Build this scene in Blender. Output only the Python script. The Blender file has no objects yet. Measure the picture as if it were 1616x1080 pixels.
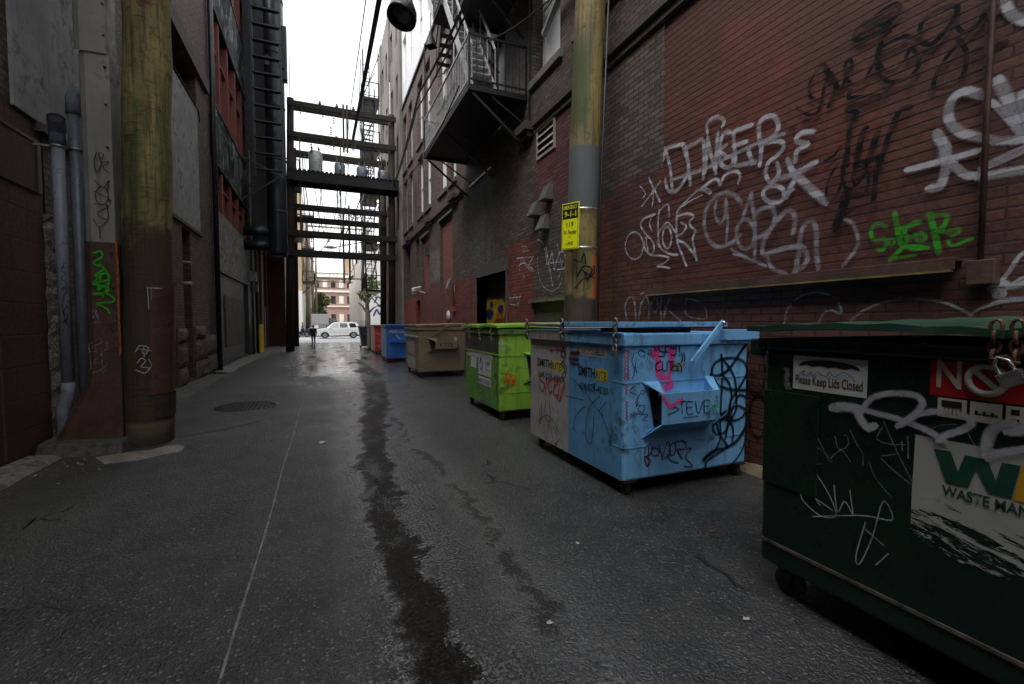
import bpy, bmesh, math, random
from mathutils import Vector, Matrix
random.seed(7)
SC = bpy.context.scene
COL = SC.collection
S = 1.15                                   # metres per layout unit
R = math.radians

# ------------------------------------------------------------------ camera
CAMZ = 1.5
YAW = math.atan(300 / 718); PITCH = math.atan(32 / 718)
cam = bpy.data.cameras.new('camera'); camo = bpy.data.objects.new('camera', cam); COL.objects.link(camo)
camo.location = (0, 0, CAMZ * S); camo.rotation_euler = (R(90) - PITCH, 0, -YAW)
cam.sensor_width = 36; cam.lens = 718 / 1616 * 36; cam.clip_start = .05; cam.clip_end = 2000
SC.camera = camo
# ------------------------------------------------------------------ world, sun, exposure
SUN_EL, SUN_AZ = 56, 236                   # degrees; azimuth 180 = behind the camera
w = bpy.data.worlds.new('World'); SC.world = w; w.use_nodes = True
nt = w.node_tree; bg = nt.nodes['Background']
sky = nt.nodes.new('ShaderNodeTexSky'); sky.sky_type = 'NISHITA'; sky.sun_disc = False
sky.sun_elevation = R(SUN_EL); sky.sun_rotation = R(SUN_AZ); sky.air_density = 1; sky.dust_density = 5; sky.ozone_density = 1
hs = nt.nodes.new('ShaderNodeHueSaturation'); hs.inputs['Saturation'].default_value = .16; hs.inputs['Value'].default_value = 1.0
mixw = nt.nodes.new('ShaderNodeMix'); mixw.data_type = 'RGBA'; mixw.inputs[0].default_value = .6
mixw.inputs[7].default_value = (7.0, 7.2, 7.5, 1)      # an even cloud layer over the clear sky
nt.links.new(sky.outputs[0], hs.inputs['Color']); nt.links.new(hs.outputs[0], mixw.inputs[6])
nt.links.new(mixw.outputs[2], bg.inputs['Color'])
bg.inputs['Strength'].default_value = .15
sl = bpy.data.lights.new('sun', 'SUN'); sl.energy = 1.3; sl.angle = R(34); sl.color = (1, .97, .92)
so = bpy.data.objects.new('sun', sl); COL.objects.link(so)
az = R(SUN_AZ); el = R(SUN_EL)
sd = Vector((math.sin(az) * math.cos(el), math.cos(az) * math.cos(el), math.sin(el)))
so.rotation_euler = sd.to_track_quat('Z', 'Y').to_euler(); so.location = (0, 0, 60)
SC.view_settings.view_transform = 'Standard'; SC.view_settings.look = 'None'
SC.view_settings.exposure = .93; SC.view_settings.gamma = 1

# ------------------------------------------------------------------ geometry helpers (layout units, scaled by S on build)
ROOT = {}
def tag(o, label=None, cat=None, group=None, kind=None):
    if label: o['label'] = label
    if cat: o['category'] = cat
    if group: o['group'] = group
    if kind: o['kind'] = kind
    return o
def thing(name, loc, label, cat, group=None):
    o = bpy.data.objects.new(name, None); COL.objects.link(o); o.location = Vector(loc) * S
    o.empty_display_size = .2
    ROOT[o.name] = Vector(loc)
    return tag(o, label, cat, group)
def link(name, me, mats, parent=None, origin=None):
    o = bpy.data.objects.new(name, me); COL.objects.link(o)
    for m in (mats if isinstance(mats, (list, tuple)) else [mats]): me.materials.append(m)
    if parent is not None: off = ROOT[parent.name]
    else:
        if origin is None:
            xs = [v.co for v in me.vertices]
            off = Vector(((min(c.x for c in xs) + max(c.x for c in xs)) / 2, (min(c.y for c in xs) + max(c.y for c in xs)) / 2, min(c.z for c in xs)))
        else: off = Vector(origin)
        o.location = off * S
    me.transform(Matrix.Translation(-off)); me.transform(Matrix.Scale(S, 4))
    ROOT[o.name] = off
    if parent is not None: o.parent = parent
    return o

class MB:
    def __init__(s): s.v = []; s.f = []; s.sm = []
    def add(s, vs, fs, smooth=False):
        b = len(s.v); s.v += [tuple(v) for v in vs]
        for f in fs: s.f.append([b + i for i in f]); s.sm.append(smooth)
        return s
    def box(s, x0, x1, y0, y1, z0, z1):
        vs = [(x, y, z) for z in (z0, z1) for y in (y0, y1) for x in (x0, x1)]
        return s.add(vs, [(0, 2, 3, 1), (4, 5, 7, 6), (0, 1, 5, 4), (2, 6, 7, 3), (0, 4, 6, 2), (1, 3, 7, 5)])
    def quad(s, a, b, c, d): return s.add([a, b, c, d], [(0, 1, 2, 3)])
    def bar(s, p, q, w, h=None, up=(0, 0, 1)):
        h = h or w; p = Vector(p); q = Vector(q); d = (q - p).normalized(); up = Vector(up)
        if abs(d.dot(up)) > .98: up = Vector((1, 0, 0))
        r = d.cross(up).normalized(); u = r.cross(d)
        vs = [e + r * a * w / 2 + u * b * h / 2 for e in (p, q) for a, b in ((-1, -1), (1, -1), (1, 1), (-1, 1))]
        return s.add(vs, [(3, 2, 1, 0), (4, 5, 6, 7), (0, 1, 5, 4), (1, 2, 6, 5), (2, 3, 7, 6), (3, 0, 4, 7)])
    def tube(s, pts, rad, n=8, cap=True):
        pts = [Vector(p) for p in pts]; rad = rad if isinstance(rad, (list, tuple)) else [rad] * len(pts)
        vs = []; u = None
        for i, p in enumerate(pts):
            d = (pts[min(i + 1, len(pts) - 1)] - pts[max(i - 1, 0)])
            if d.length < 1e-9: d = Vector((0, 0, 1))
            d.normalize()
            if u is None: u = d.cross(Vector((0, 0, 1)) if abs(d.z) < .9 else Vector((1, 0, 0))).normalized()
            u = (u - d * u.dot(d)).normalized(); r = d.cross(u)
            for k in range(n):
                a = 2 * math.pi * k / n; vs.append(p + (u * math.cos(a) + r * math.sin(a)) * rad[i])
        fs = [(i * n + k, i * n + (k + 1) % n, (i + 1) * n + (k + 1) % n, (i + 1) * n + k) for i in range(len(pts) - 1) for k in range(n)]
        s.add(vs, fs, True)
        if cap:
            b = len(s.v) - len(vs); s.f.append([b + k for k in range(n)][::-1]); s.sm.append(False)
            s.f.append([b + (len(pts) - 1) * n + k for k in range(n)]); s.sm.append(False)
        return s
    def cyl(s, p, q, r, n=16, r2=None): return s.tube([p, q], [r, r if r2 is None else r2], n)
    def lathe(s, c, prof, n=24, axis='z'):
        c = Vector(c); vs = []
        for (r, h) in prof:
            for k in range(n):
                a = 2 * math.pi * k / n; x, y = r * math.cos(a), r * math.sin(a)
                vs.append(c + (Vector((x, y, h)) if axis == 'z' else Vector((x, h, y)) if axis == 'y' else Vector((h, x, y))))
        fs = [(i * n + k, i * n + (k + 1) % n, (i + 1) * n + (k + 1) % n, (i + 1) * n + k) for i in range(len(prof) - 1) for k in range(n)]
        return s.add(vs, fs, True)
    def prism(s, poly, f0, f1):
        """poly 2-D points; f0 / f1 turn a point into the two end positions"""
        n = len(poly); vs = [f0(*p) for p in poly] + [f1(*p) for p in poly]
        return s.add(vs, [tuple(range(n))[::-1], tuple(range(n, 2 * n))] + [(i, (i + 1) % n, n + (i + 1) % n, n + i) for i in range(n)])
    def sheetX(s, X, sg, y0, y1, z0, z1, holes=(), depth=.3, open_=()):
        """wall sheet in plane X facing -sg, with real openings and their reveals"""
        ys = sorted({y0, y1, *[h[0] for h in holes], *[h[1] for h in holes]}); zs = sorted({z0, z1, *[h[2] for h in holes], *[h[3] for h in holes]})
        for a, b in zip(ys, ys[1:]):
            for c, d in zip(zs, zs[1:]):
                ym, zm = (a + b) / 2, (c + d) / 2
                if any(h[0] < ym < h[1] and h[2] < zm < h[3] for h in holes): continue
                s.quad((X, a, c), (X, b, c), (X, b, d), (X, a, d))
        for h in holes:
            a, b, c, d = h[:4]; dp = h[4] if len(h) > 4 else depth; X2 = X + sg * dp
            s.quad((X, a, c), (X2, a, c), (X2, a, d), (X, a, d)); s.quad((X, b, c), (X2, b, c), (X2, b, d), (X, b, d))
            s.quad((X, a, c), (X2, a, c), (X2, b, c), (X, b, c)); s.quad((X, a, d), (X2, a, d), (X2, b, d), (X, b, d))
        return s
    def mesh(s, name):
        me = bpy.data.meshes.new(name); me.from_pydata(s.v, [], s.f); me.polygons.foreach_set('use_smooth', s.sm)
        bm = bmesh.new(); bm.from_mesh(me); bmesh.ops.recalc_face_normals(bm, faces=bm.faces); bm.to_mesh(me); bm.free()
        return me
    def build(s, name, mats, parent=None, bevel=0, origin=None, label=None):
        o = link(name, s.mesh(name), mats, parent, origin)
        if bevel:
            m = o.modifiers.new('bevel', 'BEVEL'); m.width = bevel * S; m.segments = 2; m.limit_method = 'ANGLE'; m.angle_limit = R(40)
        if label: o['label'] = label
        return o
def catmull(pts, n=6):
    if len(pts) < 3: return [tuple(p) for p in pts]
    out = []; P = [pts[0]] + list(pts) + [pts[-1]]
    for i in range(1, len(P) - 2):
        for k in range(n):
            t = k / n; p0, p1, p2, p3 = P[i - 1], P[i], P[i + 1], P[i + 2]
            out.append(tuple(.5 * ((2 * p1[j]) + (-p0[j] + p2[j]) * t + (2 * p0[j] - 5 * p1[j] + 4 * p2[j] - p3[j]) * t * t + (-p0[j] + 3 * p1[j] - 3 * p2[j] + p3[j]) * t ** 3) for j in range(len(p1))))
    out.append(tuple(pts[-1])); return out

# ------------------------------------------------------------------ materials
def newmat(name):
    m = bpy.data.materials.new(name); m.use_nodes = True; nt = m.node_tree; return m, nt, nt.nodes['Principled BSDF']
class NT:
    def __init__(s, nt): s.nt = nt
    def n(s, t, **k):
        o = s.nt.nodes.new('ShaderNode' + t)
        for a, b in k.items(): setattr(o, a, b)
        return o
    def set(s, inp, v):
        if hasattr(v, 'is_output') or isinstance(v, bpy.types.NodeSocket): s.nt.links.new(v, inp)
        else: inp.default_value = v
    def math(s, op, a, b=None, c=None, clamp=False):
        o = s.n('Math', operation=op); o.use_clamp = clamp; s.set(o.inputs[0], a)
        if b is not None: s.set(o.inputs[1], b)
        if c is not None: s.set(o.inputs[2], c)
        return o.outputs[0]
    def mr(s, v, a, b, c=0., d=1., smooth=True):
        o = s.n('MapRange'); o.interpolation_type = 'SMOOTHSTEP' if smooth else 'LINEAR'
        s.set(o.inputs[0], v); s.set(o.inputs[1], a); s.set(o.inputs[2], b); s.set(o.inputs[3], c); s.set(o.inputs[4], d); return o.outputs[0]
    def mix(s, f, a, b, mode='MIX'):
        o = s.n('Mix', data_type='RGBA', blend_type=mode); s.set(o.inputs[0], f)
        for i, c in ((6, a), (7, b)): s.set(o.inputs[i], (*c, 1) if isinstance(c, (tuple, list)) and len(c) == 3 else c)
        return o.outputs[2]
    def noise(s, vec, scale, detail=4, rough=.55, dist=0.):
        o = s.n('TexNoise'); s.set(o.inputs['Vector'], vec); o.inputs['Scale'].default_value = scale; o.inputs['Detail'].default_value = detail
        o.inputs['Roughness'].default_value = rough; o.inputs['Distortion'].default_value = dist; return o.outputs['Fac']
    def map(s, vec, sc=(1, 1, 1), loc=(0, 0, 0)):
        o = s.n('Mapping'); s.set(o.inputs[0], vec); o.inputs[1].default_value = loc; o.inputs[3].default_value = sc; return o.outputs[0]
    def bump(s, h, strength=.5, dist=.01, normal=None):
        o = s.n('Bump'); o.inputs['Strength'].default_value = strength; o.inputs['Distance'].default_value = dist; s.set(o.inputs['Height'], h)
        if normal is not None: s.set(o.inputs['Normal'], normal)
        return o.outputs[0]
    def pos(s, world=True):
        o = s.n('NewGeometry').outputs['Position'] if world else s.n('TexCoord').outputs['Object']
        m = s.n('VectorMath', operation='SCALE'); s.set(m.inputs[0], o); m.inputs['Scale'].default_value = 1 / S; return m.outputs[0]
    def sep(s, v): o = s.n('SeparateXYZ'); s.set(o.inputs[0], v); return o.outputs
    def comb(s, x, y, z):
        o = s.n('CombineXYZ'); s.set(o.inputs[0], x); s.set(o.inputs[1], y); s.set(o.inputs[2], z); return o.outputs[0]

def pm(name, col, rough=.6, metal=0., var=.25, scale=5, bump=.15, dirt=None, dirtc=(.02, .017, .014), streak=0., rust=0., world=False, spec=.5, bd=.01, fine=0.):
    """general weathered surface: colour variation, dirt patches, runs, rust spots, bump"""
    m, nt, b = newmat(name); N = NT(nt); P = N.pos(world)
    n1 = N.noise(P, scale, 5); n2 = N.noise(P, scale * 5, 6, .65)
    c = N.mix(N.mr(n1, .3, .7), tuple(x * (1 - var) for x in col), tuple(min(1, x * (1 + var)) for x in col))
    if dirt:
        f = N.mr(N.math('ADD', N.math('MULTIPLY', n1, .5), N.math('MULTIPLY', n2, .5)), .62 - dirt * .3, .72 - dirt * .2)
        c = N.mix(N.math('MULTIPLY', f, .85), c, dirtc)
    if streak:
        v = N.noise(N.map(P, (14, 14, .7)), 1., 4, .6); c = N.mix(N.math('MULTIPLY', N.mr(v, .52, .7), streak), c, dirtc)
    if rust:
        v = N.noise(P, scale * 2.3, 8, .7); c = N.mix(N.mr(v, .72 - rust * .2, .76 - rust * .2), c, (.11, .04, .015))
    if fine:
        c = N.mix(fine, c, N.mix(N.noise(P, 90, 3), (.0, .0, .0), (1, 1, 1)), 'OVERLAY')
    N.set(b.inputs['Base Color'], c)
    N.set(b.inputs['Roughness'], N.mr(n2, .3, .7, max(0, rough - .12), min(1, rough + .12)))
    b.inputs['Metallic'].default_value = metal; b.inputs['Specular IOR Level'].default_value = spec
    if 'dumpster' in name: bump = max(bump, .01); N.set(b.inputs['Normal'], N.bump(N.noise(P, 2.6, 2, .4), .55, .035 * S, N.bump(n2, bump, bd * S)))
    elif bump: N.set(b.inputs['Normal'], N.bump(n2, bump, bd * S))
    return m
def flat(name, col, rough=.6, metal=0.):
    return pm(name, col, rough, metal, .08, 8, 0)

def brick(name, c1, c2, mort, zones=(), bw=.215, rh=.0715, ms=.009, bump=.9, grime=.5, glossy=0., soft=.04, amp=.35):
    m, nt, b = newmat(name); N = NT(nt); P = N.pos(True); x, y, z = N.sep(P)
    wob = N.math('MULTIPLY', N.math('SUBTRACT', N.noise(P, 3, 2), .5), .012)
    vec = N.comb(N.math('ADD', x, y), N.math('ADD', z, wob), 0.)
    t = N.n('TexBrick'); N.set(t.inputs['Vector'], vec); t.inputs['Scale'].default_value = 1
    t.inputs['Color1'].default_value = (*c1, 1); t.inputs['Color2'].default_value = (*c2, 1); t.inputs['Mortar'].default_value = (*mort, 1)
    t.inputs['Mortar Size'].default_value = ms; t.inputs['Mortar Smooth'].default_value = .25; t.inputs['Brick Width'].default_value = bw; t.inputs['Row Height'].default_value = rh
    t.inputs['Bias'].default_value = 0
    n1 = N.noise(P, 1.3, 6, .6); n2 = N.noise(P, 22, 5, .6); n3 = N.noise(P, 5, 5)
    c = t.outputs['Color']
    tint = N.mr(N.sep(c)[0], min(c1[0], c2[0]), max(c1[0], c2[0]) + 1e-4, .7, 1.2, False)
    for (y0, y1, z0, z1, col, f) in zones:
        e = N.math('MULTIPLY', N.math('SUBTRACT', n3 if soft < .1 else N.noise(P, 1.4, 4), .5), amp)
        yy = N.math('ADD', y, e); zz = N.math('ADD', z, e); mk = N.mr(yy, y0 - soft, y0 + soft)
        mk = N.math('MULTIPLY', mk, N.mr(yy, y1 - soft, y1 + soft, 1., 0.)); mk = N.math('MULTIPLY', mk, N.mr(zz, z0 - soft, z0 + soft)); mk = N.math('MULTIPLY', mk, N.mr(zz, z1 - soft, z1 + soft, 1., 0.))
        br = N.mix(N.mr(t.outputs['Fac'], .2, .8), col, tuple(v * .22 for v in col))  # joints darkened in the colour to stand for groove shade
        br = N.mix(N.mr(n2, .3, .75), tuple(v * .78 for v in col), br)
        br = N.mix(1., br, N.comb(tint, tint, tint), 'MULTIPLY'); c = N.mix(N.math('MULTIPLY', mk, f), c, br)
    c = N.mix(N.math('MULTIPLY', N.mr(n1, .45, .7), grime), c, (.012, .011, .011))
    st = N.noise(N.map(P, (6, 6, .5)), 1., 4); c = N.mix(N.math('MULTIPLY', N.mr(st, .5, .72), grime * .7), c, (.014, .013, .012))
    ch = N.noise(P, 17, 6, .7); c = N.mix(N.math('MULTIPLY', N.mr(ch, .66, .7), .55), c, N.mix(n1, (.16, .11, .09), (.03, .02, .018)))
    N.set(b.inputs['Base Color'], c); N.set(b.inputs['Roughness'], N.mr(n2, .3, .7, .5 - glossy, .85 - glossy))
    h = N.math('ADD', N.math('SUBTRACT', 1., t.outputs['Fac']), N.math('MULTIPLY', n2, .35))
    h = N.math('ADD', h, N.math('MULTIPLY', n3, .3))
    N.set(b.inputs['Normal'], N.bump(h, bump, .016 * S)); return m

def paint(name, col, soft=.25, dens=1., rough=.5, blotch=.3, wall=0.):
    """sprayed or brushed paint line: edges fade out across the ribbon"""
    m, nt, b = newmat(name); N = NT(nt); uv = N.n('UVMap').outputs[0]; u, v, _ = N.sep(uv); P = N.pos(True)
    n = N.noise(P, 60, 3, .7); n2 = N.noise(P, 9, 3)
    d = N.math('ABSOLUTE', N.math('SUBTRACT', v, .5))
    d = N.math('ADD', d, N.math('MULTIPLY', N.math('SUBTRACT', n, .5), .25))
    a = N.mr(d, .5 - soft, .5, 1., 0.); a = N.math('MULTIPLY', a, N.mr(n2, .25, .6, dens - blotch, dens), clamp=True)
    if wall:
        x_, y_, z_ = N.sep(P); wob = N.math('MULTIPLY', N.math('SUBTRACT', N.noise(P, 3, 2), .5), .012)
        t = N.n('TexBrick'); N.set(t.inputs['Vector'], N.comb(0., N.math('ADD', z_, wob), 0.)); t.inputs['Scale'].default_value = 1; t.inputs['Mortar Size'].default_value = .011; t.inputs['Mortar Smooth'].default_value = .4; t.inputs['Brick Width'].default_value = 40; t.inputs['Row Height'].default_value = .0715
        a = N.math('MULTIPLY', a, N.mr(t.outputs['Fac'], .3, 1., 1., 1 - wall)); a = N.math('MULTIPLY', a, N.mr(N.noise(P, 28, 6, .75), .3, .5, .7, 1.))
    N.set(b.inputs['Alpha'], a); b.inputs['Specular IOR Level'].default_value = .12; b.inputs['Base Color'].default_value = (*col, 1); b.inputs['Roughness'].default_value = rough
    return m
MAT = {}
MAT['gwhite'] = paint('white spray paint', (.42, .42, .46), .3, .85, .6, .45)
MAT['gfaint'] = paint('faded white spray paint', (.26, .26, .29), .35, .55, .7, .4)
MAT['gblack'] = paint('black spray paint', (.008, .012, .016), .3, .95)
MAT['ggreen'] = paint('green spray paint', (.03, .35, .02), .25, .95)
MAT['gpink'] = paint('pink spray paint', (.75, .06, .3), .45, .85)
MAT['gred'] = paint('red spray paint', (.4, .02, .015), .3, .85)
MAT['gorange'] = paint('orange spray paint', (.75, .13, .02), .3, .85)
MAT['gyellow'] = paint('yellow spray paint', (.33, .22, .015), .3, .95)
MAT['gblue'] = paint('dark blue spray paint', (.01, .02, .12), .3, .95)
MAT['gmaroon'] = paint('thin maroon marker', (.08, .008, .015), .3, .95)
MAT['gmark'] = paint('black marker', (.01, .012, .02), .15, .95, .4, .2)

for k_, c_, s_, d_ in (('gwhite', (.4, .4, .44), .3, 1.0), ('gfaint', (.3, .3, .33), .34, .75), ('gblack', (.005, .008, .01), .22, 1.3), ('ggreen', (.035, .27, .02), .26, 1.1)):
    MAT['w' + k_] = paint(k_ + ' on brick', c_, s_, d_, .7, .3, .5)

# photo rays: used to lay traced writing on the real surface it stands on
F = 718
_f = Vector((math.sin(YAW) * math.cos(PITCH), math.cos(YAW) * math.cos(PITCH), -math.sin(PITCH))); _r = Vector((math.cos(YAW), -math.sin(YAW), 0)); _u = _r.cross(_f)
def ray(px, py): return _f + _r * ((px - 808) / F) - _u * ((py - 540) / F)
def onX(X, px, py): d = ray(px, py); return Vector((0, 0, CAMZ)) + d * (X / d.x)
def onY(Y, px, py): d = ray(px, py); return Vector((0, 0, CAMZ)) + d * (Y / d.y)
def onZ(Z, px, py): d = ray(px, py); return Vector((0, 0, CAMZ)) + d * ((Z - CAMZ) / d.z)

def ribbons(name, strokes, nrm, mat, parent, lift=.004):
    """strokes: (width, [3-D points]) laid on a plane with normal nrm, one mesh"""
    nrm = Vector(nrm); vs = []; fs = []; uvs = []; k = 0
    for w_, pts in strokes:
        pts = [Vector(p) for p in catmull([tuple(p) for p in pts], 7)]
        q = [pts[0]]
        for p in pts[1:]:
            if (p - q[-1]).length > .004: q.append(p)
        if len(q) < 2: q.append(q[0] + Vector((0, .01, .01)) - nrm * nrm.dot(Vector((0, .01, .01))))
        d0 = (q[0] - q[1]).normalized() * w_ * .5; q.insert(0, q[0] + d0); d1 = (q[-1] - q[-2]).normalized() * w_ * .5; q.append(q[-1] + d1)
        b = len(vs); L = len(q); k += 1
        for i, p in enumerate(q):
            t = (q[min(i + 1, L - 1)] - q[max(i - 1, 0)]).normalized(); s_ = nrm.cross(t).normalized()
            ww = w_ * (.5 if 0 < i < L - 1 else .3); h = lift + .0004 * k + .00004 * i
            vs += [p - s_ * ww + nrm * h, p + s_ * ww + nrm * h]
        for i in range(L - 1):
            fs.append((b + 2 * i, b + 2 * i + 1, b + 2 * i + 3, b + 2 * i + 2)); uvs += [(i / L, 0), (i / L, 1), ((i + 1) / L, 1), ((i + 1) / L, 0)]
    me = bpy.data.meshes.new(name); me.from_pydata([tuple(v) for v in vs], [], fs)
    ul = me.uv_layers.new(name='UVMap')
    for i, c in enumerate(uvs): ul.data[i].uv = c
    return link(name, me, mat, parent)
def ring(cx, cy, rx, ry=None, a0=0, a1=360, n=10):
    ry = ry or rx; return [(cx + rx * math.cos(R(a0 + (a1 - a0) * i / n)), cy + ry * math.sin(R(a0 + (a1 - a0) * i / n))) for i in range(n + 1)]
def trace(name, org, plane, val, strokes, mat, parent, nrm, lift=.004, wk=1.):
    ox, oy, sc = org; g = {'X': onX, 'Y': onY, 'Z': onZ}[plane]
    return ribbons(name, [(w_ * wk, [g(val, ox + x / sc, oy + y / sc) for x, y in pts]) for w_, pts in strokes], nrm, mat, parent, lift)

def text(name, body, o, ux, uy, width, height, mat, parent, bold=0., lift=.002, shear=0.):
    """flat lettering: o = lower left corner, ux / uy = unit directions, fitted to width x height"""
    cu = bpy.data.curves.new('lettering', 'FONT'); cu.body = body; cu.offset = bold; cu.shear = shear; cu.resolution_u = 3
    ob = bpy.data.objects.new('lettering', cu); COL.objects.link(ob)
    dg = bpy.context.evaluated_depsgraph_get(); dg.update()
    me = bpy.data.meshes.new_from_object(ob.evaluated_get(dg)); bpy.data.objects.remove(ob); bpy.data.curves.remove(cu)
    xs = [v.co.x for v in me.vertices]; ys = [v.co.y for v in me.vertices]; x0, x1, y0, y1 = min(xs), max(xs), min(ys), max(ys)
    ux = Vector(ux); uy = Vector(uy); n = ux.cross(uy).normalized(); o = Vector(o)
    for v in me.vertices: v.co = o + ux * ((v.co.x - x0) / (x1 - x0) * width) + uy * ((v.co.y - y0) / (y1 - y0) * height) + n * lift
    me.materials.clear(); me.name = name
    return link(name, me, mat, parent)
# ------------------------------------------------------------------ ground
def asphalt():
    m, nt, b = newmat('wet alley asphalt'); N = NT(nt); P = N.pos(True); x, y, z = N.sep(P)
    big = N.noise(P, .55, 5, .6); mid = N.noise(P, 3.2, 6, .65); fine = N.noise(P, 55, 4, .7)
    vor = N.n('TexVoronoi'); N.set(vor.inputs['Vector'], P); vor.inputs['Scale'].default_value = 50
    vc = N.sep(vor.outputs['Color'])[0]
    stone = N.math('MULTIPLY', N.mr(vor.outputs['Distance'], .2, .5, 1., 0.), N.mr(vc, .6, .95))
    base = N.mix(N.mr(big, .3, .7), (.015, .0155, .0165), (.038, .039, .0412))
    base = N.mix(N.math('MULTIPLY', N.mr(mid, .4, .62), .7), base, (.062, .061, .058))
    base = N.mix(N.math('MULTIPLY', stone, .9), base, (.27, .27, .255)); base = N.mix(N.mr(N.noise(P, 140, 2), .35, .7, .0, .8), base, (.008, .008, .008))
    vo2 = N.n('TexVoronoi'); N.set(vo2.inputs['Vector'], P); vo2.inputs['Scale'].default_value = 5.5
    spot = N.mr(vo2.outputs['Distance'], .02, .045, 1., 0.); base = N.mix(N.math('MULTIPLY', spot, N.mr(N.sep(vo2.outputs['Color'])[1], .75, .8)), base, (.28, .27, .24))
    # moss and brown stain on the left
    base = N.mix(N.math('MULTIPLY', N.mr(N.math('ADD', x, N.math('MULTIPLY', mid, 1.2)), -1.6, -.3, 1., 0.), N.mr(big, .45, .62, 0., .5)), base, (.028, .03, .014))
    # the gutter line of standing water: its centre wanders with y
    def centre(stops):
        cr = N.n('ValToRGB'); e = cr.color_ramp; e.interpolation = 'B_SPLINE'
        t = N.math('DIVIDE', y, 30.); N.set(cr.inputs[0], t)
        while len(e.elements) < len(stops): e.elements.new(.5)
        for el, (yy, cx) in zip(e.elements, stops): el.position = yy / 30; el.color = (cx / 2, cx / 2, cx / 2, 1)
        return N.math('MULTIPLY', N.sep(cr.outputs[0])[0], 2.)
    wob = N.math('MULTIPLY', N.math('SUBTRACT', N.noise(P, 1.6, 5, .6), .5), .55)
    wob2 = N.math('MULTIPLY', N.math('SUBTRACT', N.noise(P, 9, 5, .7), .5), .3)
    gr1 = N.noise(P, 52, 4, .75); wob3 = N.math('MULTIPLY', N.math('SUBTRACT', gr1, .5), .34)
    def dist(c): return N.math('ABSOLUTE', N.math('SUBTRACT', N.math('ADD', N.math('ADD', N.math('ADD', x, wob), wob2), wob3), c))
    c1 = centre([(0, .46), (2, .44), (3.7, .45), (5.8, .56), (8, .8), (12, 1.3), (16, 1.2), (23, .9)])
    c2 = centre([(0, 1.0), (2, 1.08), (3.5, 1.12), (5.6, .95), (8, 1.05), (12, 1.35), (16, 1.3), (23, 1.0)])
    wid = N.mr(y, 4, 13, 1., 2.6, False)
    d1 = N.math('DIVIDE', dist(c1), wid); d2 = dist(c2)
    brk = N.noise(N.map(P, (1, .45, 1)), 3.5, 5, .7)
    pud = N.math('MULTIPLY', N.mr(d1, .09, .15, 1., 0.), N.mr(N.math('ADD', brk, N.math('MULTIPLY', gr1, .9)), .83, .88))
    pud2 = N.math('MULTIPLY', N.mr(d2, .03, .07, 1., 0.), N.mr(N.math('ADD', brk, N.math('MULTIPLY', gr1, .3)), .6, .68))
    pud2 = N.math('MULTIPLY', pud2, .7)
    pud = N.math('MAXIMUM', pud, pud2)
    farw = N.math('MULTIPLY', N.mr(y, 8, 17), N.math('MULTIPLY', N.mr(N.math('ABSOLUTE', N.math('SUBTRACT', x, .6)), .7, 2.4, 1., 0.), N.mr(N.noise(N.map(P, (1, .4, 1)), 1.1, 5, .65), .4, .5)))
    sgn = N.math('SUBTRACT', N.math('ADD', x, wob), c1); sgn = N.math('DIVIDE', sgn, wid); dl = N.mr(sgn, -.5, -.12, 0., 1.); dr_ = N.mr(sgn, .05, .9, 1., .0)
    damp = N.math('MULTIPLY', N.math('MULTIPLY', dl, dr_), N.math('MULTIPLY', N.mr(brk, .34, .52, .4, 1.), N.mr(gr1, .38, .55, .35, 1.)))
    d3 = N.math('MULTIPLY', N.mr(d2, .05, .5, 1., 0.), .55)
    damp = N.math('MAXIMUM', N.math('MAXIMUM', damp, d3), N.math('MULTIPLY', N.mr(big, .5, .68), .35))
    base = N.mix(N.math('MULTIPLY', damp, .35), base, (.018, .018, .019)); base = N.mix(N.math('MULTIPLY', pud, .92), base, (.009, .0065, .0045))
    # cracks
    ed = N.n('TexVoronoi', feature='DISTANCE_TO_EDGE'); pv = N.n('VectorMath', operation='ADD'); N.set(pv.inputs[0], P)
    nn = N.n('TexNoise'); N.set(nn.inputs['Vector'], P); nn.inputs['Scale'].default_value = 2.5; sc_ = N.n('VectorMath', operation='SCALE'); N.set(sc_.inputs[0], nn.outputs['Color']); sc_.inputs['Scale'].default_value = .5
    N.set(pv.inputs[1], sc_.outputs[0]); N.set(ed.inputs['Vector'], pv.outputs[0]); ed.inputs['Scale'].default_value = .42
    crack = N.math('MULTIPLY', N.mr(ed.outputs['Distance'], .004, .012, 1., 0.), N.mr(N.math('ADD', N.noise(P, .8, 2), N.math('MULTIPLY', x, .02)), .58, .64))
    base = N.mix(N.math('MULTIPLY', crack, .85), base, (.004, .004, .004))
    N.set(b.inputs['Base Color'], base)
    r = N.mix(damp, (.42, .42, .42), (.15, .15, .15)); wet = farw; r = N.mix(pud, r, (.5, .5, .5))
    rr = N.math('ADD', N.sep(r)[0], N.math('MULTIPLY', N.math('SUBTRACT', fine, .5), .25))
    rr = N.math('MULTIPLY', rr, N.mr(wet, 0., 1., 1., .12)); N.set(b.inputs['Roughness'], rr)
    N.set(b.inputs['Specular IOR Level'], N.math('MULTIPLY', N.mr(damp, 0., 1., .65, 1.), N.mr(pud, 0., 1., 1., .2)))
    N.set(b.inputs['Coat Weight'], N.math('MULTIPLY', damp, N.mr(pud, 0., 1., 1., 0.))); b.inputs['Coat Roughness'].default_value = .12; b.inputs['Coat IOR'].default_value = 1.9
    v2 = N.n('TexVoronoi'); N.set(v2.inputs['Vector'], P); v2.inputs['Scale'].default_value = 120
    h = N.math('ADD', N.math('MULTIPLY', N.math('SUBTRACT', 1., vor.outputs['Distance']), .7), N.math('MULTIPLY', N.math('SUBTRACT', 1., v2.outputs['Distance']), .55)); h = N.math('ADD', h, N.math('MULTIPLY', fine, .25))
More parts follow.
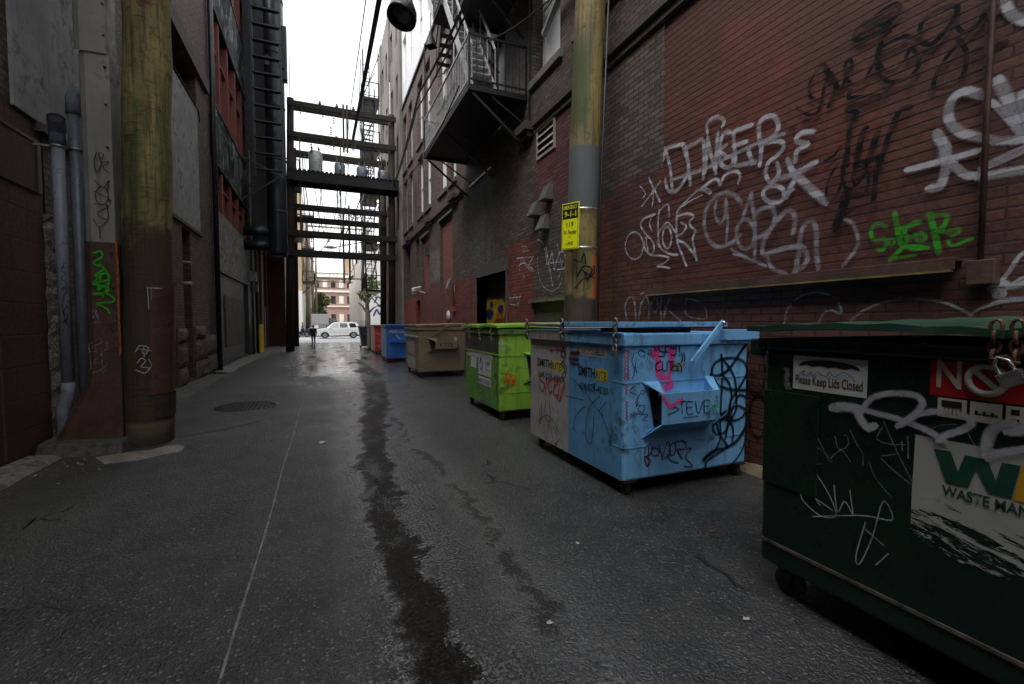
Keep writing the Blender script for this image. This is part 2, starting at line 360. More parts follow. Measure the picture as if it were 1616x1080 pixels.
    h = N.math('MULTIPLY', h, N.mr(damp, 0., 1., .8, .3)); h = N.math('MULTIPLY', h, N.mr(wet, 0., 1., 1., .05)); h = N.math('ADD', h, N.math('MULTIPLY', mid, .25)); h = N.math('SUBTRACT', h, N.math('MULTIPLY', crack, 1.2))
    N.set(b.inputs['Normal'], N.bump(h, 1., .012 * S)); N.set(b.inputs['Coat Normal'], N.bump(h, 1., .02 * S)); return m
M_ASPH = asphalt()
M_STREET = pm('dry street asphalt', (.36, .36, .37), .45, 0, .15, .5, .2, world=True, fine=.2)
M_CONC = pm('weathered concrete', (.15, .145, .13), .8, 0, .3, 3, .5, dirt=.5, fine=.4, world=True)
M_CONCD = pm('dark stained concrete', (.07, .068, .062), .8, 0, .35, 2.5, .5, dirt=.6, streak=.4, fine=.4, world=True)
M_PATCH = pm('smooth asphalt patch', (.05, .05, .05), .5, 0, .2, 2, .35, world=True, fine=.6)

g = MB().box(-200, 200, -80, 400, -.6, -.008).build('ground', pm('ground', (.08, .08, .08), .8, world=True), origin=(0, 0, -.6)); tag(g, kind='structure')
def sheet(mb, x0, x1, y0, y1, z, nx=1, ny=1): return mb.quad((x0, y0, z), (x1, y0, z), (x1, y1, z), (x0, y1, z))
g = sheet(MB(), -2.96, 4.02, -30, 35, 0).build('alley_road', M_ASPH, origin=(0, 0, 0)); tag(g, kind='structure')
g = sheet(MB(), -60, 60, 35, 47, -.002).build('cross_street', M_STREET, origin=(0, 40, 0)); tag(g, kind='structure')
g = sheet(MB(), -1.9, 4.3, 47, 128, -.001).build('far_alley_road', M_STREET, origin=(0, 80, 0)); tag(g, kind='structure')
mb = MB()
mb.box(-60, -2.2, 46.2, 50, -.003, .1).box(4.3, 60, 46.2, 50, -.003, .1)
tag(mb.build('far_pavement', pm('pale pavement', (.3, .3, .29), .8, world=True), bevel=.01), kind='structure')
# patch, kerb strips
pts = [onZ(0, *p) for p in [(262, 648), (300, 634), (372, 623), (428, 618), (447, 628), (440, 642), (418, 651), (412, 664), (360, 677), (300, 688), (256, 691)]]
tag(MB().add([(p.x, p.y, .004) for p in pts], [tuple(range(len(pts)))]).build('asphalt_patch', M_PATCH, origin=(pts[0].x, pts[0].y, 0)), kind='structure')
def kerb(name, pts_in, pts_out, h, mat):
    """irregular low strip between the wall line and its outer edge"""
    n = len(pts_in); mb = MB(); vs = []
    for i in range(n):
        a, b = pts_in[i], pts_out[i]; t = h * (1 + random.uniform(-.25, .25))
        vs += [(a[0], a[1], t * 1.3), (a[0] * .35 + b[0] * .65, a[1] * .35 + b[1] * .65, t), (b[0], b[1], -.01)]
    fs = []
    for i in range(n - 1):
        for k in range(2): fs.append((3 * i + k, 3 * i + 3 + k, 3 * i + 4 + k, 3 * i + 1 + k))
    return tag(mb.add(vs, fs, True).build(name, mat), kind='structure')
def strip(y0, y1, n, xin, xo0, xo1, amp):
    ys = [y0 + (y1 - y0) * i / (n - 1) for i in range(n)]
    return [(xin, q) for q in ys], [(xo0 + (xo1 - xo0) * i / (n - 1) + random.uniform(-amp, amp), ys[i] + random.uniform(-.05, .05)) for i in range(n)]
kerb('kerb', *strip(-8, 6.5, 60, -2.96, -2.62, -2.66, .02), .05, M_CONC)
kerb('kerb', *strip(7.4, 14.8, 34, -2.96, -2.5, -2.45, .05), .04, M_CONCD)
kerb('kerb', *strip(15.4, 34, 60, -2.96, -2.5, -2.1, .08), .04, M_CONC)
kerb('kerb', *[[(4.02, p[1]) for p in q] if k == 0 else q for k, q in enumerate(strip(1.9, 6.2, 24, 4.0, 3.86, 3.84, .015))], .05, pm('worn brown kerb', (.16, .12, .08), .8, 0, .3, 6, .5, dirt=.4, world=True))
# concrete collar spilled round the left pole
cp = [onZ(0, *p) for p in [(150, 722), (190, 716), (240, 712), (275, 702), (292, 704), (286, 712), (255, 718), (215, 727), (165, 733)]]
cv = [(p.x, p.y, .0) for p in cp] + [(sum(p.x for p in cp) / 9 * .4 + p.x * .6, sum(p.y for p in cp) / 9 * .4 + p.y * .6, .022) for p in cp]
tag(MB().add(cv, [(i, (i + 1) % 9, 9 + (i + 1) % 9, 9 + i) for i in range(9)] + [tuple(range(9, 18))], True).build('spilled_concrete', pm('spilled concrete', (.17, .155, .13), .8, 0, .3, 6, .6, dirt=.3, world=True)), 'thin pale spilled concrete lip at the foot of the mossy pole', 'concrete lip')
# thin saw line
mb = MB(); yy = -1.0
while yy < 16:
    y2 = yy + .5; xa = -.43 + .008 * yy + .006 * math.sin(yy * 2.1); xb = -.43 + .008 * y2 + .006 * math.sin(y2 * 2.1)
    mb.quad((xa - .006, yy, .0035), (xa + .006, yy, .0035), (xb + .006, y2, .0035), (xb - .006, y2, .0035)); yy = y2
tag(mb.build('painted_line', pm('worn pale line', (.17, .17, .165), .7, 0, .4, 9, .1, dirt=.35, world=True)), kind='structure')
# manhole
mh = thing('manhole_cover', (-1.24, 9.2, 0), 'round iron manhole cover set in the asphalt beside the left kerb', 'manhole')
MIRON = pm('worn iron', (.05, .048, .045), .38, .6, .3, 20, .6)
MB().lathe((-1.24, 9.2, 0), [(.5, .001), (.5, .012), (.46, .014)], 40).build('rim', MIRON, mh)
mb = MB().lathe((-1.24, 9.2, 0), [(.455, .009), (0.001, .0095)], 40)
for i in range(-6, 7):
    for j in range(-6, 7):
        if i * i + j * j < 38: mb.box(-1.24 + i * .07 - .022, -1.24 + i * .07 + .022, 9.2 + j * .07 - .022, 9.2 + j * .07 + .022, .009, .017)
mb.build('cover', MIRON, mh)
# litter
LEAF = pm('dead leaf', (.16, .1, .05), .8); PAPER = pm('paper scrap', (.45, .44, .42), .8)
def scrap(px, py, r, mat, label, cat):
    p = onZ(0, px, py); n = 7; vs = [(p.x + r * math.cos(a) * random.uniform(.5, 1.2), p.y + r * 1.3 * math.sin(a) * random.uniform(.5, 1.2), .006 + random.uniform(0, .012)) for a in [i * 2 * math.pi / n for i in range(n)]]
    vs.append((p.x, p.y, .012)); tag(MB().add(vs, [(i, (i + 1) % n, n) for i in range(n)]).build('litter', mat), label, cat)
scrap(508, 699, .05, PAPER, 'flat pale scrap lying right of the thin line on the asphalt', 'litter')
scrap(867, 985, .018, PAPER, 'small white speck of litter in front of the water channel near the photo bottom', 'litter')
scrap(1178, 980, .016, PAPER, 'tiny white pebble on the asphalt between blue and dark green dumpsters', 'pebble')
scrap(717, 592, .06, PAPER, 'white crumpled scrap under the brown dumpster', 'litter')
scrap(1122, 840, .018, LEAF, 'tan leaf on the asphalt in front of the blue dumpster', 'leaf')
scrap(912, 860, .014, PAPER, 'small white chip right of the damp streaks on the asphalt', 'litter')
vs = []; fs = []
for i in range(420):
    yy_ = random.choice((random.uniform(3.2, 6.5), random.uniform(5.6, 6.7), random.uniform(7.4, 16))); xx_ = -2.45 + abs(random.gauss(0, .28)) - (.15 if yy_ < 6.5 else 0); yy_, xx_ = (random.uniform(2, 16), 3.86 - abs(random.gauss(0, .12))) if i > 300 else (yy_, xx_); q_ = random.uniform(.006, .02); a_0 = random.uniform(0, 6.3); b = len(vs)
    for k in range(4): vs.append((xx_ + q_ * math.cos(a_0 + k * 1.57) * (1 if k % 2 else .5), yy_ + q_ * math.sin(a_0 + k * 1.57) * (1 if k % 2 else .5), .006 + random.uniform(0, .008)))
    fs.append((b, b + 1, b + 2, b + 3))
tag(MB().add(vs, fs).build('leaf_litter', pm('leaf litter', (.2, .17, .11), .8, 0, .6, 30, 0, world=True)), 'scattered pale leaf crumbs along both edges of the alley', 'leaf litter', None, 'stuff')
mb = MB().tube([onZ(.012, 38, 832), onZ(.018, 48, 822), onZ(.012, 56, 818)], [.008, .01, .006], 6)
tag(mb.build('stick', pm('wet stick', (.02, .015, .012), .5)), 'short dark stick lying on the asphalt at the far left', 'stick')

# ------------------------------------------------------------------ shared materials
RAW1, RAW2, MORT = (.05, .038, .034), (.12, .09, .078), (.018, .015, .014)  # dark mortar colour carries the shade of the recessed joints
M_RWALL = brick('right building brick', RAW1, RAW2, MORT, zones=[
    (12.9, 40, 5.4, 13, (.17, .11, .1), .75), (12.9, 24.4, 2.8, 5.4, (.12, .085, .08), .6),
    (-40, 5.75, -1, 3.45, (.095, .03, .024), .92), (5.75, 7.1, -1, 3.3, (.17, .035, .022), .9), (8.3, 9.85, -1, 3.25, (.2, .04, .032), .9),
    (6.2, 8.3, 3.7, 5.3, (.15, .045, .045), .85), (6.9, 8.4, 1.9, 3.6, (.085, .068, .065), .9), (7.0, 8.45, -1, 1.3, (.06, .05, .04), .9),
    (10.9, 12.75, 3.0, 5.38, (.14, .142, .135), .8), (12.1, 20.5, -1, 2.85, (.2, .045, .04), .85), (20.0, 24.4, -1, 2.6, (.36, .04, .03), .85),
    (16.4, 17.95, 3, 4.2, (.24, .23, .22), .6), (-30, 1.6, 3.45, 9, (.11, .038, .032), .9)], grime=.35)
M_PANEL = brick('painted brick infill', (.115, .04, .028), (.085, .028, .021), (.01, .004, .004), zones=[(3.1, 3.7, 3.4, 4.4, (.3, .045, .03), .35), (2.4, 2.8, 2.6, 3.4, (.28, .04, .028), .35), (-1, 6, 0, 2.6, (.095, .03, .024), .75)], bump=1., ms=.0085, bw=11., grime=.25, glossy=.05, soft=.4, amp=1.4)  # near-black mortar paints in the shade of the course grooves
M_INFILL = brick('red brick infill', (.24, .08, .07), (.2, .07, .06), (.1, .05, .045), grime=.15)
M_WHITEWALL = pm('white painted masonry', (.86, .86, .87), .7, 0, .04, 1, .1, streak=.12, world=True, dirtc=(.5, .5, .5))
M_STONEBAND = pm('stone trim', (.12, .11, .1), .8, 0, .3, 4, .4, dirt=.4, world=True)
M_BLACKIRON = pm('black iron', (.012, .013, .014), .45, .3, .3, 12, .3, rust=.1)
M_IRONLIT = pm('grey galvanized iron', (.3, .3, .3), .4, .6, .2, 12, .2)
M_SASH = pm('white window sash', (.6, .6, .58), .5, 0, .08, 8, .05)
def glassmat(name, col, rough=.03, wave=.15):
    m, nt, b = newmat(name); N = NT(nt); P = N.pos(True)
    b.inputs['Base Color'].default_value = (*col, 1); b.inputs['Roughness'].default_value = max(rough, .03); b.inputs['IOR'].default_value = 1.6
    b.inputs['Coat Weight'].default_value = 1; b.inputs['Coat Roughness'].default_value = rough
    N.set(b.inputs['Normal'], N.bump(N.noise(P, 1.3, 2), wave, .02)); return m
M_GLASS = glassmat('old window glass', (.8, .82, .84)); M_DGLASS = glassmat('dark window glass', (.02, .022, .025))
M_RUSTY = pm('rusty steel', (.085, .03, .015), .7, .2, .4, 8, .5, dirt=.4, rust=.4)
M_DARKWOOD = pm('dark old timber', (.05, .035, .025), .8, 0, .35, 6, .5, streak=.4)

def window(par, X, sg, y0, y1, z0, z1, dep, sash=M_SASH, pane=M_GLASS, bars=1, mull=0, fw=.06, sill=None):
    """sash window set dep inside the wall plane"""
    a = X + sg * dep; xs = sorted((a, a - sg * .07)); m = MB()
    m.box(*xs, y0, y0 + fw, z0, z1).box(*xs, y1 - fw, y1, z0, z1).box(*xs, y0 + fw, y1 - fw, z0, z0 + fw).box(*xs, y0 + fw, y1 - fw, z1 - fw, z1)
    for i in range(bars): zc = z0 + (z1 - z0) * (i + 1) / (bars + 1); m.box(xs[0] + .008, xs[1] - .008, y0 + fw, y1 - fw, zc - fw * .5, zc + fw * .5)
    for i in range(mull): yc = y0 + (y1 - y0) * (i + 1) / (mull + 1); m.box(xs[0] + .014, xs[1] - .014, yc - fw * .4, yc + fw * .4, z0 + fw, z1 - fw)
    o = m.build('window', sash, par)
    xp = a - sg * .02; MB().quad((xp, y0 + .01, z0 + .01), (xp, y1 - .01, z0 + .01), (xp, y1 - .01, z1 - .01), (xp, y0 + .01, z1 - .01)).build('pane', pane, o)
    if sill:
        s_ = sorted((X + sg * .1, X - sg * .07)); MB().box(*s_, y0 - .1, y1 + .1, z0 - .16, z0 - .012).build('sill', sill, o, bevel=.01)
    return o

# ------------------------------------------------------------------ right brick building
XR = 4.0
rb = thing('brick_building', (5.5, 12, 0), 'dark brick building with painted red lower wall and graffiti, right side of the alley', 'building')
pairs = [(14.15, 14.95), (15.33, 16.42), (17.76, 18.82), (19.2, 20.28), (21.5, 22.47), (23.0, 23.95)]
nearw = [(5.3, 6.75), (7.35, 8.5)]
holes = [(a, b, 6.08, 8.55, .22) for a, b in pairs] + [(a, b, 9.08, 11.75, .22) for a, b in pairs] + [(a, b, 6.32, 8.8, .3) for a, b in nearw]
holes += [(1.62, 4.65, 1.93, 5.22, .02), (9.9, 12.1, -.05, 2.7, .3), (7.1, 8.45, 1.32, 1.88, .05), (14.62, 16.34, 2.85, 5.1, .1), (18.03, 19.64, 2.85, 5.03, .1),
          (20.1, 20.95, 3.95, 5.2, .35), (22.33, 23.75, 2.76, 5.3, .3), (20.0, 20.95, .0, 2.45, .25), (10.0, 10.95, 6.12, 8.3, .2), (11.45, 12.3, 6.6, 8.5, .2)]
MB().sheetX(XR, 1, -30, 24.2, -.1, 12.3, holes).build('wall', M_RWALL, rb)
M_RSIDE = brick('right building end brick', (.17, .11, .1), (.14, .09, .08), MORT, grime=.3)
# white rendered upper storeys
wh = [(a, b, z, z + 2.1, .2) for a, b in pairs for z in (13.5, 16.8, 20.1)]
MB().sheetX(XR + .02, 1, -30, 24.2, 12.42, 24, wh).quad((4.02, 24.2, 12.42), (12, 24.2, 12.42), (12, 24.2, 24), (4.02, 24.2, 24)).quad((4.02, -30, 24), (12, -30, 24), (12, 24.2, 24), (4.02, 24.2, 24)).build('upper_storeys', M_WHITEWALL, rb)
MB().quad((4, 24.2, -.1), (12, 24.2, -.1), (12, 24.2, 12.3), (4, 24.2, 12.3)).quad((12, -30, -.1), (12, 24.2, -.1), (12, 24.2, 24), (12, -30, 24)).build('end_wall', M_RSIDE, rb)
MB().box(3.93, 4.3, -30, 24.22, 12.3, 12.42).build('roof_coping', M_STONEBAND, rb)
for a, b in pairs:
    window(rb, XR, 1, a, b, 6.08, 8.55, .22, sill=M_STONEBAND); window(rb, XR, 1, a, b, 9.08, 11.75, .22, sill=M_STONEBAND)
    for z in (13.5, 16.8, 20.1): window(rb, XR + .02, 1, a, b, z, z + 2.1, .2, sash=pm('grey sash', (.3, .3, .3)) if 0 else M_SASH, bars=1)
for a, b in nearw: window(rb, XR, 1, a, b, 6.32, 8.8, .3, sill=M_STONEBAND, fw=.09)
window(rb, XR, 1, 11.45, 12.3, 6.6, 8.5, .2, sill=M_STONEBAND); 
window(rb, XR, 1, 20.1, 20.95, 3.95, 5.2, .35, sash=M_DARKWOOD, pane=M_DGLASS); window(rb, XR, 1, 22.33, 23.75, 2.76, 5.3, .3, sash=M_DARKWOOD, pane=M_DGLASS, mull=1)
# brick infills
def slab(name, y0, y1, z0, z1, x, mat, par=rb): return MB().quad((x, y0, z0), (x, y1, z0), (x, y1, z1), (x, y0, z1)).build(name, mat, par)
pn = slab('infill_panel', 1.62, 4.65, 1.93, 5.22, XR + .02, M_PANEL)
slab('brick_infill', 14.62, 16.34, 2.85, 5.1, XR + .1, M_INFILL); slab('brick_infill', 18.03, 19.64, 2.85, 5.03, XR + .1, M_INFILL)
slab('door', 20.0, 20.95, 0, 2.45, XR + .25, pm('dark door', (.02, .02, .02), .6), rb)
dr = slab('door', 10.0, 10.95, 6.12, 8.3, XR + .2, pm('grey steel door', (.6, .61, .61), .5, 0, .1, 3, .1, streak=.3), rb)
# cornice and corbels
M_CORN = pm('cornice brick', (.055, .043, .04), .8, 0, .3, 6, .5, dirt=.4, world=True)
MB().box(3.9, 4.0, -30, 8.35, 5.36, 5.44).box(3.955, 4.0, -30, 8.35, 5.24, 5.36).build('cornice', M_CORN, rb)
MB().box(3.9, 4.0, 13.3, 24.2, 5.36, 5.43).box(3.955, 4.0, 13.3, 24.2, 5.27, 5.36).build('cornice', M_CORN, rb)
for y_ in (8.4, 13.85, 17.45, 21.8): MB().box(3.78, 4.0, y_, y_ + .62, 5.33, 5.5).box(3.86, 4.0, y_ + .05, y_ + .57, 5.22, 5.33).build('corbel', M_CORN, rb, bevel=.012)
MB().box(3.965, 3.998, 10.9, 12.72, 5.35, 5.385).build('flashing', pm('bare metal flashing', (.6, .6, .6), .3, .8), rb)
for y0, y1, z_ in ((14.5, 16.5, 5.1), (17.9, 19.8, 5.03)): MB().box(3.95, 4.0, y0, y1, z_, z_ + .08).build('lintel', M_STONEBAND, rb)
# sill of the big infill
M_SILL = pm('rusty steel sill', (.09, .05, .04), .5, .3, .3, 6, .4, rust=.3, dirt=.2)
MB().box(3.9, 4.018, 1.68, 4.85, 1.905, 1.93).box(3.9, 3.91, 1.68, 4.85, 1.85, 1.905).build('steel_sill', M_SILL, rb, bevel=.003)
MB().box(3.893, 3.93, 1.7, 4.83, 1.835, 1.85).build('sill_edge', pm('yellowed sill edge', (.2, .15, .06), .5, .2, .3), rb)
MB().box(3.92, 4.0, 1.49, 1.63, 1.74, 1.9).build('sill_bracket', M_SILL, rb, bevel=.006)
MB().tube([(3.97, 1.58, 1.9), (3.97, 1.58, 2.9), (3.97, 1.56, 5.2), (3.97, 1.56, 9)], .018, 8).build('conduit', pm('painted conduit', (.06, .03, .025), .5, .2, .3, 8, .2, rust=.2), rb)
# grille opening under the stained patch
gr = MB().quad((4.05, 7.1, 1.32), (4.05, 8.45, 1.32), (4.05, 8.45, 1.88), (4.05, 7.1, 1.88)).build('boarded_opening', pm('mossy boarded opening', (.07, .06, .045), .8, 0, .3, 5, .4, dirt=.4, streak=.5), rb)
MB().box(3.93, 4.04, 7.02, 8.53, 1.885, 1.94).build('sill', M_STONEBAND, gr)
# louvre
lv = MB().box(3.97, 4.0, 7.5, 7.55, 4.68, 5.26).box(3.97, 4.0, 8.22, 8.27, 4.68, 5.26).box(3.97, 4.0, 7.55, 8.22, 4.68, 4.73).box(3.97, 4.0, 7.55, 8.22, 5.21, 5.26).build('louvre_vent', pm('pale vent frame', (.28, .25, .22), .6), rb)
mb = MB()
for i in range(3): z_ = 4.8 + i * .14; mb.add([(3.965, 7.55, z_), (3.965, 8.22, z_), (3.995, 8.22, z_ + .06), (3.995, 7.55, z_ + .06)], [(0, 1, 2, 3)])
mb.build('slats', pm('vent slats', (.3, .28, .25), .5), lv)
slab('vent_shade', 7.55, 8.22, 4.73, 5.21, XR - .004, pm('vent darkness', (.004, .004, .004), .9), rb)  # black sheet on the wall paints in the shade behind the slats
# three hooded dryer vents
for (y_, z_) in ((8.26, 3.72), (7.72, 3.9), (7.86, 3.38)):
    v = MB().add([(4, y_ - .13, z_ - .13), (4, y_ + .13, z_ - .13), (4, y_ + .13, z_ + .15), (4, y_ - .13, z_ + .15), (3.8, y_ - .13, z_ - .13), (3.8, y_ + .13, z_ - .13), (3.93, y_ + .13, z_ + .15), (3.93, y_ - .13, z_ + .15)],
        [(0, 1, 5, 4), (3, 2, 1, 0), (7, 6, 2, 3), (4, 5, 6, 7), (0, 4, 7, 3), (1, 2, 6, 5)]).build('hooded_vent', pm('vent hood grey', (.13, .125, .12), .5, .3, .2, 8, .2, dirt=.4), rb, bevel=.006)
# doorway with a mural
dj = MB().box(3.97, 4.55, 12.1, 12.16, 0, 2.7).box(3.97, 4.55, 9.84, 9.9, 0, 2.7).box(3.965, 4.55, 9.78, 12.22, 2.7, 3.0).build('doorway_frame', pm('grey door frame', (.075, .075, .07), .6, 0, .2, 4, .2, dirt=.3), rb)
M_MURAL = pm('dark mural ground', (.03, .012, .012), .7, 0, .4, 4, .2, world=True)
mu = slab('shutter', 9.9, 12.1, 0, 2.7, XR + .29, M_MURAL, rb)
def onwall(X, pts): return [(X, y, z) for y, z in pts]
TM = lambda st, mat, lift: trace('mural_paint', (600, 260, 3.858), 'X', 4.29, st, MAT[mat], mu, (-1, 0, 0), lift)
TM([(.3, ring(668, 905, 34, 48)), (.28, ring(735, 880, 26, 38)), (.2, [(640, 850), (690, 835), (740, 845)])], 'gyellow', .004)
TM([(.24, ring(668, 915, 10, 14)), (.22, ring(735, 880, 7, 10)), (.15, ring(680, 855, 5, 6))], 'gblue', .012)
TM([(.06, [(710, 960), (720, 900), (730, 965), (745, 900), (755, 970), (765, 900)]), (.05, [(600, 960), (605, 880), (615, 960)]), (.03, [(620, 700), (680, 690), (750, 660)]), (.03, [(640, 760), (690, 740), (740, 790)]), (.03, [(600, 790), (620, 830), (600, 860)])], 'gred', .018)
# ---- graffiti on the right wall
Z1 = (1230, 0, 4.153); Z2 = (980, 160, 3.856); Z3 = (1300, 240, 4.155); Z4 = (960, 420, 2.463); Z6 = (600, 260, 3.858)
NX = (-1, 0, 0); XP = XR
T = lambda nm, org, st, mat, X=XP, par=pn, lift=.004, wk=1.: trace('graffiti', org, 'X', X, st, MAT['w' + mat], par, NX, lift, wk * (1.0 if mat == 'gblack' else .88))
W1 = .075
T('a', Z2, [(W1, [(262, 350), (275, 295), (320, 272), (382, 262)]), (W1, [(270, 290), (300, 400), (314, 542)]), (W1, [(375, 265), (398, 330), (412, 400), (395, 470), (345, 540), (300, 550), (280, 520), (272, 482)]),
    (W1, [(398, 285), (412, 380), (425, 505)]), (W1, [(398, 285), (450, 258), (500, 236), (508, 340), (505, 465)]), (W1 * .8, [(310, 480), (430, 440), (560, 390), (680, 330), (800, 270), (900, 232), (990, 200)]),
    (W1, [(515, 430), (524, 330), (530, 228)]), (W1, [(530, 228), (552, 330), (580, 430)]), (W1, [(580, 430), (584, 310), (592, 198)]),
    (W1, [(665, 188), (625, 200), (605, 290), (612, 380), (650, 405), (685, 380), (682, 335), (645, 345)]), (W1 * .9, [(640, 270), (600, 300), (640, 330)]),
    (W1, [(795, 145), (740, 165), (692, 190), (694, 270), (700, 345), (700, 390), (760, 382), (815, 372)]), (W1, [(694, 270), (762, 248)]), (W1, [(780, 300), (800, 370)]),
    (W1 * .9, [(530, 188), (528, 140), (560, 108), (600, 98), (632, 120), (625, 150)]),
    (W1, [(850, 382), (858, 290), (845, 200), (850, 130), (890, 95), (935, 95), (962, 140), (945, 200), (860, 262)]), (W1 * .9, [(860, 262), (930, 245), (985, 250), (990, 290), (950, 335), (905, 370), (885, 440), (912, 492), (948, 475), (968, 430), (958, 385)]),
    (W1 * .55, [(345, 670), (410, 600), (480, 540), (540, 560), (552, 550), (505, 522), (490, 540)]), (W1 * .75, [(500, 530), (560, 480), (595, 480), (608, 512), (630, 460), (670, 432), (712, 428), (730, 455), (722, 492)]), (W1 * .3, [(345, 668), (420, 612), (500, 570)]),
    (W1 * 1.1, [(1022, 365), (1045, 420), (1062, 470), (1040, 520), (1018, 572)]), (W1 * 1.1, [(950, 475), (1010, 460), (1090, 430), (1182, 378)]), (W1 * 1.5, [(1070, 445), (1130, 505), (1190, 560), (1245, 605)]),
    (W1, [(1170, 188), (1110, 192), (1075, 225), (1085, 250), (1145, 262), (1100, 285), (1075, 310), (1068, 360)]), (W1 * .9, ring(937, 566, 66, 52)), (W1 * .8, [(1000, 565), (1050, 540)])], 'gwhite')
T('b', Z2, [(.04, ring(88, 880, 55, 82)), (.05, [(208, 690), (150, 715), (125, 750), (150, 800), (195, 850), (208, 900), (188, 935), (155, 905), (150, 860)]), (.04, [(205, 690), (180, 740), (195, 790)]), (.05, [(240, 665), (232, 760), (238, 880)]), (.04, [(240, 665), (292, 628), (300, 700)]), (.045, [(235, 800), (290, 740), (340, 800)]),
    (.045, ring(288, 830, 27, 66)), (.05, [(350, 672), (345, 760), (352, 860), (378, 930), (405, 1000)]), (.05, [(350, 700), (380, 690), (415, 684), (450, 700), (425, 735), (435, 765), (462, 788), (445, 835), (455, 900), (468, 962)]), (.045, [(372, 740), (405, 760), (385, 800), (345, 822)]), (.05, [(350, 845), (400, 870), (440, 915), (470, 958)]),
    (.04, [(160, 830), (170, 900), (185, 935), (250, 940), (300, 955), (270, 985), (228, 1005), (265, 1008), (302, 1016)]), (.045, [(230, 860), (260, 905), (310, 930), (350, 935)]), (.04, [(140, 860), (160, 912)])], 'gwhite', X=XP, lift=.016)
T('c', Z2, [(.07, [(742, 615), (700, 572), (640, 560), (580, 590), (535, 650), (520, 740), (535, 820), (570, 870), (620, 890), (680, 865), (735, 820)]), (.055, [(590, 618), (585, 690), (612, 742), (642, 712), (650, 605)]), (.06, [(655, 622), (662, 730), (656, 845)]),
    (.06, [(805, 568), (775, 650), (750, 725)]), (.06, [(805, 568), (815, 650), (832, 780), (826, 960)]), (.06, ring(772, 812, 56, 90)), (.07, [(832, 692), (880, 655), (935, 650), (952, 710), (930, 770), (885, 812), (832, 832)]),
    (.07, [(1062, 800), (1075, 730), (1062, 680), (1030, 668), (985, 705), (930, 775), (890, 840), (878, 930), (960, 912), (1040, 890), (1105, 885)]), (.06, [(905, 950), (925, 1005), (965, 1032), (1015, 1048)]), (.07, [(1080, 1030), (1095, 940), (1120, 890), (1150, 950), (1130, 1000), (1075, 1035)]),
    (.065, [(1100, 890), (1108, 820), (1130, 760), (1178, 735), (1206, 790), (1206, 900), (1216, 1020)]), (.05, [(688, 903), (780, 955), (892, 1000)]), (.04, [(702, 932), (760, 945), (822, 972)])], 'gfaint', lift=.03, wk=1.1)
T('d', Z3, [(.05, [(130, 440), (182, 460), (215, 520), (228, 590), (205, 650), (135, 738)])], 'gfaint')
T('e', Z3, [(.045, [(405, 488), (365, 470), (325, 490), (312, 540), (335, 578), (400, 572), (412, 600), (392, 640), (362, 640)]), (.035, ring(445, 592, 20, 22)), (.055, [(470, 410), (482, 480), (495, 550), (505, 600)]), (.045, ring(525, 575, 24, 24)), (.04, [(600, 460), (545, 495), (535, 540), (570, 555), (600, 540)]), (.045, ring(640, 560, 30, 24)),
    (.05, [(500, 500), (560, 485), (625, 462)]), (.06, [(700, 412), (718, 480), (738, 560), (755, 650)]), (.045, [(690, 420), (750, 415), (802, 412), (812, 440), (790, 490), (750, 520), (820, 522)]), (.035, [(838, 512), (890, 505), (895, 522), (848, 552)]), (.03, [(822, 590), (835, 612), (880, 608), (930, 585), (980, 570)]),
    (.045, [(440, 710), (490, 660), (545, 620), (680, 628)]), (.035, [(445, 705), (520, 690), (600, 678)]), (.03, [(540, 620), (600, 640), (680, 630)])], 'ggreen')
T('f', Z3, [(.09, [(808, -20), (808, 60), (790, 160), (765, 225), (710, 240)]), (.07, [(560, 115), (680, 85), (830, 45), (1000, -5)]), (.08, [(830, 60), (880, 110), (940, 152), (1012, 158)])], 'gwhite')
T('g', Z1, [(.09, [(1325, 625), (1220, 600), (1140, 650), (1110, 740), (1135, 820), (1220, 880), (1335, 905)]), (.1, [(1040, 885), (1075, 950), (1085, 1030)])], 'gwhite')
T('h', Z1, [(.045, [(485, 250), (520, 185), (620, 120), (700, 60), (765, 30), (795, 60), (760, 110), (700, 158), (600, 170), (500, 262), (620, 235), (715, 170), (728, 130), (660, 122), (560, 172)]),
    (.035, [(118, 708), (150, 735), (205, 755), (255, 735), (278, 660), (300, 560), (328, 480), (300, 430), (245, 470), (200, 560), (205, 630), (245, 660), (285, 676)]), (.05, [(296, 436), (325, 490), (372, 545), (362, 610), (330, 690)]), (.035, [(345, 482), (380, 560), (410, 585), (435, 520), (475, 450), (472, 398), (438, 420), (435, 500), (478, 555), (545, 548), (600, 460), (650, 350), (680, 270), (645, 350), (650, 450), (690, 520), (745, 540), (860, 505), (925, 410), (870, 322), (830, 390), (770, 460), (700, 470), (660, 410), (668, 330), (740, 275), (820, 248)]),
    (.04, [(820, 240), (880, 250), (990, 295), (1070, 220), (1145, 130), (1172, 55), (1110, 45), (1010, 85), (940, 150), (922, 212)]), (.03, [(900, 425), (960, 350), (1080, 225), (1160, 105)]), (.035, [(1172, 185), (1210, 215), (1270, 190), (1320, 140), (1345, 80)]), (.035, [(1175, 260), (1225, 330), (1228, 420), (1190, 520), (1110, 575), (1022, 582), (1020, 530), (1065, 430), (1150, 320), (1260, 215), (1345, 110)]),
    (.04, [(470, 598), (455, 640), (500, 640), (600, 628), (690, 618), (742, 550)]), (.07, [(88, 842), (95, 840)]), (.06, [(172, 800), (180, 797)]), (.06, [(1295, 338), (1303, 335)])], 'gblack')
T('i', Z1, [(.05, [(650, 632), (560, 670), (440, 718), (512, 742), (478, 800), (455, 900), (448, 1080)]), (.03, [(405, 960), (360, 1020), (300, 1058)]), (.06, [(565, 850), (540, 900), (505, 1080)]), (.06, [(648, 858), (620, 950), (575, 1075)]), (.05, [(855, 705), (800, 722), (760, 790), (720, 890), (660, 1080)])], 'gblack')
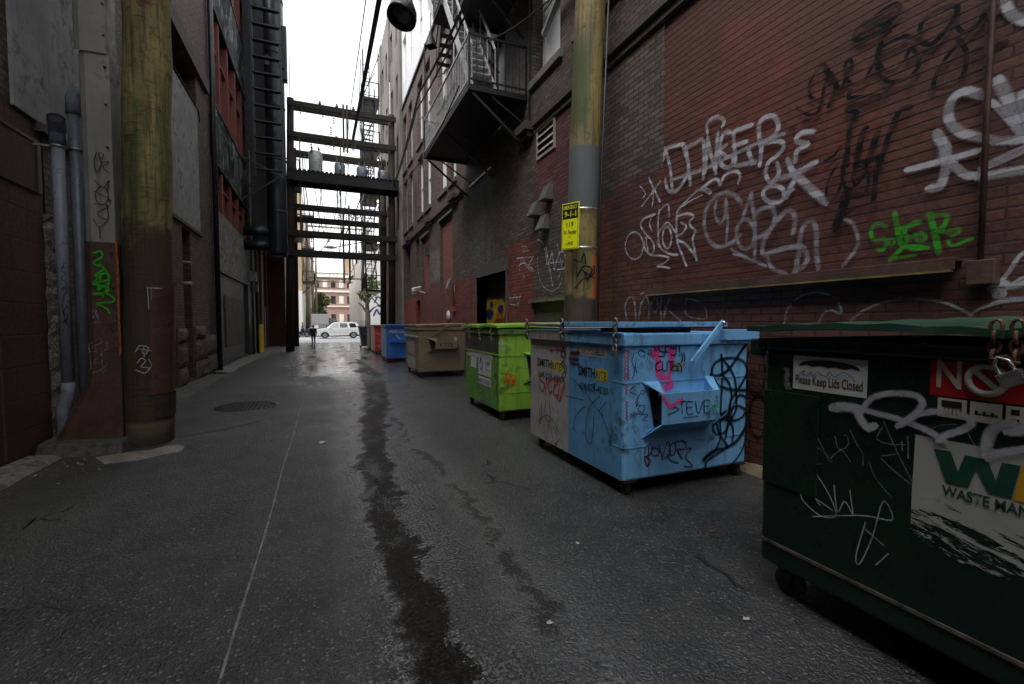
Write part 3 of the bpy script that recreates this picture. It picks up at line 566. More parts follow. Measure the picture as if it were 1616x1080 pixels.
T('j', Z3, [(.03, [(108, 75), (60, 150), (28, 250), (40, 322), (85, 300), (130, 200), (150, 60)]), (.035, [(148, 20), (130, 150), (150, 230), (170, 262), (130, 400), (85, 515)]), (.09, [(165, 270), (125, 400), (88, 500)]), (.03, [(270, 160), (225, 215), (200, 180), (215, 110), (260, 100), (302, 150), (296, 250), (240, 300), (170, 290), (165, 255), (215, 230), (265, 165)]),
    (.045, [(370, 30), (355, 140), (338, 320)]), (.04, [(210, 20), (240, 60), (300, 70), (365, 40)]), (.018, [(150, 420), (220, 370), (320, 335)])], 'gblack', lift=.02)
T2 = lambda org, st, mat, lift=.004, wk=1.: trace('graffiti', org, 'X', XR, st, MAT['w' + mat], rb, NX, lift, wk * .88)
T2(Z2, [(.05, [(172, 470), (200, 530), (238, 608)]), (.045, [(240, 488), (190, 560), (132, 635)]), (.04, [(188, 500), (198, 570), (192, 642)]), (.03, [(120, 520), (150, 560), (135, 590)])], 'gwhite')
T2(Z4, [(.035, [(685, 222), (700, 165), (745, 120), (810, 103), (870, 118), (900, 150), (905, 185), (865, 172), (838, 188), (820, 218)]), (.035, [(945, 210), (1000, 170), (1090, 135), (1180, 126), (1290, 138), (1370, 168), (1410, 190)]), (.035, [(1410, 190), (1450, 165), (1530, 142), (1640, 128)])], 'gfaint', wk=1.)
T2(Z4, [(.06, [(72, 205), (66, 160), (80, 125), (100, 130), (108, 205)]), (.06, [(120, 205), (128, 150), (150, 120), (160, 160), (158, 205)]), (.06, ring(182, 150, 12, 28)), (.07, [(208, 110), (205, 160), (208, 205)]), (.07, [(250, 110), (230, 150), (218, 200)]), (.05, [(222, 160), (250, 185), (285, 215)]), (.06, [(130, 110), (150, 98)]), (.03, [(305, 125), (306, 190), (380, 205), (370, 150), (310, 125)])], 'gfaint')
T2(Z1, [(.1, [(1440, 540), (1475, 600), (1510, 680), (1545, 780), (1600, 870)]), (.06, [(1375, 660), (1440, 710), (1530, 810), (1610, 900)]), (.08, [(1340, 905), (1450, 925), (1600, 915)]), (.04, [(1360, 1075), (1480, 1020), (1610, 960)]), (.08, [(1480, -10), (1500, 60), (1550, 115), (1620, 140)]), (.1, [(1600, 640), (1640, 760)])], 'gwhite')
T2(Z1, [(.08, [(1440, 303), (1455, 295)]), (.05, [(1400, 125), (1470, 105), (1500, 130)])], 'gblack')
T2(Z3, [(.04, [(1320, 655), (1280, 690), (1220, 780), (1180, 830)]), (.07, [(1112, 892), (1175, 858), (1230, 880), (1320, 862)]), (.05, ring(1152, 930, 30, 22)), (.035, [(1120, 990), (1210, 965), (1320, 958)]), (.09, [(1045, 165), (1150, 145), (1330, 118)]), (.05, [(1040, 108), (1110, 85), (1200, 50), (1330, -10)]), (.03, [(1200, 900), (1280, 840), (1330, 815)])], 'gwhite')
T2(Z6, [(.05, [(862, 498), (892, 500)]), (.05, [(870, 530), (905, 525)]), (.05, [(835, 572), (925, 562)]), (.045, [(850, 640), (868, 570), (895, 625), (925, 575), (935, 560), (905, 630), (940, 652)]), (.045, [(842, 620), (880, 600), (935, 640)]), (.04, [(875, 670), (880, 695)]),
    (.05, [(960, 458), (990, 475), (1008, 530), (1020, 610), (1042, 560), (1050, 530), (1062, 640)]), (.05, [(1012, 500), (1032, 620), (1052, 738)]), (.045, [(1065, 640), (1085, 560), (1110, 530), (1130, 570), (1125, 630), (1082, 640)]), (.03, [(962, 560), (965, 660), (990, 735), (1040, 770), (1090, 745), (1108, 690)]), (.03, [(1080, 480), (1105, 620), (1085, 700)]), (.03, [(1040, 600), (1120, 590)]),
    (.04, [(785, 780), (800, 840), (825, 790), (840, 850), (858, 790)]), (.035, [(790, 815), (855, 805)]), (.03, [(795, 850), (845, 860)])], 'gwhite')
T2(Z6, [(.05, [(505, 600), (515, 680), (498, 725)]), (.05, [(520, 590), (540, 660), (520, 740)]), (.045, [(490, 660), (545, 640)]), (.04, [(495, 700), (545, 690)]), (.04, [(400, 720), (420, 780), (400, 830)])], 'gfaint')
T2((1190, 480, 1.8), [(.03, ring(5, 190, 28, 70)), (.03, ring(12, 320, 24, 60)), (.03, [(0, 250), (25, 260), (40, 330)])], 'gblack')
# grey concrete building beyond
gb = thing('concrete_building', (8, 28.5, 0), 'tall grey concrete building beyond the brick one on the right side', 'building')
M_GREYB = pm('stained grey concrete facade', (.2, .185, .165), .8, 0, .2, .6, .2, streak=.55, world=True, dirtc=(.06, .05, .045))
gh = [(a, a + .9, z, z + 1.7, .2) for a in (25.3, 27.4, 29.5, 31.4) for z in (6.6, 9.9, 13.2, 16.5)]
MB().sheetX(XR, 1, 24.22, 33, -.1, 20.1, gh).quad((4, 24.22, -.1), (12, 24.22, -.1), (12, 24.22, 20.1), (4, 24.22, 20.1)).quad((4, 33, -.1), (12, 33, -.1), (12, 33, 20.1), (4, 33, 20.1)).quad((4, 24.22, 20.1), (12, 24.22, 20.1), (12, 33, 20.1), (4, 33, 20.1)).build('wall', M_GREYB, gb)
for a, b, c, d, e in gh: window(gb, XR, 1, a, b, c, d, .2, sash=M_DARKWOOD, pane=M_DGLASS, fw=.05)
for y_ in (24.6, 28.6, 32.6): MB().box(3.9, 4.0, y_ - .3, y_ + .3, 0, 20).build('pilaster', M_GREYB, gb)
# ------------------------------------------------------------------ left brick building
XL = -2.95
lb = thing('brick_building', (-4.5, 4, 0), 'old brick building on the near left with grey concrete panels over its openings', 'building')
M_LWALL = brick('left building brick', (.05, .032, .025), (.12, .075, .058), (.01, .008, .007), zones=[(-40, 7.05, -1, 3.75, (.05, .02, .016), .95), (8, 16, 1.1, 3.6, (.11, .062, .045), .4)], grime=.4)
M_BLOCK = brick('painted block wall', (.06, .022, .016), (.052, .019, .014), (.03, .012, .01), bw=.62, rh=.34, ms=.01, grime=.35, bump=.6)
lh = [(11.3, 12.0, 1.15, 3.7, .25), (12.75, 13.45, .1, 3.7, .5), (10.6, 14.5, 7.08, 7.95, .5), (11.6, 13.2, 9.2, 12, .25), (11.3, 12.0, .08, 1.0, .2), (7.9, 10.4, .1, 3.3, .3)]
MB().sheetX(XL, -1, 7.05, 16.02, -.1, 13, lh).sheetX(XL, -1, -30, 7.05, 3.75, 13).build('wall', M_LWALL, lb)
MB().sheetX(XL, -1, -30, 7.0, -.1, 3.75).quad((XL, 7.0, -.1), (XL - .3, 7.0, -.1), (XL - .3, 7.0, 3.75), (XL, 7.0, 3.75)).build('block_wall', M_BLOCK, lb)
MB().quad((-13, 16.02, -.1), (XL, 16.02, -.1), (XL, 16.02, 13), (-13, 16.02, 13)).quad((-13, -30, 13), (XL, -30, 13), (XL, 16.02, 13), (-13, 16.02, 13)).quad((-13, -30, 0), (-13, 16, 0), (-13, 16, 13), (-13, -30, 13)).build('end_wall', M_LWALL, lb)
M_CPAN = pm('grey rendered panel', (.2, .21, .205), .75, 0, .22, 1.6, .25, dirt=.35, streak=.3, fine=.25, world=True, dirtc=(.045, .043, .04))
MB().box(XL, XL + .03, 6.47, 9.2, 3.76, 7.6).build('concrete_panel', M_CPAN, lb, bevel=.004)
MB().box(XL, XL + .03, 11.0, 14.42, 3.84, 7.06).build('concrete_panel', M_CPAN, lb, bevel=.004)
MB().box(XL, XL + .07, 6.9, 9.3, 3.66, 3.755).box(XL, XL + .06, 10.8, 14.6, 3.76, 3.835).build('ledge', pm('broken ledge', (.07, .05, .04), .8, 0, .4, 5, .6, dirt=.5, world=True), lb)
MB().box(XL, XL + .1, 10.2, 15.6, 7.97, 8.35).box(XL, XL + .06, 10.2, 15.6, 8.35, 8.45).build('belt_course', pm('weathered timber belt', (.06, .052, .045), .8, 0, .3, 5, .5, streak=.4, world=True), lb)
# stone base blocks
M_ROCK = pm('rock faced stone', (.1, .085, .072), .85, 0, .35, 4, 1., dirt=.5, bd=.04, world=True)
def rough_block(y0, y1, z0, z1, d):
    n, m = 7, 5; vs = []; fs = []
    for j in range(m):
        for i in range(n):
            e = min(i, n - 1 - i, j, m - 1 - j); vs.append((XL + d * (.35 if e == 0 else .8 + random.uniform(-.14, .2)), y0 + (y1 - y0) * i / (n - 1), z0 + (z1 - z0) * j / (m - 1)))
    for j in range(m - 1):
        for i in range(n - 1): a = j * n + i; fs.append((a, a + 1, a + n + 1, a + n))
    b = len(vs); vs += [(XL - .02, y0, z0), (XL - .02, y1, z0), (XL - .02, y1, z1), (XL - .02, y0, z1)]
    return vs, fs + [tuple([b, b + 1] + [n - 1 - i for i in range(0, n)]), tuple([b + 3, b + 2] + [m * n - 1 - i for i in range(n)]), tuple([b, b + 3] + [(m - 1 - j) * n for j in range(m)]), tuple([b + 1, b + 2] + [(m - j) * n - 1 for j in range(m)])]
for (a, b_, c, d) in [(13.5, 14.7, .02, .5), (14.72, 15.95, .02, .55), (13.5, 14.3, .52, 1.05), (14.32, 15.95, .57, 1.12), (12.02, 12.7, .02, .45), (12.02, 12.7, .47, 1.0), (12.02, 12.72, 1.02, 1.35), (13.5, 14.6, 1.07, 1.38)]:
    MB().add(*rough_block(a, b_, c, d, .11), False).build('stone_block', M_ROCK, lb)
MB().quad((XL - .25, 11.3, 1.15), (XL - .25, 12, 1.15), (XL - .25, 12, 3.7), (XL - .25, 11.3, 3.7)).build('barred_window', M_DGLASS, lb)
mb = MB()
for i in range(4): mb.cyl((XL - .06, 11.42 + i * .16, 1.15), (XL - .06, 11.42 + i * .16, 3.7), .012, 6)
for z_ in (1.6, 2.4, 3.2): mb.box(XL - .066, XL - .054, 11.3, 12.0, z_ - .02, z_ + .02)
mb.build('window_bars', M_BLACKIRON, lb)
M_OLDDOOR = pm('brown boarded door', (.045, .03, .024), .7, 0, .3, 4, .3, streak=.3, dirt=.4)
MB().quad((XL - .5, 12.75, .1), (XL - .5, 13.45, .1), (XL - .5, 13.45, 3.7), (XL - .5, 12.75, 3.7)).quad((XL - .2, 11.3, .08), (XL - .2, 12, .08), (XL - .2, 12, 1.0), (XL - .2, 11.3, 1.0)).quad((XL - .3, 7.9, .1), (XL - .3, 10.4, .1), (XL - .3, 10.4, 3.3), (XL - .3, 7.9, 3.3)).build('boarded_opening', M_OLDDOOR, lb)
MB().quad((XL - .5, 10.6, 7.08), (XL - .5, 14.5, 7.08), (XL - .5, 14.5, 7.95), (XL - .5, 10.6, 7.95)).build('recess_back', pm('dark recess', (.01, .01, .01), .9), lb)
window(lb, XL, -1, 11.6, 13.2, 9.2, 12, .25, bars=3)
for z_, r_ in ((2.9, .035), (2.4, .05)): MB().tube([(XL - .4, 12.95, z_), (XL + .05, 12.95, z_), (XL + .12, 12.95, z_)], r_, 10).build('vent_pipe', pm('small grey pipe', (.18, .18, .18), .5), lb)
MB().tube([(XL + .04, 10.9, 7.15), (XL + .05, 12.5, 7.1), (XL + .05, 14.5, 7.05), (XL + .05, 14.6, 6.8)], .016, 6).build('cable', M_BLACKIRON, lb)
# rubble stone edge by the pipes, plus door frame and cover plate on the block wall
vs = []; fs = []; ny, nz = 5, 34
for j in range(nz):
    for i in range(ny): vs.append((XL + .005 + (0 if i in (0, ny - 1) else random.uniform(.01, .075)), 6.98 + .38 * i / (ny - 1) + random.uniform(-.02, .02), 2.75 * j / (nz - 1)))
for j in range(nz - 1):
    for i in range(ny - 1): a = j * ny + i; fs.append((a, a + 1, a + ny + 1, a + ny))
MB().add(vs, fs).build('rubble_edge', pm('crumbling rubble mortar', (.27, .24, .2), .9, 0, .5, 9, 1., dirt=.6, rust=.12, bd=.03, world=True), lb)
fr = MB().box(XL, XL + .05, 4.2, 6.15, 0, .06).box(XL, XL + .02, 6.1, 6.16, .1, 2.75).build('steel_door', M_BLOCK, lb)
MB().box(XL, XL + .02, 6.2, 6.9, 2.95, 3.5).build('cover_plate', pm('painted cover plate', (.05, .03, .025), .6, .1, .2, 6, .2, dirt=.3), lb, bevel=.004)
MB().box(XL, XL + .035, 6.88, 6.93, 2.95, 3.52).box(XL, XL + .03, 6.18, 6.93, 3.5, 3.53).build('plate_frame', pm('plate frame', (.1, .09, .085), .5, .3), lb)
MB().tube([(XL + .012, 5.0 + .9 * math.cos(t * .2), 1.7 + 1.0 * math.sin(t * .2)) for t in range(-6, 11)], .006, 5).build('old_tag_line', pm('old dark line', (.012, .01, .01), .6), lb)
tag(MB().add([tuple(onX(XL + .14, *p)) for p in [(206/2.512, 350 + 770/2.512), (255/2.512, 350 + 715/2.512), (275/2.512, 350 + 720/2.512), (240/2.512, 350 + 770/2.512)]] + [tuple(onX(XL + .05, *p)) for p in [(206/2.512, 350 + 770/2.512), (255/2.512, 350 + 715/2.512), (275/2.512, 350 + 720/2.512), (240/2.512, 350 + 770/2.512)]],
    [(0, 1, 2, 3), (4, 5, 6, 7), (0, 1, 5, 4), (1, 2, 6, 5), (2, 3, 7, 6), (3, 0, 4, 7)]).build('rust_lump', pm('orange rust', (.3, .09, .02), .9, 0, .5, 20, 1.)), 'orange rusty lump of debris at the foot of the grey drainpipe', 'debris')
# drain pipes
M_PIPE = pm('grey plastic pipe', (.165, .185, .22), .4, 0, .12, 5, .08, dirt=.3, streak=.3, spec=.25)
p1 = thing('drain_pipe', (-2.715, 6.8, 0), 'paler grey drainpipe with an open tee mouth at its top, left of its twin', 'pipe', 'grey drainpipes by the mossy pole')
MB().tube([(-2.715, 6.8, .72), (-2.715, 6.8, 3.62)], .058, 20).build('pipe', M_PIPE, p1)
MB().tube([(-2.715, 6.8, 3.5), (-2.715, 6.8, 3.72), (-2.715, 6.78, 3.78)], .07, 20).tube([(-2.715, 6.8, 3.66), (-2.67, 6.68, 3.75)], .08, 20, cap=False).tube([(-2.67, 6.68, 3.75), (-2.715, 6.8, 3.66)], .067, 20, cap=False).build('tee_fitting', M_PIPE, p1)
MB().tube([(-2.6763, 6.6967, 3.7375), (-2.6748, 6.6927, 3.7405)], .0665, 20).build('mouth_shade', pm('pipe mouth shade', (.01, .01, .01), .9), p1)  # black disc stands for the shade inside the pipe
MB().lathe((-2.715, 6.8, 3.46), [(.059, 0), (.066, 0), (.066, .025), (.059, .025)], 20).box(XL, -2.77, 6.79, 6.81, 3.465, 3.485).build('bracket', M_IRONLIT, p1)
MB().tube([(-2.715, 6.8, .8), (-2.715, 6.8, .68), (-2.74, 6.8, .58), (-2.765, 6.8, .5), (-2.765, 6.8, -.02)], [.064, .064, .062, .062, .06], 20).build('offset_bend', M_PIPE, p1)
p2 = thing('drain_pipe', (-2.62, 6.97, 0), 'darker grey drainpipe ending in an elbow above its twin, touching the metal guard', 'pipe', 'grey drainpipes by the mossy pole')
MB().tube([(-2.63, 7.0, -.02), (-2.63, 7.0, 4.05)], .066, 20).build('pipe', pm('darker grey pipe', (.1, .115, .14), .4, 0, .12, 5, .08, dirt=.25), p2)
MB().tube([(-2.63, 7.0, 3.92), (-2.63, 7.0, 4.1), (-2.62, 7.0, 4.15), (-2.58, 7.0, 4.18), (-2.5, 7.0, 4.185)], .08, 20).build('elbow', M_PIPE, p2)
MB().lathe((-2.63, 7.0, 3.5), [(.068, 0), (.076, 0), (.076, .025), (.068, .025)], 20).box(-2.76, -2.7, 6.99, 7.01, 3.505, 3.52).build('bracket', M_IRONLIT, p2)

trace('pen_scrawl', (0, 350, 2.512), 'Y', 6.738, [(.008, [(255, 165), (245, 195), (262, 205), (245, 225), (265, 245), (245, 270), (268, 265), (252, 300), (250, 340), (258, 385), (268, 410)]), (.008, [(268, 335), (250, 360), (270, 375), (252, 400)]), (.006, [(245, 185), (262, 182)])], MAT['gmark'], p1, (0, -1, 0))
# metal guard against the pole: galvanised upper length, brown painted flared foot
gd = thing('cable_guard', (-2.45, 6.85, 0), 'tall metal cable guard with grey top and flared rust-brown foot on a concrete plinth', 'cable guard')
M_GALV = pm('grey galvanised guard', (.23, .225, .2), .5, .2, .15, 2, .12, dirt=.2, streak=.35, dirtc=(.07, .06, .05))
M_BROWNP = pm('rust brown painted steel', (.075, .032, .025), .6, .1, .35, 4, .3, dirt=.35, streak=.3, rust=.25)
def guard(mb, xa, xb, z0, z1, xa0=None, yf=6.72):
    """three-sided channel, front face rounded on the left"""
    rows = []; 
    for z_, x_ in ((z0, xa0 if xa0 is not None else xa), (z1, xa)):
        rows += [(x_, 7.1, z_), (x_, yf + .08, z_), (x_ + .03, yf + .02, z_), (x_ + .08, yf, z_), (xb, yf, z_), (xb + .004, 7.0, z_)]
    n = 6; mb.add(rows, [(i, i + 1, n + i + 1, n + i) for i in range(n - 1)] + [tuple(range(n, 2 * n))], False); return mb
guard(MB(), -2.53, -2.22, 4.55, 9.5, yf=6.70).build('upper_length', M_GALV, gd)
guard(MB(), -2.5, -2.2, 2.0, 4.56, yf=6.72).build('lower_length', M_GALV, gd)
guard(MB(), -2.515, -2.195, 1.05, 2.42, yf=6.712).build('brown_plate', M_BROWNP, gd)
guard(guard(MB(), -2.52, -2.19, .75, 1.06, -2.56, yf=6.708), -2.56, -2.19, .14, .76, -2.84, yf=6.7).build('flared_foot', M_BROWNP, gd)
mb = MB()
for z_ in (1.2, 1.5, 1.9, 2.3, 2.9, 3.5, 3.98, 4.4, 4.75, 5.1): mb.lathe((-2.235, 6.705, z_), [(.001, -.018), (.012, -.014), (.014, 0)], 8, 'y')
mb.build('bolts', M_RUSTY, gd)
MB().add([(-2.2, 6.694, 1.1), (-2.175, 6.694, 1.12), (-2.18, 6.694, 1.6), (-2.17, 6.694, 2.0), (-2.182, 6.694, 2.45), (-2.198, 6.694, 2.5)], [(0, 1, 2, 3, 4, 5)]).build('rust_streak', pm('bright rust', (.3, .085, .02), .9, 0, .5, 18, .8, dirt=.4), gd)
MB().add([(-2.93, 6.5, -.02), (-2.12, 6.42, -.02), (-2.1, 7.2, -.02), (-2.95, 7.2, -.02), (-2.9, 6.56, .15), (-2.15, 6.5, .13), (-2.13, 7.2, .14), (-2.93, 7.2, .17)], [(0, 1, 5, 4), (1, 2, 6, 5), (2, 3, 7, 6), (3, 0, 4, 7), (4, 5, 6, 7), (3, 2, 1, 0)]).build('plinth', M_CONCD, gd, bevel=.02)
ZL = (0, 350, 2.512); ZL0 = (0, 0, 2.7)
ny_ = (0, -1, 0)
trace('graffiti', ZL, 'Y', 6.70, [(.032, [(375, 125), (400, 118), (405, 140), (372, 165), (412, 185), (375, 215), (425, 205), (428, 232), (368, 245), (428, 262), (420, 285), (368, 288), (415, 285), (450, 300), (448, 318), (388, 325), (425, 345), (435, 362)]), (.024, [(395, 165), (425, 205), (435, 245)]), (.026, [(372, 240), (400, 215), (390, 270), (430, 245), (408, 300)])], MAT['ggreen'], gd, ny_)
trace('graffiti', ZL, 'Y', 6.70, [(.009, [(385, 330), (365, 360), (385, 350), (368, 385), (390, 370), (380, 400), (402, 398)]), (.007, [(378, 345), (392, 405)]), (.01, [(350, 495), (392, 462), (400, 480), (365, 500), (420, 510), (425, 478)]), (.01, [(358, 515), (408, 520), (365, 560), (425, 555), (412, 580), (368, 600), (425, 590)]), (.009, [(352, 480), (362, 580)]), (.009, [(400, 500), (412, 605)])], MAT['gfaint'], gd, ny_, wk=1.3)
trace('graffiti', ZL0, 'Y', 6.70, [(.009, [(412, 650), (402, 690), (412, 735), (432, 700), (420, 655), (442, 660), (430, 690), (465, 690), (440, 712), (465, 738)]), (.009, [(405, 770), (440, 800), (465, 770), (455, 815)]), (.009, ring(435, 835, 28, 38)), (.008, [(400, 815), (470, 850)]), (.008, [(402, 870), (462, 880), (415, 910), (460, 935), (455, 870)]), (.008, [(400, 935), (425, 970), (462, 935)]), (.008, [(425, 965), (428, 1018)])], MAT['gmark'], gd, ny_, wk=1.2)

# ------------------------------------------------------------------ wooden poles
def wood(name, a, bcol, rings=1.):
    m, nt, b = newmat(name); N = NT(nt); P = N.pos(True); x, y, z = N.sep(P)
    n1 = N.noise(N.map(P, (3, 3, .8)), 1.6, 6, .6); gr_ = N.noise(N.map(P, (26, 26, .9)), 1, 5, .7); ck = N.noise(N.map(P, (4, 4, 22)), 1, 3, .6)
    c = N.mix(N.mr(n1, .35, .65), a, bcol); c = N.mix(N.math('MULTIPLY', N.mr(gr_, .42, .66), .75), c, (.03, .025, .012)); mo_ = N.noise(P, 11, 6, .75); c = N.mix(N.math('MULTIPLY', N.mr(mo_, .5, .64), .6), c, tuple(v * .4 for v in bcol))
    c = N.mix(N.math('MULTIPLY', N.mr(ck, .62, .72), .5 * rings), c, (.025, .02, .01)); sp = N.noise(P, 4.5, 5, .7); c = N.mix(N.mr(sp, .6, .68), c, (.1, .04, .012))
    return m, N, b, c, P, x, y, z, n1, gr_, ck
m, N, b, c, P, x, y, z, n1, gr_, ck = wood('mossy pole wood', (.3, .235, .085), (.12, .13, .04), 1.5)
e = N.math('MULTIPLY', N.math('SUBTRACT', N.noise(P, 2.5, 5, .6), .5), 1.3)
tar = N.mr(N.math('ADD', z, e), 2.45, 2.7, 1., 0.); c = N.mix(N.math('MULTIPLY', tar, .93), c, N.mix(n1, (.016, .012, .009), (.05, .03, .02)))
low = N.mr(z, .26, .3, 1., 0.); c = N.mix(low, c, (.13, .11, .07))
N.set(b.inputs['Base Color'], c); b.inputs['Roughness'].default_value = .8; N.set(b.inputs['Normal'], N.bump(N.math('ADD', gr_, ck), .7, .014)); M_POLEL = m
m, N, b, c, P, x, y, z, n1, gr_, ck = wood('yellowed pole wood', (.26, .19, .055), (.15, .125, .05), .6)
e = N.math('MULTIPLY', N.math('SUBTRACT', N.noise(P, 3, 4), .5), .1)
band = N.math('MULTIPLY', N.mr(N.math('ADD', z, e), 3.0, 3.04), N.mr(N.math('ADD', z, e), 3.86, 3.9, 1., 0.)); c = N.mix(band, c, N.mix(n1, (.065, .075, .08), (.09, .1, .1)))
moss = N.math('MULTIPLY', N.math('MULTIPLY', N.mr(z, 3.9, 4.3), N.mr(z, 5.6, 5.0, 0., 1.)), N.mr(N.math('SUBTRACT', N.math('ADD', x, N.math('MULTIPLY', n1, .1)), N.math('MULTIPLY', z, .042)), 3.16, 3.24, 1., 0.)); c = N.mix(N.math('MULTIPLY', moss, .8), c, (.03, .05, .008))
tar = N.mr(N.math('ADD', z, N.math('MULTIPLY', e, 8)), 1.85, 2.0, 1., 0.); c = N.mix(N.math('MULTIPLY', tar, .9), c, (.03, .025, .02))
org_ = N.math('MULTIPLY', N.mr(N.math('ADD', x, e), 3.38, 3.42), N.math('MULTIPLY', N.mr(N.math('ADD', z, e), 1.8, 1.86), N.mr(N.math('ADD', z, N.math('MULTIPLY', e, 3.)), 2.4, 2.46, 1., 0.))); c = N.mix(org_, c, (.45, .12, .035))
N.set(b.inputs['Base Color'], c); b.inputs['Roughness'].default_value = .75; N.set(b.inputs['Normal'], N.bump(gr_, .5, .01)); M_POLER = m
def pole(name, a, b_, r0, r1, mat, label, wobble=.008, n=28):
    rt = thing(name, (a[0], a[1], 0), label, 'utility pole')
    a = Vector(a); b_ = Vector(b_); pts = []; rr = []
    for i in range(34):
        t = i / 33; p = a.lerp(b_, t); pts.append(p + Vector((math.sin(i * 1.7), math.cos(i * 1.1), 0)) * wobble); rr.append(r0 + (r1 - r0) * t + math.sin(i * 2.3) * wobble * .5)
    MB().tube(pts, rr, n).build('pole', mat, rt); return rt
pl = pole('utility_pole', (-2.03, 6.95, -.05), (-1.68, 6.95, 13), .262, .2, M_POLEL, 'thick mossy wooden utility pole with a rust-brown steel wrap, at the near left')
def arcplate(nm, z0, z1, a0, a1, r_, mat):
    vs = []; n_ = 14
    for z_ in (z0, z1):
        for i in range(n_ + 1): a = R(a0 + (a1 - a0) * i / n_); vs.append((-2.03 + .027 * z_ + r_ * math.cos(a), 6.95 + r_ * math.sin(a), z_))
    MB().add(vs, [(i, i + 1, n_ + 2 + i, n_ + 1 + i) for i in range(n_)], True).build(nm, mat, pl)
arcplate('steel_wrap', .62, 1.95, -72, 60, .276, M_BROWNP)
for a0_ in (-71, -20): arcplate('wrap_seam', .62, 1.95, a0_, a0_ + 2.2, .279, M_RUSTY)
arcplate('lower_wrap', .33, .61, -60, 60, .285, pm('tar painted steel', (.03, .022, .018), .7, 0, .4, 6, .5, dirt=.4))
trace('graffiti', ZL, 'Y', 6.66, [(.018, [(582, 262), (640, 265)]), (.016, [(585, 262), (590, 345)]), (.006, [(600, 262), (600, 310)]), (.016, [(540, 512), (548, 505), (600, 512)]), (.014, [(570, 495), (572, 535)]), (.016, [(538, 515), (555, 492), (588, 500), (575, 528), (560, 505)]), (.017, [(545, 560), (560, 542), (578, 552), (560, 575), (592, 580), (575, 600), (540, 588)]), (.01, [(590, 545), (602, 570), (588, 590)])], MAT['gwhite'], pl, ny_, lift=.002, wk=1.)
prt = pole('utility_pole', (3.26, 5.5, -.05), (3.72, 5.55, 13), .225, .18, M_POLER, 'yellowed wooden utility pole with a grey band and yellow sign, between blue and green dumpsters', .004)
for z_ in (2.5, 3.02): MB().lathe((3.26 + .0354 * z_, 5.5, z_), [(.226, -.012), (.232, -.012), (.232, .012), (.226, .012)], 32).build('steel_strap', pm('steel strap', (.5, .5, .5), .3, .9), prt)
MB().tube([(3.46, 5.29, 0), (3.5, 5.29, 3), (3.72, 5.33, 8)], .014, 8).build('ground_cable', M_BLACKIRON, prt)
trace('graffiti', Z6, 'Y', 5.27, [(.03, [(1180, 580), (1220, 590), (1240, 540), (1250, 600)]), (.035, [(1200, 680), (1240, 620), (1290, 640), (1260, 700), (1300, 660), (1300, 620)]), (.03, [(1190, 750), (1230, 700), (1260, 690), (1230, 640)]), (.03, [(1240, 650), (1300, 690)])], MAT['gblack'], prt, ny_, lift=.002)
# yellow sign
sg_ = thing('emergency_sign', (3.0, 5.22, 2.45), 'yellow and black emergency address sign strapped to the yellowed pole', 'sign')
a_ = R(62); su = Vector((math.cos(a_), -math.sin(a_), 0)); sv = Vector((.02, 0, 1)).normalized(); sn = su.cross(sv); so_ = Vector((2.93, 5.33, 2.44)); SW, SH = .26, .6
def srect(mb, u0, u1, v0, v1, t0, t1):
    f = lambda u, v, t: so_ + su * u + sv * v + sn * t
    return mb.add([f(u, v, t) for t in (t0, t1) for v in (v0, v1) for u in (u0, u1)], [(0, 2, 3, 1), (4, 5, 7, 6), (0, 1, 5, 4), (2, 6, 7, 3), (0, 4, 6, 2), (1, 3, 7, 5)])
M_YEL = pm('sign yellow', (.72, .74, .01), .4, 0, .04, 4, 0, dirt=.02); M_BLK = flat('sign black', (.01, .01, .01), .5)
srect(MB(), 0, SW, 0, SH, -.012, 0).build('plate', M_YEL, sg_, bevel=.006)
mb = MB(); [srect(mb, *q, .0005, .002) for q in [(.012, .016, .012, SH - .012), (SW - .016, SW - .012, .012, SH - .012), (.016, SW - .016, .012, .016), (.016, SW - .016, SH - .016, SH - .012)]]; mb.build('border', M_BLK, sg_)
srect(MB(), .016, SW - .016, .41 * SH / .62, SH - .016, .0006, .0022).build('black_field', M_BLK, sg_)
for bod, u, v, w_, h_, m_ in [(q_[0], q_[1] * SW / .3, q_[2] * SH / .62, q_[3] * SW / .3, q_[4] * SH / .62, q_[5]) for q_ in [('EMERGENCY', .03, .535, .24, .05, M_YEL), ('9-1-1', .05, .435, .2, .075, M_YEL), ('119', .09, .3, .12, .065, M_BLK), ('W. Pender', .035, .2, .23, .06, M_BLK), ('ST', .13, .15, .04, .025, M_BLK), ('LANE', .09, .06, .12, .045, M_BLK)]]:
    text('lettering', bod, so_ + su * u + sv * v, su, sv, w_, h_, m_, sg_, .01, .0035)
srect(MB(), .1, .2, .08, .14, -.1, -.012).build('bracket', M_IRONLIT, sg_)

# ------------------------------------------------------------------ left modern building with red windows
vb = thing('tiled_building', (-6, 20.5, 0), 'dark building with red window frames and glossy black bands on the left side', 'building')
YB0, YB1 = 16.1, 26.4
def reflect_panel():
    m, nt, b = newmat('glossy black panel'); N = NT(nt); P = N.pos(True)
    n = N.noise(N.map(P, (1, 1.4, 1)), .9, 7, .72, 2.2); n2 = N.noise(N.map(P, (3, 3, .5)), 2.2, 5, .6, 1.)
    f = N.math('MULTIPLY', N.mr(n, .5, .58), N.mr(n2, .45, .55)); N.set(b.inputs['Base Color'], N.mix(f, (.01, .012, .013), (.33, .35, .35)))  # pale smears painted in as dirty reflections of the sky
    b.inputs['Specular IOR Level'].default_value = .1; b.inputs['Roughness'].default_value = .45; N.set(b.inputs['Normal'], N.bump(n2, .2, .02)); return m
M_REFLP = reflect_panel(); M_REDF = pm('red window frame', (.15, .03, .022), .5, 0, .15, 4, .1, dirt=.2, streak=.2)
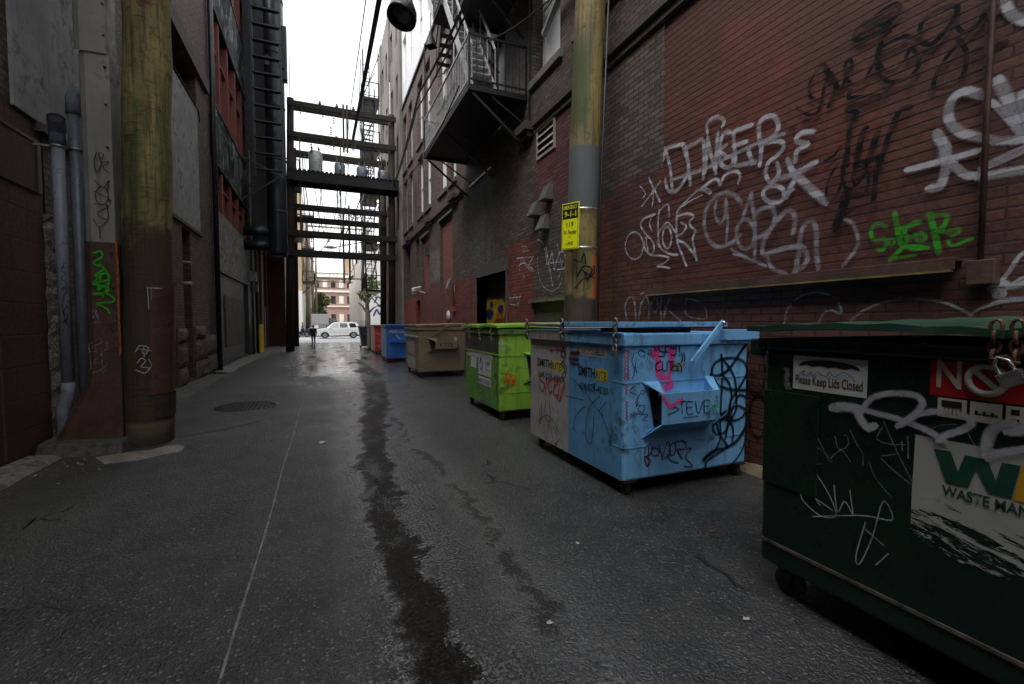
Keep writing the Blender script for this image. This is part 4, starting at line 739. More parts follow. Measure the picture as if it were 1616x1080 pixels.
M_MURALB = pm('painted grey band', (.24, .23, .21), .8, 0, .5, 1.6, .3, dirt=.55, streak=.5, world=True, dirtc=(.02, .02, .02))
M_DKMET = pm('dark metal cladding', (.02, .022, .024), .5, .2, .3, 2, .2, dirt=.3, streak=.3, world=True)
MB().sheetX(XL, -1, YB0, YB1, 3.2, 5.02).build('painted_band', M_MURALB, vb)
MB().sheetX(XL + .02, -1, YB0, YB1, 6.4, 8.2).build('black_band', M_REFLP, vb); MB().sheetX(XL + .02, -1, YB0, YB1, 11.2, 13.4).build('black_band', M_REFLP, vb)
mb = MB()
for z_ in (6.4, 8.2, 11.2, 13.4): mb.box(XL - .02, XL + .05, YB0, YB1, z_ - .03, z_ + .03)
mb.build('band_edge', pm('band edge trim', (.05, .05, .05), .4, .5), vb)
MB().sheetX(XL, -1, YB0, YB1, -.1, 3.2, [(16.5, 22.9, .1, 3.1, .12)]).build('ground_wall', M_DKMET, vb)
dd = MB().quad((XL - .12, 16.5, .1), (XL - .12, 22.9, .1), (XL - .12, 22.9, 3.1), (XL - .12, 16.5, 3.1)).build('garage_door', pm('dark garage door', (.018, .02, .022), .5, .2, .3, 1.5, .1, dirt=.3, world=True), vb)
MB().box(XL - .12, XL - .07, 18.2, 21.9, .6, 2.4).build('mural_board', pm('faded mural board', (.06, .055, .045), .7, 0, .5, 2.5, .1, dirt=.5, streak=.4, world=True), dd)
MB().quad((XL - .25, YB0, 5.0), (XL - .25, YB1, 5.0), (XL - .25, YB1, 6.4), (XL - .25, YB0, 6.4)).quad((XL - .25, YB0, 8.2), (XL - .25, YB1, 8.2), (XL - .25, YB1, 11.2), (XL - .25, YB0, 11.2)).quad((XL - .25, YB0, 13.4), (XL - .25, YB1, 13.4), (XL - .25, YB1, 16.4), (XL - .25, YB0, 16.4)).build('window_glass', M_DGLASS, vb)
k = 0; ym = YB0
while ym < YB1 - .3:
    for z0, z1, tr in ((5.03, 6.37, 5.9), (8.23, 11.17, 10.1), (13.43, 16.4, 15.3)):
        MB().box(XL - .24, XL + .0, ym, ym + .2, z0, z1).box(XL - .2, XL - .05, ym + .2, min(YB1, ym + 1.55), tr - .04, tr + .04).box(XL - .2, XL - .08, ym + .85, ym + .91, z0, tr - .04).build('window_frame', M_REDF, vb)
    ym += 1.55
MB().box(-13, XL - .3, YB0 + .02, YB1, -.1, 16.8).build('core_walls', M_DKMET, vb); MB().box(XL - .3, XL + .04, YB0, YB1, 16.4, 16.8).build('parapet', M_DKMET, vb)
trace('graffiti', (240, 300, 3.177), 'X', XL - .12, [(.09, [(340, 640), (315, 665), (345, 690), (312, 700), (345, 735), (310, 745), (330, 790), (312, 775)]), (.07, [(318, 780), (345, 800), (335, 830)]), (.05, [(325, 640), (330, 800)])], MAT['ggreen'], dd, (1, 0, 0), wk=1.)
trace('graffiti', (240, 300, 3.177), 'X', XL - .07, [(.04, [(360, 600), (380, 540), (395, 620), (410, 550), (420, 640), (430, 560)]), (.04, [(360, 700), (390, 660), (400, 740), (425, 680), (430, 760)]), (.03, [(370, 780), (420, 620)])], MAT['gfaint'], dd, (1, 0, 0))
dp = MB().tube([(XL + .1, 16.02, 0), (XL + .1, 16.02, 16)], .075, 14).build('downpipe', pm('black downpipe', (.012, .014, .018), .35, .2)); tag(dp, 'black downpipe running up the corner between brick pier and red-framed windows', 'downpipe')
# third left building with doors, conduits
cb = thing('brown_building', (-6, 30, 0), 'plain brown building with doors and conduits at the far left of the alley', 'building')
MB().box(XL, -2.0, 30.6, 33.9, -.1, 9).build('timber_bay', M_RUSTY, cb)
MB().box(-13, XL, YB1 + .01, 34, -.1, 17).build('wall', brick('brown brick', (.055, .035, .028), (.075, .045, .035), (.04, .033, .03), grime=.4), cb)
for y_, w_, h_, c_ in ((27.2, .9, 2.6, (.09, .03, .025)), (28.6, .5, 2.3, (.22, .16, .15)), (30.2, .9, 2.4, (.05, .05, .05)), (32, 1, 2.4, (.03, .03, .035))):
    MB().box(XL, XL + .05, y_, y_ + w_, 0, h_).build('door', pm('old door', c_, .7, 0, .3, 4, .2, dirt=.4), cb)
for y_, w_ in ((27, .25), (29.2, .2), (31.5, .3)): MB().box(XL, XL + .12, y_ - w_, y_, 0, 6.5).build('timber_post', M_RUSTY, cb)
# conduits, meters on the left wall
for i, (y_, o_, r_, z1, nm, lb_) in enumerate([(23.2, .12, .05, 9, (.06, .06, .065), 'thickest dark conduit left of the yellow bollard'), (23.8, .1, .025, 7, (.14, .14, .14), 'thin pale conduit behind the yellow bollard'), (24.5, .14, .06, 11, (.02, .02, .022), 'black conduit under the big black duct'), (25.4, .1, .03, 6, (.1, .09, .08), 'grey conduit right of the yellow bollard')]):
    tag(MB().tube([(XL + o_, y_, 0), (XL + o_, y_, z1)], r_, 8).build('conduit', pm('conduit', nm, .5, .3)), lb_ + ' on the left wall', 'conduit', 'conduits on the far left wall')
tag(MB().box(XL + .02, XL + .3, 23.0, 23.35, 3.3, 3.7).box(XL + .02, XL + .25, 24.0, 24.3, 2.9, 3.2).build('meter_box', pm('meter box', (.12, .12, .12), .5, .3)), 'pair of small grey electrical boxes high on the left wall above the bollard', 'electrical box')
by = thing('bollard', (-2.62, 24.2, 0), 'yellow steel bollard against the left wall under the black duct', 'bollard')
MB().lathe((-2.62, 24.2, 0), [(.1, 0), (.1, 1.3), (.085, 1.36), (.001, 1.38)], 16).build('post', pm('yellow bollard paint', (.6, .42, .02), .5, 0, .1, 6, .1, dirt=.3), by)
MB().lathe((-2.62, 24.2, 0), [(.14, .0), (.14, .05), (.105, .05)], 16).build('base_plate', M_BLACKIRON, by)
# black duct and access ladder
dk = thing('exhaust_duct', (-1.68, 22.2, 4.3), 'huge black exhaust duct hanging beside the left building', 'duct')
M_DUCT = pm('black duct', (.016, .02, .026), .4, .4, .2, 1.5, .1, dirt=.2, streak=.2)
MB().tube([(-1.68, 22.2, 4.32), (-1.68, 22.2, 4.5), (-1.68, 22.2, 24)], [.34, .38, .38], 24).build('riser', M_DUCT, dk)
mb = MB()
for z_ in (6.2, 8.4, 10.6, 12.8, 15, 17.2): mb.lathe((-1.68, 22.2, z_), [(.38, -.05), (.4, -.03), (.4, .03), (.38, .05)], 24)
mb.build('joint_band', M_DUCT, dk)
for z_ in (4.75, 5.35): MB().tube([(-1.9, 22.2, z_), (XL, 22.2, z_)], .22, 16).build('branch', M_DUCT, dk)
MB().box(-2.0, -1.3, 21.86, 22.5, 12.2, 12.6).box(-1.5, -1.18, 22, 22.4, 11.8, 14).build('housing', M_DUCT, dk)
MB().box(XL, -2.12, 23.2, 26.2, 5.5, 19).build('duct_casing', pm('black casing', (.012, .013, .016), .6, .1, .2, 1.5, .1, streak=.2), dk)
ld = thing('access_ladder', (-1.9, 21.4, 7.6), 'black steel ladder stair with wide treads in front of the black duct', 'ladder')
MB().bar((-2.4, 21.35, 7.4), (-2.42, 21.35, 19), .07, .09).build('stringer', M_BLACKIRON, ld); MB().bar((-1.36, 21.35, 7.4), (-1.42, 21.35, 19), .07, .09).build('stringer', M_BLACKIRON, ld)
for i in range(17): z_ = 7.7 + i * .64; MB().box(-2.42, -1.36, 21.28, 21.5, z_, z_ + .05).build('tread', M_BLACKIRON, ld)
MB().bar((XL, 21.4, 16.4), (-1.0, 21.4, 15.6), .08).bar((XL, 21.4, 8.2), (-1.4, 21.4, 7.5), .08).bar((XL, 21.4, 6.4), (-1.5, 21.4, 7.5), .06).build('bracket', M_BLACKIRON, ld)

# ------------------------------------------------------------------ fire escapes
def rail(mb, a, b_, z0, h, sp, r=.008, top=.018, mid=True):
    a = Vector((a[0], a[1], z0)); b_ = Vector((b_[0], b_[1], z0)); L = (b_ - a).length; n = max(1, int(L / sp))
    mb.bar(a + Vector((0, 0, h)), b_ + Vector((0, 0, h)), top * 2); mb.bar(a + Vector((0, 0, .1)), b_ + Vector((0, 0, .1)), top * 1.6)
    for i in range(n + 1): p = a.lerp(b_, i / n); rr = r if 0 < i < n else r * 2; mb.bar(p, p + Vector((0, 0, h + (.03 if i in (0, n) else 0))), rr * 2)
    return mb
def stair(par, a, b_, wdt, wx, mat, rails=True, n=None):
    """a, b_ ends of the flight; wx direction across"""
    a = Vector(a); b_ = Vector(b_); wx = Vector(wx) * wdt; mb = MB(); n = n or int(abs(b_.z - a.z) / .22)
    st = MB().bar(a, b_, .03, .16).bar(a + wx, b_ + wx, .03, .16).build('stair_stringer', mat, par)
    for i in range(1, n): p = a.lerp(b_, i / n); d = (b_ - a); d.z = 0; d.normalize(); mb.bar(p - d * .0, p + wx, .2, .02, up=(0, 0, 1))
    mb.build('stair_treads', mat, par)
    if rails:
        mb = MB()
        for o_ in (Vector((0, 0, 0)), wx):
            mb.bar(a + o_ + Vector((0, 0, .85)), b_ + o_ + Vector((0, 0, .85)), .035)
            for i in range(0, n + 1, 3): p = a.lerp(b_, i / n) + o_; mb.bar(p, p + Vector((0, 0, .85)), .02)
        mb.build('stair_rail', mat, par)
fe = thing('fire_escape', (3.4, 10.8, 6), 'black iron fire escape with balconies and stairs on the brick wall above the alley', 'fire escape')
M_FE = pm('fire escape paint', (.007, .0075, .008), .5, .1, .3, 12, .3, rust=.1); M_FELIT = pm('lit fire escape rail', (.5, .51, .52), .35, .4, .2, 12, .2, rust=.1)  # pale rail copy has the bright daylight put into its colour
def balcony(x0, y0, y1, z, mat_rail=M_FE, deck=M_FE, near=True):
    MB().box(x0, 3.99, y0, y1, z, z + .05).box(x0, x0 + .05, y0, y1, z - .06, z).box(x0 + .05, 3.99, y0, y0 + .05, z - .06, z).box(x0 + .05, 3.99, y1 - .05, y1, z - .06, z).build('balcony_deck', deck, fe)
    rail(MB(), (x0 + .02, y0), (x0 + .02, y1), z + .05, .95, .12, .006).build('balcony_rail', mat_rail, fe)
    if near: rail(MB(), (x0 + .02, y0), (3.96, y0), z + .05, .95, .14, .009).build('balcony_rail', M_FE, fe)
    rail(MB(), (x0 + .02, y1), (3.96, y1), z + .05, .95, .14, .009).build('balcony_rail', M_FE, fe)
    for yy_ in (y0 + .05, (y0 + y1) / 2, y1 - .1): MB().bar((x0 + .1, yy_, z - .1), (3.99, yy_, z - 1.0), .045).build('brace', M_FE, fe); MB().bar((x0 + .5, yy_, z - .1), (3.99, yy_, z - .55), .03).build('brace', M_FE, fe)
balcony(2.73, 8.75, 12.95, 6.12, M_FELIT); balcony(2.9, 7.4, 10.45, 8.4, M_FE)
stair(fe, (2.85, 8.9, 6.17), (2.85, 11.1, 9.3), .5, (1, 0, 0), M_FELIT); stair(fe, (2.85, 12.0, 9.3), (2.85, 14.4, 12.6), .5, (1, 0, 0), M_FELIT); stair(fe, (3.45, 14.4, 9.3), (3.45, 12.6, 12.6), .4, (1, 0, 0), M_FE)
MB().box(2.8, 3.98, 11.1, 12.05, 9.25, 9.3).box(2.8, 3.98, 11.1, 11.15, 9.15, 9.25).build('landing', M_FE, fe)
rail(MB(), (2.82, 11.12), (2.82, 12.0), 9.3, .9, .15, .008).build('landing_rail', M_FE, fe)
for p_, q_ in (((2.76, 12.9, 6.2), (2.76, 12.9, 9.2)), ((2.93, 10.4, 7.1), (2.93, 10.4, 12)), ((3.9, 10.4, 8.4), (2.93, 10.4, 9.8)), ((3.95, 8.55, 5.4), (3.95, 8.55, 8.6)), ((2.95, 7.5, 9.3), (3.98, 10.4, 9.3))): MB().bar(p_, q_, .03).build('hanger', M_FE, fe)
# far right fire escape
f2 = thing('fire_escape', (3.4, 34.6, 3.5), 'tall black iron fire escape at the far right end of the alley', 'fire escape')
for i in range(5):
    z_ = 3.75 + i * 3.3
    MB().box(2.85, 3.98, 33.3, 36.4, z_ - .15, z_).build('balcony_deck', M_FE, f2)
    rail(rail(MB(), (2.87, 33.32), (2.87, 36.4), z_, 1., .35, .015, .025), (2.87, 33.32), (3.96, 33.32), z_, 1., .3, .015, .025).build('balcony_rail', M_FE, f2)
    if i < 4: stair(f2, (3.0, 36.0 if i % 2 else 33.8, z_), (3.0, 33.8 if i % 2 else 36.0, z_ + 3.3), .7, (1, 0, 0), M_FE, n=12)
MB().bar((2.9, 33.35, 3.7), (2.9, 33.35, 20), .07).bar((3.3, 33.35, 3.7), (3.3, 33.35, 20), .05).bar((3.9, 33.35, 3.0), (3.9, 33.35, 20), .07).bar((2.9, 33.4, 3.6), (3.98, 33.4, 2.4), .07).build('upright', M_FE, f2)
for i in range(40): pass
for i in range(5):
    z_ = 3.75 + i * 3.3
    MB().bar((2.9, 33.34, z_), (3.95, 33.34, z_ + 2.9), .05).bar((2.9, 36.3, z_ + 1), (3.95, 36.3, z_ + 3.2), .05).build('lattice', M_FE, f2)
    if i < 4: stair(f2, (2.8, 36.2 if i % 2 == 0 else 33.5, z_), (2.8, 33.5 if i % 2 == 0 else 36.2, z_ + 3.3), .1, (1, 0, 0), M_FE, n=10)
    for k in range(3): MB().bar((2.87, 33.3 + k * 1.5, z_), (2.87, 33.3 + k * 1.5, z_ + 3.2), .05).build('upright', M_FE, f2)
mb = MB()
for i in range(34): mb.bar((2.9, 33.35, 4.2 + i * .45), (3.3, 33.35, 4.2 + i * .45), .035)
mb.build('ladder_rungs', M_FE, f2)

# ------------------------------------------------------------------ utility frames across the alley
M_BEAM = pm('mossy crossbeam timber', (.017, .016, .01), .85, 0, .35, 3, .5, streak=.4); M_BEAML = pm('weathered far timber', (.2, .19, .13), .85, 0, .2, 3, .3)
def gantry(name, y, xl, xr, zt, beams, rad, polemat, beammat, label, lean=(0, 0), grp=None, bh=.26):
    t = thing(name, ((xl + xr) / 2, y, 0), label, 'utility frame', grp)
    for x_, l_ in ((xl, lean[0]), (xr, lean[1])): MB().tube([(x_, y, -.05), (x_ + l_ * .5, y, zt / 2), (x_ + l_, y, zt)], [rad, rad * .92, rad * .8], 14).build('pole', polemat, t)
    for z_ in beams:
        for dy in (-1, 1) if bh > .2 else (-1,): MB().box(xl - .15 + lean[0] * z_ / zt, xr + .3, y + dy * (rad + .06) - .05, y + dy * (rad + .06) + .05, z_ - bh / 2, z_ + bh / 2).build('crossbeam', beammat, t)
    return t
M_POLEB = pm('brown creosoted pole', (.022, .014, .01), .8, 0, .3, 3, .5, streak=.5)
fa = gantry('utility_gantry', 25.6, -1.5, 3.55, 12.6, [12.28, 10.78, 5.95, 4.95], .2, M_POLEB, M_BEAM, 'nearer timber utility frame spanning the alley, carrying the platform with the transformers', (.25, .1))
MB().box(-1.4, 4.0, 25.0, 26.2, 8.62, 8.72).box(-1.4, 4.0, 24.95, 25.03, 8.45, 8.95).box(-1.4, 4.0, 26.17, 26.25, 8.45, 8.95).build('platform', pm('black platform timber', (.012, .012, .011), .8, 0, .3, 3, .4), fa)
mb = MB()
for i in range(26): x_ = -1.35 + i * .205; mb.box(x_, x_ + .15, 24.9, 26.3, 8.955, 8.995)
mb.build('platform_planks', M_BEAM, fa)
for x_ in (1.2, 1.38): MB().bar((x_, 25.3, 10.2), (x_, 25.3, 12.6), .09).build('spreader', M_DARKWOOD, fa)
def insul(mb, x, y, z, h=.5, n=4):
    mb.bar((x, y, z), (x, y, z - h), .02)
    for i in range(n): mb.lathe((x, y, z - h * (i + .6) / n), [(.02, .03), (.07, 0), (.02, -.02)], 8)
    return mb
mb = MB()
for x_ in (.1, .9, 1.7): mb.lathe((x_, 25.35, 12.42), [(.05, 0), (.09, .06), (.03, .1), (.06, .15), (.001, .2)], 8)
for x_, z_ in ((.75, 12.0), (.6, 11.4), (.85, 11.0), (.72, 10.7)): insul(mb, x_, 25.3, z_, .45)
mb.build('insulators', pm('brown insulator', (.08, .05, .04), .3), fa)
MB().tube([(-1.25, 25.3, 12.6), (-1.25, 25.3, 14.6)], .02, 6).build('lightning_rod', M_IRONLIT, fa)
fb = gantry('utility_gantry', 31, -1.5, 3.75, 12, [11.7, 8.5, 7.75, 6.9, 5.75], .2, M_POLEB, M_BEAM, 'farther timber utility frame spanning the alley behind the transformer platform', (.1, .1))
for x_, z0, z1 in ((1.35, 3.9, 8.6), (1.7, 3.9, 8.8), (2.1, 5.2, 8.6)): MB().bar((x_, 30.7, z0), (x_, 30.7, z1), .1).build('spreader', M_DARKWOOD, fb)
mb = MB()
for x_, z_ in ((1.1, 8.3), (1.55, 8.2), (2.2, 8.4), (2.3, 7.4), (1.9, 5.5), (1.95, 4.9), (-.1, 8.4)): insul(mb, x_, 30.6, z_, .6, 5)
mb.build('insulators', pm('brown insulator', (.08, .05, .04), .3), fb)
random.seed(11)
for t_, y_, zs_, n_ in ((fa, 25.6, (5.95, 10.78, 12.28, 9.0, 4.95), 16), (fb, 31, (11.7, 8.5, 7.75, 5.75, 6.9), 18)):
    for i in range(n_):
        xa, xb = random.uniform(-1.1, 3.4), random.uniform(-1.1, 3.4); za, zb = random.choice(zs_), random.choice(zs_); xb = xa + (xb - xa) * .4; d_ = random.uniform(-.3, -.2) if i % 2 else .3
        pts = [(xa + (xb - xa) * k / 10, y_ + d_ + (0 if i % 2 else k * .25), za + (zb - za) * k / 10 - .5 * math.sin(math.pi * k / 10)) for k in range(11)]
        MB().tube(pts, random.choice((.012, .018, .026)), 5).build('jumper_wire', M_BLACKIRON, t_)
    for i in range(7):
        x_ = random.uniform(-.8, 3.2); z_ = random.choice(zs_[:3]); insul(MB(), x_, y_ - .3, z_, random.uniform(.35, .8), 5).build('insulator_string', M_DARKWOOD, t_)
    for i in range(3): x_ = -.9 + i * 1.9; MB().bar((x_, y_ - .28, zs_[0] - .1), (x_ + .05, y_ - .28, zs_[1] + .1), .06).build('drop_post', M_DARKWOOD, t_)
M_TRF = pm('transformer grey', (.4, .42, .42), .4, .1, .1, 4, .1, streak=.3); M_TRF2 = pm('transformer blue grey', (.2, .24, .28), .4, .1, .1, 4, .1, streak=.3)
def transformer(x, y, z, r, h, mat, label):
    t = thing('transformer', (x, y, z), label, 'transformer', 'transformers on the platform')
    MB().lathe((x, y, z), [(.001, 0), (r * .92, 0), (r, .05), (r, h), (r * .85, h + .08), (.001, h + .12)], 20).build('tank', mat, t)
    for dx in (-r * .5, r * .5): MB().lathe((x + dx, y, z + h), [(.03, 0), (.06, .12), (.03, .16), (.055, .22), (.02, .36), (.001, .38)], 8).build('bushing', pm('bushing', (.15, .13, .12), .3), t)
    MB().box(x - .05, x + .05, y - r - .06, y - r + .02, z + h * .5, z + h * .85).build('nameplate', M_IRONLIT, t)
transformer(-.15, 25.6, 9.0, .33, 1.05, M_TRF, 'tall pale grey transformer drum, leftmost on the platform over the alley')
transformer(1.0, 25.6, 9.0, .26, .62, M_TRF2, 'small blue-grey transformer, second from the left on the platform')
transformer(2.1, 25.6, 9.0, .28, .55, M_TRF2, 'blue-grey transformer, third from the left on the platform')
transformer(3.15, 25.6, 9.0, .27, .5, M_TRF2, 'blue-grey transformer, rightmost on the platform near the grey building')
for y_, xl, xr, bs, lb_ in ((58, -1.5, 5.3, [6.6, 9.2, 12.5], 'first pale utility frame beyond the cross street'), (74, -1.2, 5.5, [7.5, 11.2], 'second pale utility frame beyond the cross street'), (92, -.9, 5.6, [7.8, 10.5, 13.5], 'most distant pale utility frame in front of the far brick building')):
    gantry('utility_gantry', y_, xl, xr, bs[-1] + 1.2, bs, .2, M_BEAML, M_BEAML, lb_, (.1, 0), None, .19)
# ------------------------------------------------------------------ far block across the cross street
M_FWHITE = pm('pale painted wall', (.62, .6, .57), .8, 0, .08, .6, .1, world=True, dirt=.1, dirtc=(.4, .38, .35)); M_TAN = pm('tan rendered wall', (.42, .31, .2), .8, 0, .1, .6, .1, world=True)
M_FBRICK = brick('far red brick', (.4, .24, .19), (.36, .2, .16), (.4, .33, .28), grime=.05); M_TRIM = pm('far white trim', (.7, .68, .64), .7, world=True)
b1 = thing('pale_building', (-6, 60, 0), 'building with pale lower wall and tan upper floors, left beyond the cross street', 'building')
MB().box(-14, -1.75, 50, 66, -.1, 4.6).build('lower_wall', M_FWHITE, b1); MB().box(-14, -1.75, 50, 66, 4.6, 15.5).build('upper_wall', M_TAN, b1)
for z_ in (6.5, 9.5, 12.5):
    for y_ in (51, 53.6, 56.2, 59, 62): MB().box(-1.76, -1.72, y_, y_ + 1.1, z_, z_ + 1.9).build('window', M_DGLASS, b1)
b2 = thing('red_building', (-6, 80, 0), 'narrow red brick building behind the pale one, left beyond the cross street', 'building')
MB().box(-14, -1.35, 66.1, 100, -.1, 13).build('wall', M_FBRICK, b2)
for z_ in (3.5, 6.5, 9.5):
    for y_ in (68, 72, 76, 80, 84): MB().box(-1.36, -1.32, y_, y_ + 1.6, z_, z_ + 1.9).build('window', M_TRIM, b2)
b3 = thing('far_brick_building', (3, 133, 0), 'distant red brick building with white cornices closing the far end of the alley', 'building')
MB().box(-8, 8.5, 130, 140, -.1, 14).build('wall', M_FBRICK, b3)
for z_, h_ in ((13.2, .9), (9.3, .5), (5.4, .3)): MB().box(-8.2, 8.7, 129.6, 130, z_, z_ + h_).build('cornice', M_TRIM, b3)
for z_ in (1.5, 6.3, 10.4):
    for i in range(7): MB().box(-5.6 + i * 2, -4.5 + i * 2, 129.9, 130.02, z_, z_ + 2).build('window', M_TRIM if i % 2 else M_DGLASS, b3)
tw = MB().box(5.6, 7.6, 129.5, 132, 14, 18.6).build('turret', M_TAN, b3); MB().add([(5.3, 129.2, 18.6), (7.9, 129.2, 18.6), (7.9, 132.3, 18.6), (5.3, 132.3, 18.6), (6.6, 130.8, 20.6)], [(0, 1, 4), (1, 2, 4), (2, 3, 4), (3, 0, 4), (3, 2, 1, 0)]).build('turret_roof', M_TRIM, tw)
b4 = thing('white_building', (9, 60, 0), 'white painted building with dark blue graffiti, right beyond the cross street', 'building')
MB().box(4.5, 16, 51, 84, -.1, 9.5).build('wall', M_FWHITE, b4); MB().box(4.42, 16.1, 50.9, 84, 9.5, 9.8).build('coping', M_TRIM, b4)
ribbons('graffiti', [(.25, [(5.2 + x, 51, 2.2 + z) for x, z in ((0, 0), (.3, .6), (.6, .1), (.9, .7), (1.2, 0), (1.5, .6))]), (.2, [(5.3, 51, 3.6), (5.7, 51, 4.2), (6.1, 51, 3.5), (5.6, 51, 3.2), (6.3, 51, 3.3)])], (0, -1, 0), MAT['gblue'], b4)
ribbons('graffiti', [(.2, [(4.5, 53 + i * 1.1, 1.0 + .6 * (i % 2)) for i in range(10)]), (.25, [(4.5, 58, 4.2), (4.5, 59.5, 5.2), (4.5, 61, 4.0), (4.5, 59, 3.6)])], (-1, 0, 0), MAT['gblue'], b4)
b5 = thing('brown_building', (14, 115, 0), 'pale distant block right of the far brick building', 'building')
MB().box(9, 22, 100, 130, -.1, 12).build('wall', M_TAN, b5)
f3 = thing('fire_escape', (-1.3, 52, 5), 'small dark fire escape on the pale building left beyond the cross street', 'fire escape')
for z_ in (5.6, 8.9, 12.2):
    MB().box(-1.75, -.6, 50.5, 53.5, z_ - .12, z_).build('balcony_deck', M_FE, f3)
    rail(rail(MB(), (-.62, 50.52), (-.62, 53.5), z_, 1., .4, .02, .03), (-1.7, 50.52), (-.62, 50.52), z_, 1., .3, .02, .03).build('balcony_rail', M_FE, f3)
MB().bar((-.65, 50.6, 5.5), (-1.75, 50.6, 4.3), .08).build('brace', M_FE, f3)
f4 = thing('fire_escape', (-2.3, 29.4, 5), 'dark fire escape balconies behind the brown pole on the left side', 'fire escape')
for z_ in (6.3, 9.2):
    MB().box(-2.95, -.95, 27.4, 30, z_ - .12, z_).build('balcony_deck', M_FE, f4)
    rail(rail(MB(), (-.97, 27.42), (-.97, 30), z_, 1., .3, .015, .025), (-2.9, 27.42), (-.97, 27.42), z_, 1., .25, .015, .025).build('balcony_rail', M_FE, f4)
MB().bar((-1, 27.5, 6.2), (-2.95, 27.5, 5.0), .07).build('brace', M_FE, f4)

# trees
def tree(name, loc, h, r, label, trunk=.12, ls=.16, n=1500, z0=.45, cols=((.05, .08, .015), (.09, .13, .03))):
    t = thing(name, loc, label, 'tree'); x, y, z = loc
    mb = MB().tube([(x, y, z - .05), (x + .1, y, z + h * .3), (x, y, z + h * .65), (x + .05, y, z + h * .9)], [trunk, trunk * .8, trunk * .5, trunk * .15], 10)
    for i in range(9):
        a = i * 2.4; zz = z + h * (.35 + .05 * i); mb.tube([(x, y, zz), (x + math.cos(a) * r * .5, y + math.sin(a) * r * .5, zz + h * .12), (x + math.cos(a) * r * .9, y + math.sin(a) * r * .9, zz + h * .17)], [trunk * .4, trunk * .25, .01], 6)
    mb.build('trunk', M_DARKWOOD, t)
    clumps = [(random.gauss(0, .45), random.gauss(0, .45), random.uniform(z0, 1.), random.uniform(.16, .34)) for _ in range(26)]
    vs = []; fs = []
    for i in range(n):
        c = random.choice(clumps); d = Vector((random.gauss(0, 1), random.gauss(0, 1), random.gauss(0, 1))).normalized() * c[3] * random.uniform(.4, 1)
        p = Vector((x + (c[0] + d.x) * r, y + (c[1] + d.y) * r, z + h * c[2] + d.z * r)); u = Vector((random.gauss(0, 1), random.gauss(0, 1), random.gauss(0, 1))).normalized() * ls; v = u.cross(Vector((random.gauss(0, 1), random.gauss(0, 1), random.gauss(0, 1)))).normalized() * ls * .6
        b = len(vs); vs += [p - u, p - v, p + u, p + v]; fs.append((b, b + 1, b + 2, b + 3))
    me = MB().add(vs, fs); me.build('crown', pm('leaves', cols[1], .6, 0, .5, 1.2, 0), t)
tree('street_tree', (-.6, 96, 0), 6.6, 2.4, 'green leafy tree at the left end of the far alley, below the brick building', .2, .25, 2200, .3)
tree('street_tree', (4.3, 49, 0), 6.2, 1.3, 'slender street tree on the far pavement right of the white car', .34, .12, 1300, .6)

